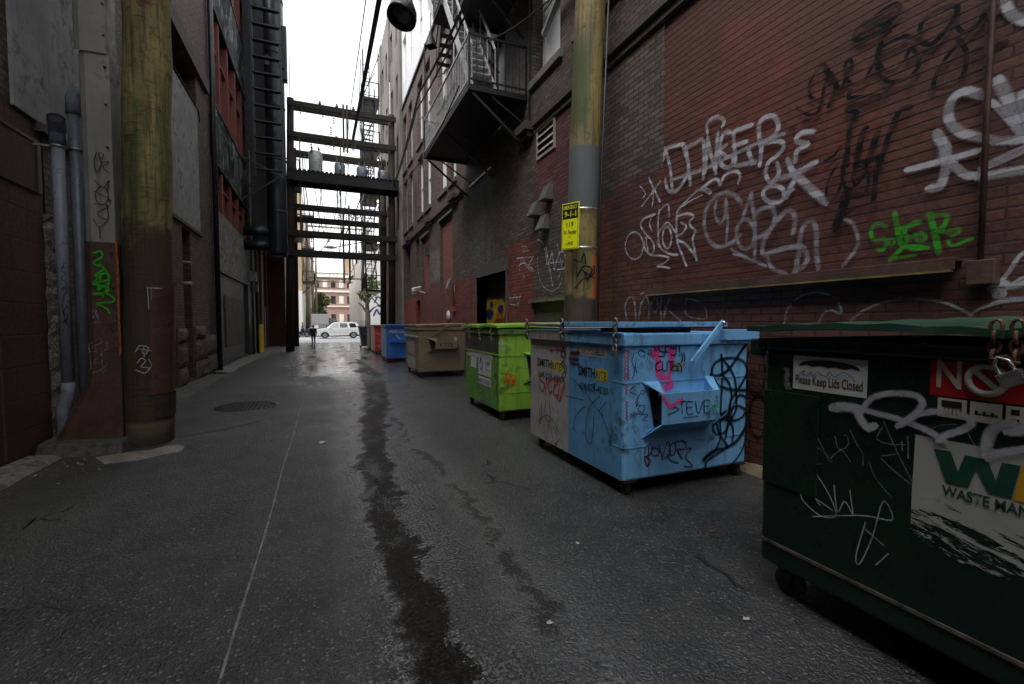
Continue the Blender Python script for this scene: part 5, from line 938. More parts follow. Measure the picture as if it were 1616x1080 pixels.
# ------------------------------------------------------------------ vehicles
def car(name, x0, y, L, H, W, colr, label, prof='suv', glassy=(.02, .025, .03)):
    """side on to the camera, facing -x; near side at y"""
    t = thing(name, (x0 + L / 2, y + W / 2, 0), label, 'car'); P_ = pm(name + ' paint', colr, .25, .2, .03, 2, 0, spec=.6)
    X = lambda u: x0 + u * L; Zz = lambda v: v * H
    body = [(.0, .3), (.005, .48), (.03, .56), (.14, .60), (.235, .63), (.25, .64), (.97, .64), (.985, .6), (1., .42), (.995, .22), (.93, .19), (.9, .33), (.85, .4), (.79, .4), (.745, .33), (.72, .19), (.30, .17), (.275, .33), (.23, .4), (.17, .4), (.125, .33), (.1, .2), (.02, .2)]
    mb = MB(); n = len(body); ins = .06
    vs = []
    for (yy, k) in ((y, 1), (y + W, 1)):
        vs += [(X(u), yy, Zz(v)) for u, v in body]
    mb.add(vs, [tuple(range(n))[::-1], tuple(range(n, 2 * n))] + [(i, (i + 1) % n, n + (i + 1) % n, n + i) for i in range(n)])
    mb.build('body', P_, t, bevel=.03)
    cab = [(.235, .635), (.37, .93), (.42, .985), (.75, 1.), (.9, .97), (.97, .66), (.97, .635)]
    mb = MB(); n = len(cab); vs = []
    for s_ in (0, 1):
        for u, v in cab: ty = .17 * W * max(0, (v - .64) / .36) * .7; vs.append((X(u), y + .03 + ty if s_ == 0 else y + W - .03 - ty, Zz(v)))
    mb.add(vs, [tuple(range(n))[::-1], tuple(range(n, 2 * n))] + [(i, (i + 1) % n, n + (i + 1) % n, n + i) for i in range(n)]); mb.build('cabin', P_, t, bevel=.02)
    def gl(nm, poly, m_):
        f = lambda u, v: (X(u), y + .03 + .17 * W * max(0, (v - .64) / .36) * .7 - .008, Zz(v)); MB().add([f(*q) for q in poly], [tuple(range(len(poly)))]).build(nm, m_, t)
    GL = glassmat(name + ' glass', glassy, .05, .02)
    gl('front_window', [(.29, .67), (.385, .92), (.5, .94), (.5, .67)], glassmat(name + ' front glass', (.3, .33, .33), .05, .02)); gl('rear_window', [(.52, .67), (.52, .94), (.68, .94), (.7, .67)], GL); gl('quarter_window', [(.74, .67), (.73, .94), (.86, .93), (.9, .7), (.9, .67)], GL)
    f = lambda u, v, k: (X(u), y + W * k, Zz(v)); MB().add([f(.245, .67, .12), (X(.245), y + W * .88, Zz(.67)), (X(.365), y + W * .82, Zz(.93)), (X(.365), y + W * .18, Zz(.93))], [(0, 1, 2, 3)]).build('windscreen', GL, t)
    r_ = .2 * H
    for u in (.2, .82):
        for yy in (y - .015, y + W - .18):
            wh_ = MB().lathe((X(u), yy, r_), [(r_ * .62, 0), (r_ * .92, -.005), (r_, .03), (r_, .17), (r_ * .9, .2), (.001, .2)], 24, 'y').build('wheel', flat('tyre', (.01, .01, .01), .8), t)
            mb = MB().lathe((X(u), yy, r_), [(.001, -.002), (r_ * .15, -.004), (r_ * .2, .015), (r_ * .55, .02), (r_ * .63, -.004)], 24, 'y')
            for k in range(5): a = k * 2 * math.pi / 5; mb.bar((X(u), yy - .003, r_), (X(u) + math.cos(a) * r_ * .58, yy - .001, r_ + math.sin(a) * r_ * .58), .05, .01)
            mb.build('rim', M_IRONLIT, wh_)
    MB().box(X(.01), X(.05), y - .008, y + .12, Zz(.45), Zz(.53)).build('headlight', pm('lamp glass', (.7, .7, .7), .2), t)
    MB().box(X(.965), X(.993), y - .006, y + .1, Zz(.47), Zz(.6)).build('tail_light', pm('red lamp', (.4, .02, .02), .2), t)
    MB().box(X(.48), X(.53), y - .012, y, Zz(.55), Zz(.57)).box(X(.66), X(.71), y - .012, y, Zz(.55), Zz(.57)).build('door_handle', P_, t)
    MB().box(X(.505), X(.508), y - .003, y, Zz(.25), Zz(.64)).box(X(.7), X(.703), y - .003, y, Zz(.4), Zz(.64)).box(X(.27), X(.73), y - .004, y, Zz(.36), Zz(.375)).build('door_seams', flat('seam', (.1, .1, .1)), t)
    MB().box(X(.29), X(.33), y - .14, y + .02, Zz(.62), Zz(.7)).build('mirror', P_, t, bevel=.01)
    MB().box(X(.12), X(.98), y + .05, y + W - .05, Zz(.12), Zz(.22)).build('underside', flat('underside', (.015, .015, .015), .8), t)
    return t
car('suv', -.52, 43.6, 3.85, 1.46, 1.7, (.72, .72, .72), 'white sport utility car side on at the end of the alley')
car('car', -2.1, 49.0, 3.6, 1.25, 1.6, (.02, .025, .035), 'dark car half hidden behind the white car on the left')
car('car', 4.7, 46.3, 3.6, 1.3, 1.6, (.6, .6, .6), 'pale car partly hidden behind the far dumpsters on the right')
tr = thing('box_truck', (.2, 58, 0), 'white box truck parked beyond the white car', 'truck')
MB().box(-1.1, .75, 57, 61, .6, 2.4).build('box', pm('truck white', (.75, .75, .75), .5, 0, .04, 1, 0), tr, bevel=.03)
MB().add([(.8, 57.1, .5), (1.9, 57.1, .5), (1.9, 57.1, 1.2), (1.5, 57.1, 1.95), (.8, 57.1, 1.95), (.8, 60.8, .5), (1.9, 60.8, .5), (1.9, 60.8, 1.2), (1.5, 60.8, 1.95), (.8, 60.8, 1.95)], [(0, 1, 2, 3, 4), (9, 8, 7, 6, 5), (0, 5, 6, 1), (1, 6, 7, 2), (2, 7, 8, 3), (3, 8, 9, 4), (4, 9, 5, 0)]).build('cab', pm('cab grey', (.2, .22, .24), .4), tr)
MB().quad((.95, 57.08, 1.25), (1.65, 57.08, 1.25), (1.4, 57.08, 1.8), (.95, 57.08, 1.8)).build('cab_window', M_DGLASS, tr)
for x_ in (-.7, 1.3): MB().lathe((x_, 57.05, .33), [(.001, 0), (.33, 0), (.33, .25), (.001, .25)], 18, 'y').build('wheel', flat('tyre', (.01, .01, .01), .8), tr)

# ------------------------------------------------------------------ people
def person(x, y, h, label, top, bottom, hair, stride, turn=0, skin=(.35, .2, .14)):
    """a body grown from a skeleton; h = height in layout units; turn = heading (0 = towards the camera)"""
    t = thing('person', (x, y, 0), label, 'person'); k = h / 1.75
    J = {}
    def j(n_, a, b_, c_): ca, sa = math.cos(turn), math.sin(turn); J[n_] = Vector((x + (a * ca - b_ * sa) * k, y + (a * sa + b_ * ca) * k, c_ * k)); return J[n_]
    s_ = stride
    j('pel', 0, 0, .95); j('waist', 0, 0, 1.08); j('chest', 0, .0, 1.32); j('neck', 0, -.01, 1.48); j('head', 0, -.02, 1.58); j('crown', 0, -.02, 1.70)
    for sd_, g in ((-1, 'l'), (1, 'r')):
        st_ = s_ * sd_
        j('hip' + g, .1 * sd_, 0, .92); j('knee' + g, .1 * sd_, -.16 * st_ - .03, .5); j('ank' + g, .1 * sd_, -.28 * st_ + .03, .09); j('toe' + g, .11 * sd_, -.28 * st_ - .14, .04)
        j('sho' + g, .19 * sd_, 0, 1.42); j('elb' + g, .25 * sd_, .1 * st_ + .04, 1.15); j('wri' + g, .25 * sd_, .16 * st_ - .06, .92); j('palm' + g, .25 * sd_, .17 * st_ - .09, .85)
        for q in range(4): j('fin%d' % q + g, (.235 + .012 * q) * sd_, .18 * st_ - .12 + .012 * q, .765 + abs(q - 1.5) * .012)
        j('thu' + g, .225 * sd_, .17 * st_ - .14, .82)
    Rr = dict(pel=.145, waist=.13, chest=.165, neck=.055, head=.085, crown=.075, hip=.1, knee=.06, ank=.045, toe=.04, sho=.07, elb=.045, wri=.03, palm=.028, fin=.009, thu=.011)
    E = [('pel', 'waist'), ('waist', 'chest'), ('chest', 'neck'), ('neck', 'head'), ('head', 'crown')]
    for g in 'lr': E += [('pel', 'hip' + g), ('hip' + g, 'knee' + g), ('knee' + g, 'ank' + g), ('ank' + g, 'toe' + g), ('chest', 'sho' + g), ('sho' + g, 'elb' + g), ('elb' + g, 'wri' + g), ('wri' + g, 'palm' + g), ('palm' + g, 'thu' + g)] + [('palm' + g, 'fin%d' % q + g) for q in range(4)]
    def grow(nm, edges, mat, fat, root):
        names = sorted({e for p in edges for e in p}); ix = {n_: i for i, n_ in enumerate(names)}
        me = bpy.data.meshes.new(nm); me.from_pydata([tuple(J[n_]) for n_ in names], [(ix[a], ix[b_]) for a, b_ in edges], [])
        o = link(nm, me, mat, t); sk = o.modifiers.new('skin', 'SKIN'); sk.use_smooth_shade = True
        if not me.skin_vertices: me.attributes.new
        bm = bmesh.new(); bm.from_mesh(me); bm.verts.layers.skin.verify(); bm.to_mesh(me); bm.free()
        for n_, i in ix.items():
            key = n_ if n_ in Rr else n_.rstrip('0123')[:-1].rstrip('0123') if n_.startswith('fin') else n_[:-1]; key = 'fin' if n_.startswith('fin') else key
            r_ = (Rr[key] + fat) * k * S; me.skin_vertices[0].data[i].radius = (r_, r_ * (.72 if key in ('chest', 'pel', 'waist') else 1)); me.skin_vertices[0].data[i].use_root = (n_ == root)
        o.modifiers.new('sub', 'SUBSURF').levels = 1; o.modifiers['sub'].render_levels = 2; return o
    M_SK = pm('skin', skin, .6, 0, .05, 4, 0)
    grow('body', E, M_SK, 0, 'pel')
    grow('jacket', [('pel', 'waist'), ('waist', 'chest')] + [e for g in 'lr' for e in (('chest', 'sho' + g), ('sho' + g, 'elb' + g), ('elb' + g, 'wri' + g))], pm('jacket', top, .8, 0, .2, 6, .2), .022, 'waist')
    grow('trousers', [('pel', 'hip' + g) for g in 'lr'] + [e for g in 'lr' for e in (('hip' + g, 'knee' + g), ('knee' + g, 'ank' + g))], pm('trousers', bottom, .8, 0, .2, 6, .2), .016, 'pel')
    for g in 'lr': MB().tube([J['ank' + g] + Vector((0, 0, .02)), J['ank' + g] - Vector((0, 0, .03 * k)), J['toe' + g]], [.055 * k, .06 * k, .045 * k], 10).build('shoe', flat('shoe', (.01, .01, .01)), t)
    hd = J['head'] + Vector((0, 0, .035 * k)); hp = [(math.sin(R(a)) * .105 * k, -math.cos(R(a)) * .125 * k + .01 * k) for a in range(70, 181, 10)]
    MB().lathe(hd + Vector((0, .02 * k, .03 * k)), hp, 16).build('hair', pm('hair', hair, .7), t)
    cf, sf = math.cos(turn), math.sin(turn)
    fw = Vector((sf, -cf, 0)); sdv = Vector((cf, sf, 0))
    MB().tube([hd + fw * .085 * k + Vector((0, 0, .0)), hd + fw * .125 * k - Vector((0, 0, .03 * k))], [.012 * k, .018 * k], 6).build('nose', M_SK, t)
    mb = MB()
    for q in (-1, 1): mb.lathe(hd + fw * .09 * k + sdv * q * .035 * k + Vector((0, 0, .015 * k)), [(.001, -.01 * k), (.012 * k, 0), (.001, .01 * k)], 8)
    mb.bar(hd + fw * .095 * k - sdv * .025 * k - Vector((0, 0, .055 * k)), hd + fw * .095 * k + sdv * .025 * k - Vector((0, 0, .055 * k)), .01 * k); mb.build('eyes_and_mouth', flat('dark features', (.05, .02, .02)), t)
    mb = MB()
    for q in (-1, 1): mb.lathe(hd + sdv * q * .088 * k, [(.001, -.03 * k), (.018 * k, 0), (.001, .03 * k)], 8)
    mb.build('ears', M_SK, t)
    return t
person(-.52, 32.4, 1.27, 'person in dark maroon jacket and black trousers walking toward the white car', (.05, .008, .015), (.008, .008, .01), (.015, .01, .008), .45)
person(-1.72, 48.4, 1.42, 'person in dark blue clothes striding across the far pavement at the left', (.015, .025, .06), (.01, .012, .02), (.02, .015, .01), 1.1, R(80))
# ------------------------------------------------------------------ dumpsters
M_CAST = pm('caster steel', (.03, .03, .03), .5, .5, .3, 10, .3, dirt=.4); M_RUB = pm('caster rubber', (.02, .02, .02), .7, 0, .2, 10, .2)
def caster(par, x, y, z1, r=.07, turn=0.):
    c = MB().box(x - .06, x + .06, y - .06, y + .06, z1 - .015, z1).add([], []).bar((x - .035, y, z1 - .01), (x - .03, y + .02, r), .012, .05).bar((x + .035, y, z1 - .01), (x + .03, y + .02, r), .012, .05).build('caster', M_CAST, par)
    MB().lathe((x, y + .02, r + .001), [(.001, -.02), (r * .6, -.024), (r, -.018), (r, .018), (r * .6, .024), (.001, .02)], 20, 'x').build('wheel', M_RUB, c)
def chain(par, a, b_, n, r=.022, mat=None):
    a = Vector(a); b_ = Vector(b_); mb = MB(); d = (b_ - a).normalized(); ref = Vector((0, 1, 0)) if abs(d.y) < .8 else Vector((1, 0, 0)); u = d.cross(ref).normalized(); v = d.cross(u)
    for i in range(n):
        c = a.lerp(b_, (i + .5) / n); e = u if i % 2 else v; L = (b_ - a).length / n * .75
        mb.tube([c + d * (math.cos(R(q)) * L) + e * (math.sin(R(q)) * r * .75) for q in range(0, 361, 45)], r * .28, 6, cap=False)
    return mb.build('chain', mat or M_CHAIN, par)
M_CHAIN = pm('worn chain', (.22, .2, .18), .4, .7, .3, 20, .3, rust=.4); M_RCHAIN = pm('rusty chain', (.16, .08, .05), .6, .5, .4, 20, .4, rust=.5); M_STEEL = pm('padlock steel', (.55, .55, .55), .25, .9)
def padlock(par, p, k=1., dr=(0, 0, -1), nx=(-1, 0, 0)):
    p = Vector(p); dr = Vector(dr).normalized(); nx = Vector(nx); s_ = dr.cross(nx).normalized(); w_, h_, t_ = .034 * k, .05 * k, .014 * k
    mb = MB().add([p + dr * (.045 * k + (h_ if c else 0)) + s_ * w_ * a + nx * t_ * b_ for a in (-1, 1) for b_ in (-1, 1) for c in (0, 1)], [(0, 1, 3, 2), (4, 6, 7, 5), (0, 4, 5, 1), (2, 3, 7, 6), (0, 2, 6, 4), (1, 5, 7, 3)])
    o = mb.build('padlock', pm('padlock body', (.35, .35, .36), .3, .8), par, bevel=.003 * k)
    MB().tube([p + dr * (.05 * k) - s_ * w_ * .6, p + dr * .01 * k - s_ * w_ * .6, p - dr * .012 * k, p + dr * .01 * k + s_ * w_ * .6, p + dr * (.05 * k) + s_ * w_ * .6], .006 * k, 8).build('shackle', M_STEEL, o)
def pocket(par, y, sy, x0, x1, z0, z1, xw0, xw1, zl, zh, d, mat):
    """fork pocket: a plate standing off the end wall at y, with flared wings; sy = -1 faces the camera"""
    yf = y + sy * d; t = .012
    MB().box(x0, x1, *sorted((yf, yf - sy * t)), z0, z1).add([(x0 + .01, yf - sy * t, z0), (x1, yf - sy * t, z0), (x1 + .02, y, z0 - .1), (xw0 + .04, y, z0 - .1)], [(0, 1, 2, 3)]) \
      .add([(x0, yf, z1), (x0, yf - sy * .02, z1), (xw0, y, zh), (xw0, y, zh + .015), (x0 + .1, y, zh + .015), (x0 + .07, yf - sy * .05, z1)], [(0, 1, 2, 3), (0, 3, 4, 5)]) \
      .add([(x0, yf, z0), (x0, yf - sy * .02, z0), (xw0, y, zl), (xw0, y, zl - .012), (x0 + .12, y, zl + .05), (x0 + .06, yf - sy * .03, z0)], [(0, 1, 2, 3), (0, 3, 4, 5)]) \
      .add([(x1 - .07, yf - sy * t, z1), (x1, yf - sy * t, z1), (xw1, y, zh + .03), (xw1 - .1, y, zh + .03), (x1 - .07, yf - sy * t, z1 - .05), (xw1 - .1, y, z1 - .05)], [(0, 1, 2, 3), (0, 3, 5, 4)]) \
      .build('fork_pocket', mat, par, bevel=.002)
    MB().box(x0 + .1, x1 - .01, *sorted((y + sy * .003, yf - sy * t)), z1 - .055, z1 - .035).build('pocket_shelf', mat, par)
    MB().add([(xw0 + .06, y + sy * .004, zh - .05), (x0 + .1, y + sy * .004, zh - .05), (x0 + .1, y + sy * .004, zl + .08), (xw0 + .12, y + sy * .004, zl + .08)], [(0, 1, 2, 3)]).box(x0 + .05, x1 - .02, *sorted((y + sy * .006, yf - sy * .02)), z0 + .02, z1 - .06).build('pocket_shade', flat('pocket shade', (.006, .006, .006), .9), par)  # black sheet and block painted in for shade inside the pocket
def dumpster(name, x0, y0, D, W, mats, label, grp=None, z0=.12, z1=1.29, zr=1.4, wheels=True, pocketed=True, seams=(.98, .42), lidz=.05, taper=0, cat='dumpster', r=.07, lidmat=None):
    t = thing(name, (x0 + D / 2, y0 + W / 2, 0), label, cat, grp); m0 = mats[0]; x1, y1 = x0 + D, y0 + W
    tp = taper
    vs = [(x0 + tp, y0 + tp * .6, z0), (x1 - tp, y0 + tp * .6, z0), (x1 - tp, y1 - tp * .6, z0), (x0 + tp, y1 - tp * .6, z0), (x0, y0, z1), (x1, y0, z1), (x1, y1, z1), (x0, y1, z1)]
    MB().add(vs, [(3, 2, 1, 0), (0, 1, 5, 4), (1, 2, 6, 5), (2, 3, 7, 6), (3, 0, 4, 7), (4, 5, 6, 7)]).build('body', m0, t, bevel=.022)
    e = .03
    MB().box(x0 - e, x1 + e, y0 - e, y0 + .03, z1 + .002, zr).box(x0 - e, x1 + e, y1 - .03, y1 + e, z1 + .002, zr).box(x0 - e, x0 + .03, y0 + .03, y1 - .03, z1 + .002, zr).box(x1 - .03, x1 + e, y0 + .03, y1 - .03, z1 + .002, zr).build('rim', mats[1] if len(mats) > 1 else m0, t, bevel=.012)
    if seams:
        mb = MB()
        for z_ in seams: mb.box(x0 - .006, x1 - .02, y0 - .006, y0 - .001, z_ - .004, z_ + .004).box(x0 - .006, x0 - .001, y0 + .0, y0 + .16, z_ - .004, z_ + .004)
        mb.build('weld_seams', m0, t)
    if wheels:
        for a, b_ in ((x0 + .07, y0 + .05), (x1 - .07, y0 + .05), (x0 + .09, y1 - .14), (x1 - .09, y1 - .14)): caster(t, a, b_, z0 + .002, z0 * .46)
        MB().box(x0 + .05, x1 - .05, y0 + .08, y0 + .24, z0 - .018, z0 - .001).box(x0 + .05, x1 - .05, y1 - .24, y1 - .08, z0 - .018, z0 - .001).build('skid', M_CAST, t)
    return t
def lid(par, x0, x1, y0, y1, z, mat, tilt=.02, rib=4, th=.035):
    """slightly domed lid with pressed ribs"""
    mb = MB(); ny, nx = 9, 6; vs = []
    for i in range(nx + 1):
        for j in range(ny + 1):
            u, v = i / nx, j / ny; vs.append((x0 + (x1 - x0) * u, y0 + (y1 - y0) * v, z + tilt * u + .018 * math.sin(math.pi * v) + (.008 if (i + j) % 2 else 0)))
    top = len(vs); vs += [(a, b_, c - th) for a, b_, c in vs]; q = ny + 1
    fs = [(i * q + j, i * q + j + 1, (i + 1) * q + j + 1, (i + 1) * q + j) for i in range(nx) for j in range(ny)]; fs += [tuple(top + k for k in f[::-1]) for f in fs]
    per = [j for j in range(q)] + [i * q + ny for i in range(1, nx + 1)] + [nx * q + j for j in range(ny - 1, -1, -1)] + [i * q for i in range(nx - 1, 0, -1)]
    fs += [(per[i], per[(i + 1) % len(per)], top + per[(i + 1) % len(per)], top + per[i]) for i in range(len(per))]
    return mb.add(vs, fs).build('lid', mat, par)
M_BLUE = pm('light blue dumpster paint', (.17, .42, .72), .38, 0, .12, 2.2, .06, dirt=.32, streak=.4, rust=.3, dirtc=(.05, .07, .09))
M_BLUED = pm('shaded blue dumpster paint', (.10, .29, .52), .42, 0, .12, 2.2, .06, dirt=.25, streak=.22, rust=.06, dirtc=(.03, .04, .06))  # darker copy of the light blue, with the front's shade in its colour
M_WHITED = pm('dirty white dumpster paint', (.34, .33, .32), .5, 0, .15, 2.5, .06, dirt=.25, streak=.35, rust=.1, dirtc=(.07, .06, .05))
M_LIME = pm('lime dumpster paint', (.24, .46, .05), .42, 0, .12, 2, .06, dirt=.32, streak=.3, rust=.2, dirtc=(.03, .07, .015)); M_LIMED = pm('shaded lime front paint', (.1, .25, .045), .5, 0, .15, 2, .06, dirt=.3, streak=.3, dirtc=(.02, .03, .012))  # front and rim copy of the lime, shade put into its colour
M_BRN = pm('khaki dumpster paint', (.15, .115, .078), .5, 0, .12, 2, .08, dirt=.2, streak=.2, dirtc=(.07, .055, .04)); M_DKB = pm('royal blue dumpster paint', (.015, .09, .32), .4, 0, .15, 2, .06, dirt=.2, streak=.2)
M_RED = pm('red dumpster paint', (.36, .03, .025), .4, 0, .15, 2, .06, dirt=.2, streak=.2); M_SLT = pm('slate cart plastic', (.03, .05, .065), .5, 0, .15, 2, .05, dirt=.2)
M_DGRN = pm('dark green dumpster paint', (.0045, .02, .0125), .34, 0, .25, 2, .06, dirt=.25, streak=.2, rust=.1, dirtc=(.01, .012, .01)); M_DGRNL = pm('green lid plastic', (.016, .06, .036), .45, 0, .25, 3, .15, dirt=.25, dirtc=(.06, .07, .06))
M_STK = pm('white sticker', (.5, .5, .5), .5, 0, .08, 4, 0, dirt=.15, dirtc=(.2, .19, .18))
ZB = (980, 520, 4.5); ZF = (820, 480, 3.375); ZK = (1100, 540, 4.911)

# 1. light blue and white two-compartment dumpster
BX, BY = 2.35, 3.16
d1 = dumpster('dumpster', BX, BY, 1.43, 1.86, [M_BLUE, M_BLUE], 'light blue dumpster with a white half, covered in graffiti and scrawls', 'dumpsters along the right wall', z0=.13)
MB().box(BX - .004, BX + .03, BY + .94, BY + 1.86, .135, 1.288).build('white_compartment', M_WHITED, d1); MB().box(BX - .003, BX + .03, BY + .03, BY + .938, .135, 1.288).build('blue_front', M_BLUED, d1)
MB().box(BX - .034, BX + .03, BY + .94, BY + 1.89, 1.292, 1.402).build('white_rim', M_WHITED, d1, bevel=.008)
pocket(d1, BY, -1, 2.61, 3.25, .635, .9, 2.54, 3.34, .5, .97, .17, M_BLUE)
# raised steel lid frame, angle rim on the right, prop bar
MB().box(2.28, 3.5, 3.15, 3.19, 1.455, 1.5).box(2.28, 2.32, 3.19, 4.12, 1.455, 1.5).box(2.28, 3.5, 4.08, 4.12, 1.455, 1.5).box(2.32, 3.5, 3.19, 4.08, 1.485, 1.495).build('lid', M_BLUE, d1, bevel=.004)
MB().box(2.32, 3.5, 4.16, 4.99, 1.42, 1.435).tube([(2.3, 4.14, 1.47), (2.3, 5.05, 1.47)], .018, 8).build('white_lid', pm('grey lid bar', (.33, .32, .31), .4, .4), d1)
MB().box(3.38, 3.86, 3.1, 3.13, 1.33, 1.43).build('angle_rim', M_BLUE, d1, bevel=.003)
MB().bar((3.36, 3.07, 1.5), (3.0, 3.07, 1.14), .02, .05).build('prop_bar', M_BLUE, d1, bevel=.003)
MB().lathe((3.35, 3.05, 1.49), [(.001, -.01), (.018, -.008), (.018, .03), (.001, .03)], 12, 'y').build('pivot_bolt', M_STEEL, d1)
for y_ in (3.2, 4.13, 5.0): chain(d1, (2.28, y_, 1.52), (2.3, y_ + .03, 1.3), 5, .03)
padlock(d1, (2.29, 3.22, 1.31), 1.1); MB().box(2.6, 3.2, 3.3, 3.9, 1.4, 1.44).build('rubbish', pm('black bags', (.01, .01, .012), .3, 0, .3, 8, .6), d1)
tx = (0, -1, 0); tz = (0, 0, 1)
def ftext(par, X, y0, z0, w_, h_, body, mat, bold=.0, lift=.003, sh=0.): text('lettering', body, (X, y0, z0), tx, tz, w_, h_, mat, par, bold, lift, sh)
M_PLATE = pm('grey label plate', (.36, .37, .38), .5, 0, .1, 5, 0); M_YELD = pm('faded yellow print', (.5, .42, .03), .5, 0, .1, 5, 0, dirt=.1)
FX = BX - .0035
MB().box(FX - .002, FX, 3.42, 3.98, 1.17, 1.265).build('label_plate', M_PLATE, d1)
ftext(d1, FX - .002, 3.95, 1.19, .5, .055, 'NO RECYCLABLES', M_BLK, .0, .002); ftext(d1, FX, 4.93, 1.185, .75, .05, 'CARDBOARD ONLY', flat('grey print', (.05, .05, .055)), .0, .003)
for yy_, w_, zz_ in ((3.9, .5, .97), (4.83, .6, .98)):
    MB().quad((FX - .0015, yy_ - w_ * .62, zz_ - .01), (FX - .0015, yy_ - w_ * 1.0, zz_ - .01), (FX - .0015, yy_ - w_, zz_ + .1), (FX - .0015, yy_ - w_ * .62, zz_ + .1)).build('yellow_panel', M_YELD, d1)
    ftext(d1, FX, yy_, zz_, w_ * .6, .095, 'SMITH', M_BLK, .02, .003); ftext(d1, FX, yy_ - w_ * .63, zz_, w_ * .34, .075, 'RITE', flat('brown print', (.1, .07, .02)), .01, .003)
    ftext(d1, FX, yy_ - .02, zz_ - .13, w_ * .98, .07, '604-529-4030', flat('dark green print', (.01, .05, .06)), .01, .003)
TD = lambda org, pl_, v_, st, mat, lift=.004, wk=1.: trace('graffiti', org, pl_, v_, st, MAT[mat], d1, (-1, 0, 0) if pl_ == 'X' else (0, -1, 0), lift, wk)
sq = lambda x, y, r_: ring(x, y, r_, r_)
TD(ZB, 'Y', BY, [(.11, [(240, 160), (265, 120), (320, 100), (355, 120), (360, 170)]), (.1, [(250, 170), (265, 230), (262, 300), (280, 335), (330, 360), (350, 400), (300, 420), (290, 450), (300, 500), (330, 530)])], 'gpink')
TD(ZB, 'Y', BY, [(.1, [(350, 180), (355, 250), (350, 300)])], 'gpink')
trace('graffiti', ZB, 'Y', BY - .17, [(.06, [(305, 490), (330, 530), (350, 548), (380, 530), (420, 500)])], MAT['gpink'], d1, (0, -1, 0))
mk = .014
TD(ZB, 'Y', BY, [(mk, [(310, 100), (270, 110), (270, 150), (310, 165), (300, 190), (265, 192)]), (mk, sq(335, 140, 24)), (mk, [(370, 180), (370, 95), (345, 92)]), (mk, [(385, 92), (385, 180), (350, 178)]), (mk, [(350, 135), (385, 140)]), (mk, [(412, 95), (412, 160)]), (mk, [(412, 182), (413, 186)]), (mk, [(425, 170), (435, 200), (425, 235)]), (mk, [(442, 165), (450, 200), (440, 240)]),
    (mk, [(275, 225), (245, 250), (250, 290), (285, 285)]), (mk, [(290, 228), (295, 290), (320, 285), (322, 230)]), (mk, [(330, 230), (370, 228)]), (mk, [(350, 230), (350, 292)]), (mk, [(365, 240), (360, 290), (395, 288)]), (mk, [(362, 262), (388, 260)]), (mk, [(400, 295), (400, 240), (420, 260), (425, 300)])], 'gmark')
TD(ZB, 'Y', BY, [(.01, [(170, 165), (140, 150), (118, 170), (140, 192), (165, 185), (160, 210)]), (.01, [(188, 175), (215, 165), (205, 145), (188, 160), (200, 185), (218, 180)]), (.01, [(232, 120), (245, 155), (258, 110)]), (.016, [(205, 98), (207, 101)])], 'gblue')
TD(ZB, 'Y', BY, [(.03, [(375, 240), (390, 240), (400, 290), (430, 250), (445, 235)])], 'gyellow', .009)
for k_ in range(7): pass
TD(ZB, 'Y', BY, [(.035, [(22 + 10 * (i % 2) + random.uniform(-4, 4), 140 + i * 13) for i in range(18)]), (.035, [(40 + 14 * (i % 2), 150 + i * 13) for i in range(17)]), (.03, [(30 + 12 * (i % 2), 395 + i * 12) for i in range(7)]), (.03, [(30 + 14 * (i % 2), 510 + i * 12) for i in range(12)])], 'gred', wk=.45)
TD(ZB, 'Y', BY, [(.012, [(90, 170), (75, 230), (95, 280), (80, 350)]), (.01, [(110, 200), (100, 260), (108, 300)])], 'gblue')
TD(ZB, 'Y', BY, [(.011, [(95, 400), (60, 440), (115, 470), (100, 520)]), (.011, [(130, 460), (105, 545), (125, 520)]), (.011, sq(150, 445, 14)), (.011, [(125, 540), (165, 545), (150, 590), (120, 570), (130, 540)]), (.011, [(90, 600), (185, 605), (150, 640), (178, 645)])], 'gmaroon')
TD(ZB, 'Y', BY, [(.03, [(185, 200), (175, 240), (200, 280), (220, 250), (190, 220)]), (.02, [(100, 680), (85, 700), (110, 730), (120, 700), (100, 690)]), (.015, [(90, 780), (120, 850), (95, 900), (125, 960), (100, 1010)]), (.02, [(200, 210), (215, 280)])], 'gfaint')
b_ = .016
TD(ZB, 'Y', BY, [(b_, [(165, 880), (175, 835), (205, 820), (220, 845), (200, 890), (165, 910), (185, 970), (205, 930), (165, 900)]), (b_, [(195, 830), (190, 970)]), (b_, sq(240, 870, 28)), (b_, [(265, 820), (290, 900), (290, 920), (330, 795), (345, 880), (300, 920)]), (b_, [(345, 830), (375, 800), (385, 860), (360, 895), (340, 870), (345, 830)]), (b_, [(325, 885), (350, 930), (400, 945)]),
    (b_, [(385, 800), (430, 790), (460, 820), (440, 850), (395, 850), (430, 915)]), (b_, [(460, 850), (495, 845), (455, 905), (505, 970), (445, 968)]), (.006, [(192, 970), (195, 1060)])], 'gmaroon')
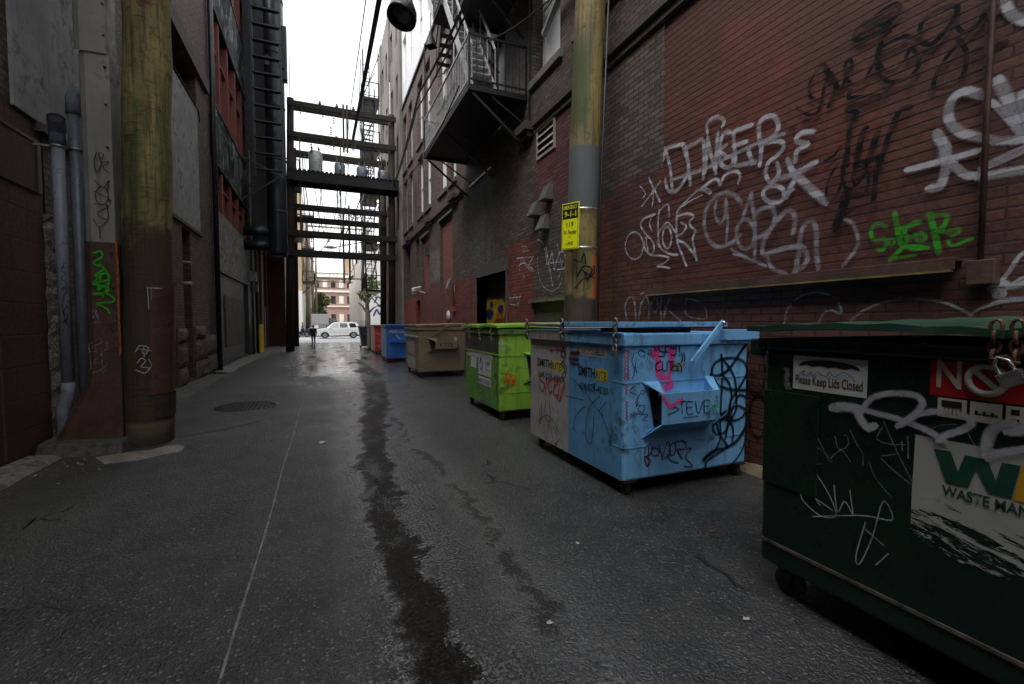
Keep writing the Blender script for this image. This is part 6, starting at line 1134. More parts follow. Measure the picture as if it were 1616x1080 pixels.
TD(ZK, 'Y', BY, [(.034, [(380, 15), (330, 85), (260, 190), (200, 245), (160, 260), (110, 258)]), (.03, [(108, 255), (120, 190), (160, 145), (230, 125), (310, 128), (365, 160), (385, 220), (360, 290), (310, 370), (260, 450), (230, 560), (180, 600)]), (.028, [(185, 105), (192, 200), (190, 350), (180, 480), (182, 560), (215, 535)]), (.026, [(190, 130), (250, 200), (290, 290), (300, 400), (298, 520), (240, 640), (215, 745)]), (.028, [(125, 275), (160, 330), (230, 360), (320, 372), (385, 372)]),
    (.026, [(200, 265), (245, 320), (262, 400), (255, 480), (240, 600), (215, 690), (160, 715), (125, 690), (120, 640)]), (.026, [(375, 425), (330, 410), (300, 440), (270, 520), (255, 600), (275, 680), (268, 770)]), (.024, [(370, 520), (320, 495), (270, 510), (240, 560), (235, 600), (290, 605), (345, 580), (375, 530), (378, 620), (350, 700), (300, 770), (220, 815), (130, 840), (50, 905)]), (.04, [(120, 848), (85, 870), (48, 908)]), (.026, [(375, 640), (350, 690), (290, 770), (200, 830), (110, 890), (65, 930), (60, 980)]), (.02, [(378, 640), (368, 760), (330, 860), (260, 950)]),
    (.026, [(150, 640), (175, 720), (230, 800)]), (.022, [(125, 640), (180, 600), (270, 600)]), (.02, [(170, 600), (178, 720), (150, 810), (125, 845)])], 'gblack', wk=1.35)
sk_ = .014
trace('graffiti', ZB, 'Y', BY - .17, [(.01, [(340, 548), (410, 565), (335, 605)]), (.011, [(400, 515), (455, 510)]), (.011, [(428, 512), (432, 595)]), (.011, [(505, 515), (465, 518), (470, 600), (510, 595)]), (.011, [(468, 555), (500, 552)]), (.011, [(525, 510), (545, 595), (580, 505)]), (.011, [(625, 505), (588, 508), (592, 590), (628, 582)]), (.011, [(590, 545), (620, 543)])], MAT['ggreen'] if 0 else MAT['gmark'], d1, (0, -1, 0))
trace('graffiti', ZB, 'Y', BY - .17, [(.01, [(645, 560), (682, 530)]), (.01, [(640, 538), (685, 545)]), (.01, [(665, 505), (655, 590)]), (.01, [(662, 550), (680, 590)])], MAT['ggreen'], d1, (0, -1, 0))
trace('graffiti', ZB, 'Y', BY - .17, [(.01, [(440, 628), (545, 618)])], MAT['gmaroon'], d1, (0, -1, 0))
TD(ZF, 'X', FX, [(.03, [(130, 365), (108, 395), (135, 430), (125, 465), (110, 445)]), (.025, [(145, 400), (140, 480)]), (.025, [(180, 400), (155, 420), (160, 470), (175, 465)]), (.025, [(190, 410), (185, 480), (205, 485)]), (.025, [(185, 405), (210, 400), (190, 440)]), (.025, [(215, 430), (205, 500)]), (.02, [(240, 420), (225, 470), (215, 520), (245, 430)])], 'gred')
TD(ZF, 'X', FX, [(.02, [(165, 250), (200, 245), (240, 255)]), (.018, [(200, 240), (205, 265)]), (.02, [(170, 240), (175, 265)])], 'gred')
TD(ZF, 'X', FX, [(.02, [(235, 230), (222, 270), (240, 290), (225, 320), (245, 350), (228, 380), (240, 410)]), (.018, [(250, 260), (235, 310), (252, 345), (240, 395)]), (.015, [(238, 235), (252, 290)])], 'gblack')
TD(ZF, 'X', FX, [(.009, [(330, 450), (340, 470)]), (.009, [(350, 420), (352, 470), (370, 430), (372, 470)]), (.009, [(385, 430), (410, 425)]), (.009, [(400, 425), (398, 480)]), (.009, [(355, 470), (400, 540), (440, 590), (480, 700), (485, 760)]), (.009, [(430, 490), (370, 560), (355, 700), (385, 740), (400, 600)]), (.009, [(290, 670), (300, 600), (350, 545)]), (.008, [(245, 488), (345, 512)]), (.009, [(425, 570), (465, 520)]), (.008, [(285, 395), (330, 450)])], 'gmark')
TD(ZF, 'X', FX, [(.008, [(120, 520), (115, 640)]), (.008, [(140, 515), (135, 600), (165, 620), (160, 520)]), (.008, [(105, 620), (150, 590), (190, 640), (220, 700)]), (.008, [(130, 640), (145, 720), (160, 640), (185, 740), (215, 720)]), (.008, [(180, 650), (235, 760)]), (.008, [(110, 560), (105, 660)])], 'gmark')
TD(ZF, 'X', FX, [(.05, [(275, 262), (315, 260)]), (.05, [(270, 290), (310, 292)]), (.04, [(275, 315), (315, 320)])], 'gmaroon')

# 2. lime green dumpster
GX, GY = 2.45, 6.35
d2 = dumpster('dumpster', GX, GY, 1.35, 1.75, [M_LIME, M_LIMED], 'lime green dumpster with orange scrawl on its end and front coloured darker as shade', 'dumpsters along the right wall', z0=.14, z1=1.3, zr=1.39)
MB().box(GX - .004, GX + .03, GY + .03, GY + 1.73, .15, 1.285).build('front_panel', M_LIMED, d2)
MB().box(GX - .012, GX - .004, GY + .04, GY + 1.7, 1.02, 1.27).build('dark_board', pm('dark stained board', (.045, .05, .03), .6, 0, .3, 3, .1, streak=.5), d2)
MB().box(GX - .016, GX - .004, GY + .02, GY + 1.73, .99, 1.01).build('front_rail', M_LIME, d2)
lid(d2, GX - .06, GX + 1.36, GY - .05, GY + .85, 1.44, M_LIME, .03); lid(d2, GX - .06, GX + 1.36, GY + .9, GY + 1.8, 1.435, M_LIME, .03)
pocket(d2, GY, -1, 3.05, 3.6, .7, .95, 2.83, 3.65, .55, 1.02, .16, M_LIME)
MB().bar((2.95, GY - .02, 1.0), (3.25, GY - .03, 1.16), .015, .05).build('arm', flat('black arm', (.015, .02, .015)), d2)
for y_, w_, z_, h_ in ((GY + .35, .62, .62, .38), (GY + .35, .62, .46, .13), (GY + 1.1, .3, .7, .35)):
    MB().box(GX - .0075, GX - .0045, y_, y_ + w_, z_, z_ + h_).build('sticker', M_STK, d2)
MB().box(GX - .009, GX - .006, GY + .3, GY + 1.6, .99 - .1, .98).build('grey_band', M_PLATE, d2)
ftext(d2, GX - .0075, GY + .94, .49, .55, .07, '604-215-1313', flat('blue print', (.03, .05, .15)), .01, .002); ftext(d2, GX - .0075, GY + .62, .8, .22, .06, 'SUPER', flat('blue print', (.03, .05, .15)), .01, .002); ftext(d2, GX - .0075, GY + .62, .7, .22, .03, 'disposal', flat('blue print', (.03, .05, .15)), 0, .002)
MB().tube([(GX - .01, GY + .82 + .06 * math.cos(R(a)), .8 + .1 * math.sin(R(a))) for a in range(0, 361, 30)], .008, 6).build('emblem', flat('blue print', (.03, .05, .15)), d2)
ZG = (560, 480, 4.753)
TG = lambda pl_, v_, st, mat, wk=1.: trace('graffiti', ZG, pl_, v_, st, MAT[mat], d2, (-1, 0, 0) if pl_ == 'X' else (0, -1, 0), .006, wk)
TG('Y', GY, [(.03, [(1150, 500), (1130, 580), (1170, 540), (1190, 600), (1200, 550)]), (.03, [(1130, 520), (1200, 540)]), (.03, [(1140, 600), (1190, 580), (1165, 630)]), (.025, [(1120, 560), (1205, 575)]), (.02, [(1095, 235), (1120, 245), (1100, 265), (1140, 230)])], 'gorange')
TG('Y', GY, [(.02, [(1110, 270), (1080, 290), (1110, 310), (1120, 290), (1090, 330), (1110, 360)]), (.015, [(1095, 290), (1105, 350)])], 'gwhite')
TG('X', GX - .004, [(.04, [(930, 580), (935, 660), (960, 640)]), (.04, [(950, 580), (960, 700)]), (.04, [(990, 600), (1010, 620), (990, 680), (1020, 760)]), (.035, [(930, 720), (1000, 700)]), (.035, [(965, 720), (1020, 740)])], 'gfaint')
for y_ in (GY + .25, GY + .8, GY + 1.35): chain(d2, (GX - .05, y_, 1.4), (GX - .04, y_, 1.18), 5, .025)

# 3. khaki dumpster
KX, KY = 2.35, 12.1
d3 = dumpster('dumpster', KX, KY, 1.3, 1.95, [M_BRN, M_BRN], 'khaki brown dumpster with a lettered fork pocket, between the lime green and royal blue ones', 'dumpsters along the right wall', z0=.15, z1=1.27, zr=1.35)
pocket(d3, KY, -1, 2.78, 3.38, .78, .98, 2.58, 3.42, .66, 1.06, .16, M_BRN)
lid(d3, KX - .04, KX + 1.32, KY - .04, KY + .95, 1.4, M_BRN, .04); lid(d3, KX - .04, KX + 1.32, KY + 1.0, KY + 1.97, 1.4, M_BRN, .04)
MB().bar((2.72, KY - .03, 1.12), (3.2, KY - .04, 1.42), .02, .04).build('arm', M_BRN, d3)
MB().box(KX - .004, KX - .001, KY + .5, KY + 1.5, .6, 1.08).build('sticker', pm('worn poster', (.35, .28, .27), .6, 0, .3, 8, 0, dirt=.4), d3); MB().box(KX - .004, KX - .001, KY + .4, KY + 1.5, .2, .52).build('sticker', pm('grey patch', (.3, .28, .25), .6, 0, .2, 5, 0), d3)
text('lettering', 'KTEE', (2.9, KY - .162, .83), (1, 0, 0), (0, 0, 1), .38, .1, flat('black marker', (.01, .01, .01)), d3, .0, .003)
MB().box(KX - .04, KX - .005, KY - .01, KY + 2, 1.08, 1.12).build('grab_rail', M_WHITED, d3)
pw = thing('paper_cup', (3.65, 11.9, 0), 'white crumpled rubbish on the ground behind the lime green dumpster', 'rubbish')
MB().lathe((3.62, 11.7, .0), [(.03, 0), (.045, .1), (.04, .1), (.025, .01)], 12).build('cup', M_STK, pw)
# 4. royal blue
d4 = dumpster('dumpster', 2.19, 17.3, 1.1, 1.6, [M_DKB, M_DKB], 'royal blue dumpster with pale scribbles, between the khaki and red ones', 'dumpsters along the right wall', z0=.13, z1=1.27, zr=1.33, seams=())
lid(d4, 2.12, 3.3, 17.24, 18.9, 1.37, M_DKB, .02); MB().box(2.3, 3.2, 17.2, 17.29, .72, .86).build('fork_pocket', M_DKB, d4, bevel=.01)
ribbons('graffiti', [(.04, [(2.3 + .07 * i, 17.29, 1.08 + .07 * (i % 2)) for i in range(9)]), (.05, [(2.55, 17.29, 1.0), (2.7, 17.29, .85), (2.75, 17.29, .78), (2.6, 17.29, .75), (2.8, 17.29, .7)]), (.03, [(2.3, 17.29, 1.15), (2.8, 17.29, 1.2)])], (0, -1, 0), MAT['gwhite'], d4)
# 5. red
d5 = dumpster('dumpster', 2.2, 21.4, 1.2, 1.7, [M_RED, M_RED], 'red dumpster with white and yellow scribbles, behind the royal blue one', 'dumpsters along the right wall', z0=.13, z1=1.22, zr=1.3, seams=())
lid(d5, 2.13, 3.45, 21.35, 23.1, 1.33, pm('brown lid', (.1, .04, .03), .5), .02)
ribbons('graffiti', [(.04, [(2.3, 21.39, .6), (2.4, 21.39, .72), (2.5, 21.39, .5), (2.35, 21.39, .4), (2.5, 21.39, .3)]), (.04, [(2.25, 21.39, 1.0), (2.5, 21.39, .9), (2.6, 21.39, .95)])], (0, -1, 0), MAT['gwhite'], d5)
# 6. grey-brown and 7. slate cart
d6 = dumpster('dumpster', 2.25, 24.3, 1.2, 1.5, [pm('grey brown paint', (.14, .1, .085), .5, 0, .2, 2, .05, dirt=.3)], 'grey-brown dumpster squeezed between the red one and the slate cart', 'dumpsters along the right wall', z0=.13, z1=1.22, zr=1.3, seams=())
d7 = dumpster('refuse_cart', 1.95, 26.9, 1.0, .95, [M_SLT], 'dark slate tapered refuse cart, farthest in the row along the right wall', 'dumpsters along the right wall', z0=.14, z1=1.15, zr=1.2, seams=(), taper=.14, r=.08)
lid(d7, 1.88, 2.98, 26.84, 27.9, 1.24, M_SLT, .05); ribbons('graffiti', [(.05, [(2.2, 26.89, .82), (2.4, 26.89, .8)])], (0, -1, 0), MAT['gwhite'], d7)

# 8. near dark green dumpster
NX0, NY1 = 2.26, 1.78; NYA = -.2
d8 = dumpster('dumpster', NX0, NYA, 1.5, NY1 - NYA, [M_DGRN, M_DGRN], 'nearest dumpster, dark green with white stickers and spray, cut by the right edge', 'dumpsters along the right wall', z0=.17, z1=1.35, zr=1.41, seams=())
lid(d8, NX0 - .07, NX0 + 1.55, NYA - .05, NY1 - 1.0, 1.47, M_DGRNL, .04, th=.03); lid(d8, NX0 - .07, NX0 + 1.55, NY1 - .98, NY1 + .06, 1.47, M_DGRNL, .04, th=.03)
MB().box(NX0 - .01, NX0 - .001, 1.47, NY1 - .01, .62, 1.13).build('side_plate', M_DGRN, d8, bevel=.003); MB().box(NX0 - .008, NX0 - .001, NYA, NY1 - .01, .285, .3).build('bottom_rail', pm('worn rail edge', (.12, .11, .09), .5, .3, .5, 12, .2, rust=.4), d8)
MB().box(NX0 - .034, NX0 - .03, NYA, NY1 + .02, 1.4, 1.407).build('rim_edge', M_DGRNL, d8)
MB().box(NX0 + .3, NX0 + 1.2, NY1 + .001, NY1 + .12, .75, 1.0).build('fork_pocket', M_DGRN, d8, bevel=.01)
MB().box(NX0 + .1, NX0 + 1.4, NY1 + .0, NY1 + .18, 1.3, 1.4).build('hinge_arm', M_DGRN, d8, bevel=.01)
S8 = lambda px, py: onX(NX0, px, py)
def sq8(nm, px0, py0, px1, py1, m_, lift=.002):
    a, b_ = S8(px0, py0), S8(px1, py1); return MB().box(NX0 - lift, NX0 - lift + .0015, b_.y, a.y, b_.z, a.z).build(nm, m_, d8)
st1 = sq8('sticker', 1253, 561, 1368, 629, M_STK)
a = S8(1254, 561); b_ = S8(1367, 629); w8 = a.y - b_.y; zt_, zb_ = a.z, b_.z
def q8(u, v): return (NX0 - .0035, a8y - w8 * u, zb_ + (zt_ - zb_) * v)
a8y = a.y
ftext(d8, NX0 - .002, a8y - w8 * .03, zb_ + (zt_ - zb_) * .08, w8 * .93, (zt_ - zb_) * .36, 'Please Keep Lids Closed', M_BLK, .012, .002)
arc = [(.08 + .42 * (1 - math.cos(R(t_))) , .72 + .2 * math.sin(R(t_))) for t_ in range(0, 181, 15)]
MB().add([q8(u, v) for u, v in arc] + [q8(.92 - .84 * i / 8, .70 + .05 * (i % 2)) for i in range(9)], [tuple(range(len(arc) + 9))]).build('umbrella_mark', M_BLK, d8)
trace('graffiti', (1240, 540, 4.154), 'X', NX0 - .004, [(.006, [(90, 205), (130, 185), (110, 210), (150, 215), (165, 195), (180, 220), (210, 200), (235, 215), (270, 225), (290, 195), (320, 230), (380, 200), (430, 225), (460, 265)])], MAT['gblue'] if 0 else paint('blue marker', (.03, .2, .4), .3), d8, (-1, 0, 0), .001)
sR = sq8('red_sign', 1470, 569, 1700, 650, pm('sign red', (.33, .012, .015), .4, 0, .06, 4, 0), .002)
aR = S8(1478, 576); bR = S8(1528, 612)
M_SW = pm('sign cream', (.42, .4, .36), .5, 0, .05, 4, 0)
ftext(d8, NX0 - .002, S8(1480, 575).y, S8(1480, 611).z, (S8(1480, 575).y - S8(1527, 575).y) * .85, .11, 'N', M_SW, .02, .0025)
c_ = S8(1558, 600); rr_ = .052
MB().tube([(NX0 - .006, c_.y + rr_ * math.cos(R(t_)), c_.z + rr_ * math.sin(R(t_))) for t_ in range(0, 361, 20)], .012, 6, cap=False).bar((NX0 - .006, c_.y + .035, c_.z + .035), (NX0 - .006, c_.y - .035, c_.z - .035), .008, .018).build('prohibition_mark', M_SW, d8)
icons = []
for i in range(6):
    ya = S8(1480, 630).y - .002 - i * .098; MB().box(NX0 - .0042, NX0 - .0025, ya - .088, ya, c_.z - .16, c_.z - .085).build('pictogram_panel', M_SW, d8)
    mb = MB(); zc = c_.z - .122; yc = ya - .044
    if i == 0: [mb.box(NX0 - .005, NX0 - .0044, yc - .03 + k * .012, yc - .024 + k * .012, zc - .025, zc + .0) for k in range(5)]; mb.box(NX0 - .005, NX0 - .0044, yc - .03, yc + .032, zc + .002, zc + .028)
    elif i == 1: [mb.box(NX0 - .005, NX0 - .0044, yc - .034 + k * .011, yc - .025 + k * .011, zc - .012, zc - .004 + .008 * (k % 2)) for k in range(6)]
    elif i == 2: [mb.box(NX0 - .005, NX0 - .0044, yc + dy - .011, yc + dy + .011, zc + dz - .01, zc + dz + .01) for dy in (-.02, .02) for dz in (-.018, .016)]
    else: mb.box(NX0 - .005, NX0 - .0044, yc - .015, yc + .015, zc - .015, zc + .022).box(NX0 - .005, NX0 - .0044, yc - .03, yc + .03, zc - .026, zc - .02)
    mb.build('pictogram', M_BLK, d8)
# large company panel, peeling along the bottom
P0 = S8(1443, 688); zt_ = 1.035; y_l = P0.y
M_PAN = pm('worn white panel', (.36, .37, .36), .5, 0, .08, 3, 0, dirt=.1)
edge = [(0, -.41), (.06, -.4), (.1, -.375), (.16, -.39), (.2, -.36), (.27, -.385), (.33, -.365), (.4, -.39), (.5, -.37), (.62, -.4), (.75, -.38), (.95, -.41)]
edge = [(u, v + .15) for u, v in edge]
MB().add([(NX0 - .003, y_l - .005, zt_), (NX0 - .003, y_l - 1.0, zt_)] + [(NX0 - .003, y_l - u, zt_ + v) for u, v in edge[::-1]], [tuple(range(2 + len(edge)))]).build('company_panel', M_PAN, d8)
m_t, nt_t, b_t = newmat('torn white paper'); N = NT(nt_t); P = N.pos(True)
px_, py_, pz_ = N.sep(P); nz = N.noise(N.comb(px_, N.math('MULTIPLY', py_, 5.), N.math('ADD', N.math('MULTIPLY', pz_, 26.), N.math('MULTIPLY', py_, -6.))), 1., 7, .72, .6)
fall = N.mr(pz_, zt_ - .47, zt_ - .22, .13, -.1, False)
N.set(b_t.inputs['Alpha'], N.math('MULTIPLY', N.mr(N.math('SUBTRACT', nz, fall), .44, .455), N.mr(py_, y_l - .9, y_l - .01, 1., 1.))); N.set(b_t.inputs['Base Color'], N.mix(N.noise(P, 14, 5), (.25, .26, .25), (.42, .43, .42))); b_t.inputs['Roughness'].default_value = .6
MB().quad((NX0 - .0025, y_l, zt_ - .47), (NX0 - .0025, y_l - 1.0, zt_ - .47), (NX0 - .0025, y_l - 1.0, zt_ - .2), (NX0 - .0025, y_l, zt_ - .2)).build('torn_paper', m_t, d8)
M_WG = flat('panel green', (.004, .05, .03)); M_WY = flat('panel amber', (.5, .26, .01))
def wpoly(nm, pts, m_): MB().add([tuple(onX(NX0 - .0055, 1240 + x / 4.154, 540 + y / 4.154)) for x, y in pts], [tuple(range(len(pts)))]).build(nm, m_, d8)
wpoly('letter', [(972, 698), (1082, 718), (1128, 852), (1175, 742), (1322, 770), (1378, 912), (1418, 790), (1540, 812), (1478, 1030), (1325, 990), (1248, 838), (1195, 958), (1050, 922)], M_WG)
wpoly('letter', [(1548, 812), (1640, 830), (1640, 1075), (1490, 1035)], M_WY)
ftext(d8, NX0 - .003, S8(1488, 770).y, S8(1488, 781).z, .44, .042, 'WASTE MANAGEMENT', M_WG, .02, .003)
TN = lambda st, mat, lift=.007, wk=1.: trace('graffiti', (1240, 540, 4.154), 'X', NX0, st, MAT[mat], d8, (-1, 0, 0), lift, wk)
TN([(.075, [(330, 430), (400, 425), (480, 440)]), (.045, [(480, 430), (600, 465), (750, 505), (870, 550), (960, 590), (1040, 640)]), (.06, [(480, 470), (510, 520), (545, 560), (580, 550)]), (.045, [(520, 430), (570, 370), (660, 340), (760, 335), (860, 350), (905, 390), (890, 440), (820, 500), (755, 545)]), (.045, [(800, 520), (880, 470), (1000, 455), (1120, 465), (1210, 500), (1225, 540), (1150, 580), (1060, 610), (1020, 640)]),
    (.06, [(1335, 740), (1325, 680), (1350, 600), (1400, 550), (1480, 530)]), (.05, [(1335, 740), (1450, 720), (1600, 700)]), (.07, [(1500, 580), (1600, 570), (1700, 590)])], 'gwhite', .008, .8)
TN([(.007, [(150, 640), (110, 580), (85, 610), (100, 680), (160, 720), (215, 720), (200, 740), (130, 755), (150, 800), (245, 798)]), (.007, [(215, 625), (290, 775), (305, 765), (215, 690)]), (.007, [(330, 620), (355, 700), (410, 680), (415, 620), (385, 610)]), (.007, [(300, 760), (370, 710), (430, 780)]), (.008, [(430, 580), (480, 680), (525, 740)]), (.01, [(515, 740), (515, 800)]), (.006, [(650, 520), (730, 700), (840, 920)]), (.006, [(650, 550), (605, 630), (680, 665), (790, 670)]), (.006, [(635, 765), (740, 860), (830, 930)]), (.007, [(640, 745), (730, 735)]), (.007, [(770, 650), (775, 710)]), (.007, [(810, 620), (812, 760)]), (.006, [(555, 780), (600, 890), (700, 1010)]), (.004, [(910, 600), (1020, 545), (1130, 540)]), (.004, [(1200, 590), (1250, 670)])], 'gfaint', .006)
trace('graffiti', (1190, 480, 1.8), 'X', NX0, [(.008, [(175, 475), (215, 540), (235, 600), (190, 600), (140, 555), (145, 535), (190, 560), (225, 585)]), (.008, [(135, 500), (190, 570)]), (.008, [(230, 515), (240, 590), (260, 560), (285, 600)]), (.008, [(275, 530), (285, 600)]), (.008, [(170, 603), (310, 600), (395, 612), (370, 560), (340, 660), (305, 735), (293, 715), (320, 620)]), (.008, [(320, 640), (372, 685)]), (.008, [(350, 740), (385, 708)])], MAT['gwhite'], d8, (-1, 0, 0), .006)
TN([(.006, [(10, 30), (40, 5), (60, 30), (20, 45)]), (.005, [(120, 20), (150, 10), (180, 30), (150, 45), (120, 20)]), (.005, [(290, -5), (285, 35), (380, 25)])], 'gfaint')
vsx = []
TN([(.03, [(10 + random.uniform(-10, 20), 180 + i * 8) for i in range(16)])], 'gfaint', .006)
ya = onX(NX0 - .06, 1572, 540).y; yb = onX(NX0 - .06, 1606, 540).y
chain(d8, (NX0 - .06, ya, 1.50), (NX0 - .05, ya + .01, 1.36), 4, .022, M_RCHAIN); chain(d8, (NX0 - .06, yb, 1.50), (NX0 - .05, yb + .005, 1.36), 4, .022, M_RCHAIN); chain(d8, (NX0 - .055, ya + .01, 1.37), (NX0 - .055, yb, 1.36), 3, .02, M_RCHAIN)
padlock(d8, (NX0 - .07, ya - .015, 1.365), 1.0, (0, -.55, -1))

# white disc, camera and lamps on the right wall
tag(MB().lathe((3.97, 15.15, 1.68), [(.001, -.01), (.2, -.008), (.2, .02)], 24, 'x').build('wall_plate', pm('white sticker disc', (.5, .5, .5), .5, 0, .2, 6, 0, dirt=.3)), 'round white plate on the brick wall above the khaki dumpster', 'plate')
def flood(y, z, label):
    t = thing('floodlight', (3.95, y, z), label, 'floodlight'); MB().bar((4.0, y, z), (3.82, y, z), .05).build('arm', M_IRONLIT, t)
    MB().add([(3.72, y - .15, z - .22), (3.72, y + .15, z - .22), (3.84, y + .15, z + .1), (3.84, y - .15, z + .1), (3.9, y - .12, z - .2), (3.9, y + .12, z - .2), (3.92, y + .12, z + .05), (3.92, y - .12, z + .05)], [(0, 1, 2, 3), (7, 6, 5, 4), (0, 4, 5, 1), (1, 5, 6, 2), (2, 6, 7, 3), (3, 7, 4, 0)]).build('housing', pm('floodlight grey', (.2, .2, .2), .4, .3), t)
flood(14.4, 2.8, 'grey floodlight on the red wall beside the doorway'); flood(20.3, 2.95, 'small grey floodlight on the red wall behind the white camera')
cm = thing('security_camera', (3.6, 19.0, 2.9), 'white security camera on a bracket on the red wall', 'security camera')
MB().bar((4.0, 19.0, 2.7), (3.7, 19.0, 2.8), .05).build('bracket', M_STK, cm); MB().bar((3.85, 19.2, 2.92), (3.45, 18.7, 2.8), .13, .13).build('housing', pm('camera white', (.75, .75, .73), .4), cm, bevel=.01)
tag(MB().box(3.92, 4.09, 18.5, 18.75, 4.2, 4.6).build('wall_box', pm('dark box', (.05, .05, .05), .5)), 'small dark box on the red brick infill', 'electrical box')
tag(MB().box(3.9, 4.0, 14.2, 14.5, 1.85, 2.0).tube([(3.97, 14.3, 1.95), (3.97, 14.3, 2.7)], .015, 6).build('junction_box', pm('red box', (.25, .05, .04), .5)), 'red painted junction box below the grey floodlight', 'electrical box')

# ------------------------------------------------------------------ wires and lamps
M_WIRE = flat('cable black', (.008, .008, .009), .5)
def wire(pts, r, label, grp='overhead cables', sag=0., mat=None, name='cable'):
    pts = [Vector(p) for p in pts]; q = []
    for a_, b_ in zip(pts, pts[1:]):
        for i in range(12): t_ = i / 12; p = a_.lerp(b_, t_); p.z -= sag * 4 * t_ * (1 - t_); q.append(p)
    q.append(pts[-1]); return tag(MB().tube(q, r, 6).build(name, mat or M_WIRE), label, 'cable', grp)
wire([(.79, -10, 6.1), (.79, 12, 6.0), (1.75, 25.3, 10.7)], .035, 'thickest overhead cable running down the alley to the timber frame', sag=.25)
wire([(.75, -10, 6.0), (.75, 12, 5.85), (1.7, 25.3, 10.7)], .012, 'thin cable lashed under the thickest overhead cable', sag=.25)
wire([(.68, -10, 6.6), (.68, 12, 6.3), (1.6, 25.3, 10.75)], .008, 'thinnest overhead cable beside the thickest one', sag=.2)
wire([(-1.0, -10, 13), (-.3, 25.3, 12.5)], .006, 'faint thin wire high on the left of the sky', sag=.5); wire([(.4, -10, 14), (.75, 25.3, 12.5)], .006, 'faint thin wire high in the middle of the sky', sag=.5)
wire([(2.6, 6.0, 7.6), (2.62, 13, 7.9), (3.7, 25.3, 8.9)], .03, 'thick cable strung past the fire escape balconies', sag=.2); wire([(2.55, 6.0, 7.3), (2.6, 13.3, 7.55), (3.7, 25.3, 8.8)], .022, 'lower thick cable strung past the fire escape', sag=.2)
wire([(2.5, 8.6, 6.0), (2.62, 13.3, 6.0), (3.8, 25.3, 8.6)], .014, 'thin cable below the near balcony edge', sag=.15)
wire([(XL + .1, 22, 7.2), (-1.2, 25.3, 8.7)], .02, 'cable leaving the left building for the nearer timber frame', sag=.15)
wire([(XL + .1, 21.6, 7.15), (-1.2, 25.3, 8.5)], .014, 'second cable leaving the left building for the timber frame', sag=.2)
wire([(3.6, 5.5, 6.6), (3.0, 10, 7.6), (2.76, 13, 8.4)], .012, 'slack wire from the yellowed pole to the fire escape', sag=.3); wire([(3.6, 5.5, 7.2), (2.9, 9.5, 8.3)], .012, 'upper slack wire from the yellowed pole to the balcony', sag=.2)
for i, (z_, x_) in enumerate(((9.2, 1.2), (8.0, 1.5), (7.2, 2.3), (6.6, .4))): wire([(x_, 31, z_), (x_ + .6, 58, z_ + 1.5), (x_ + 1, 92, z_ + 1)], .015, 'far overhead wire number counted upwards ' if 0 else ['highest', 'second highest', 'rightmost', 'leftmost'][i] + ' of the far wires leading over the cross street', 'far overhead wires', sag=.6)
wire([(3.6, 25.4, 8.6), (3.1, 33, 3.9)], .03, 'black cable slanting down to the far fire escape', sag=.3)
# pole top bracket
br = thing('service_bracket', (3.4, 6.2, 7.2), 'pale diagonal bracket arm with coiled wires between pole and near window', 'bracket')
MB().bar((3.62, 5.6, 7.4), (3.95, 7.9, 6.9), .09).build('arm', pm('grey arm', (.25, .25, .25), .5), br)
MB().tube([(3.7 + .2 * math.sin(R(a)), 6.9 + .35 * math.cos(R(a)), 7.0 + .35 * math.sin(R(a))) for a in range(0, 361, 24)], .01, 6, cap=False).build('wire_coil', M_WIRE, br)
# bell lamp hanging over the alley
lm = thing('alley_lamp', (1.3, 8, 6.4), 'black bell-shaped street lamp hanging over the alley at the top', 'street lamp')
ax = Vector((1.32, 8.0, 6.6)); prof = [(.05, .42), (.09, .36), (.12, .3), (.2, .16), (.225, .06), (.225, 0), (.205, 0), (.19, .06), (.1, .2), (.001, .24)]
o = MB().lathe((0, 0, 0), prof, 28); Rm = Matrix.Rotation(R(18), 3, 'Y') @ Matrix.Rotation(R(-12), 3, 'X')
o.v = [tuple(ax + Rm @ (Vector(v) * 1.1)) for v in o.v]; o.build('shade', pm('black lamp shade', (.015, .016, .018), .3, .3), lm)
o = MB().lathe((0, 0, .02), [(.001, 0), (.12, .01), (.17, .05), (.17, .06)], 20); o.v = [tuple(ax + Rm @ Vector(v)) for v in o.v]; o.build('lens', pm('dull lens', (.08, .08, .08), .2), lm)
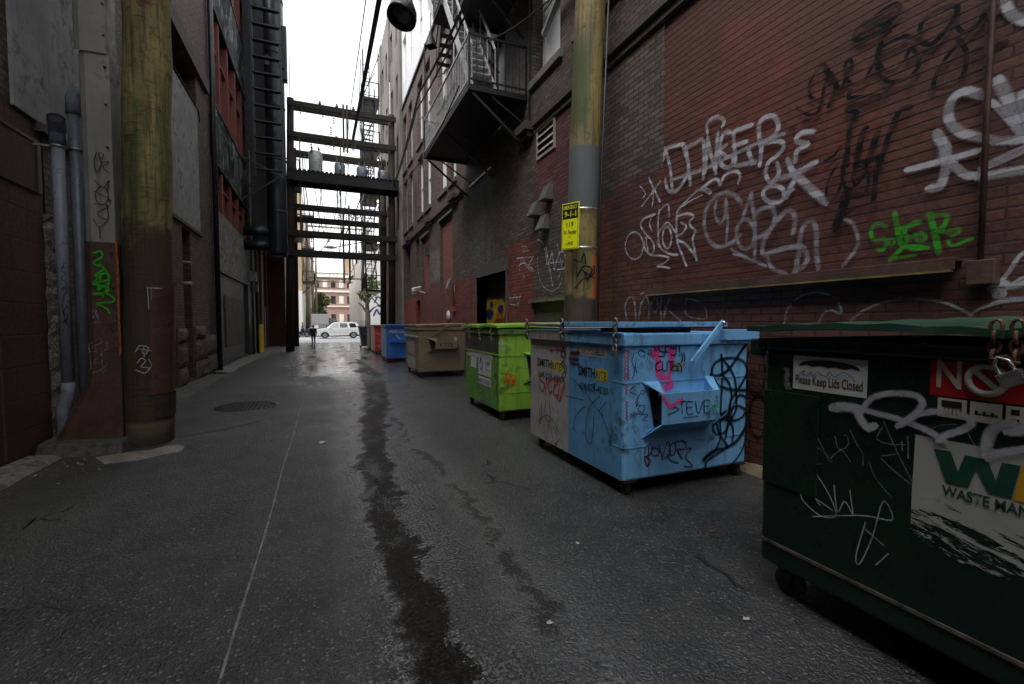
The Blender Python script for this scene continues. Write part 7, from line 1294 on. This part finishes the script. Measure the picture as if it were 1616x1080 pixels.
MB().tube([ax + Rm @ Vector((0, 0, .4)), ax + Vector((.25, -.1, .75)), (2.3, 7.0, 7.4), (3.6, 5.5, 7.6)], .035, 8).build('arm', M_BLACKIRON, lm)
cn = thing('cone_shade', (3.0, 13.6, 9.7), 'small black cone hanging from a wire left of the fire escape', 'lamp shade')
cc = onY(13.6, 680, 62); MB().lathe((cc.x, cc.y, cc.z - .22), [(.2, 0), (.02, .48), (.001, .5)], 4).build('cone', M_WIRE, cn); MB().tube([(cc.x, cc.y, cc.z + .25), (cc.x, cc.y, cc.z + 3)], .012, 6).build('cord', M_WIRE, cn)
# cobra lamp head in the distance
c2_ = onY(40, 521, 391); sl2 = thing('street_lamp', (c2_.x, 40, c2_.z), 'flat grey street lamp head hanging over the cross street', 'street lamp')
MB().lathe((c2_.x, 40, c2_.z), [(.001, -.08), (.3, -.06), (.5, 0), (.3, .1), (.001, .14)], 20).build('head', pm('lamp grey', (.2, .2, .2), .4), sl2); MB().tube([(c2_.x + .4, 40, c2_.z + .05), (3.9, 38, c2_.z + .5), (4.4, 36.5, c2_.z)], .04, 6).build('arm', M_IRONLIT, sl2)
# small lit bulbs on the far right fire escape
m_, nt_, b__ = newmat('lit bulb'); b__.inputs['Emission Color'].default_value = (1, .8, .55, 1); b__.inputs['Emission Strength'].default_value = 6
for i, (px, py) in enumerate(((597, 254), (597, 318), (597, 382))):
    p = onY(33.1, px, py); t = thing('bulkhead_lamp', p, ['highest', 'middle', 'lowest'][i] + ' of three small lit lamps on the far right fire escape', 'lamp', 'lit lamps on the fire escape')
    MB().lathe(p, [(.001, -.09), (.06, -.07), (.08, 0), (.06, .06), (.001, .07)], 12).build('bulb', m_, t); MB().box(p.x - .03, p.x + .03, p.y, p.y + .2, p.z + .05, p.z + .1).build('mount', M_BLACKIRON, t)
# right side pole near the concrete building
tag(MB().tube([(3.75, 27, 0), (3.8, 27, 15)], .06, 8).build('conduit', M_IRONLIT), 'tall grey conduit on the concrete building', 'conduit')
for o in list(bpy.data.objects):
    if o.type == 'MESH' and o.parent is None and 'label' not in o and 'kind' not in o: print('UNLABELLED', o.name)
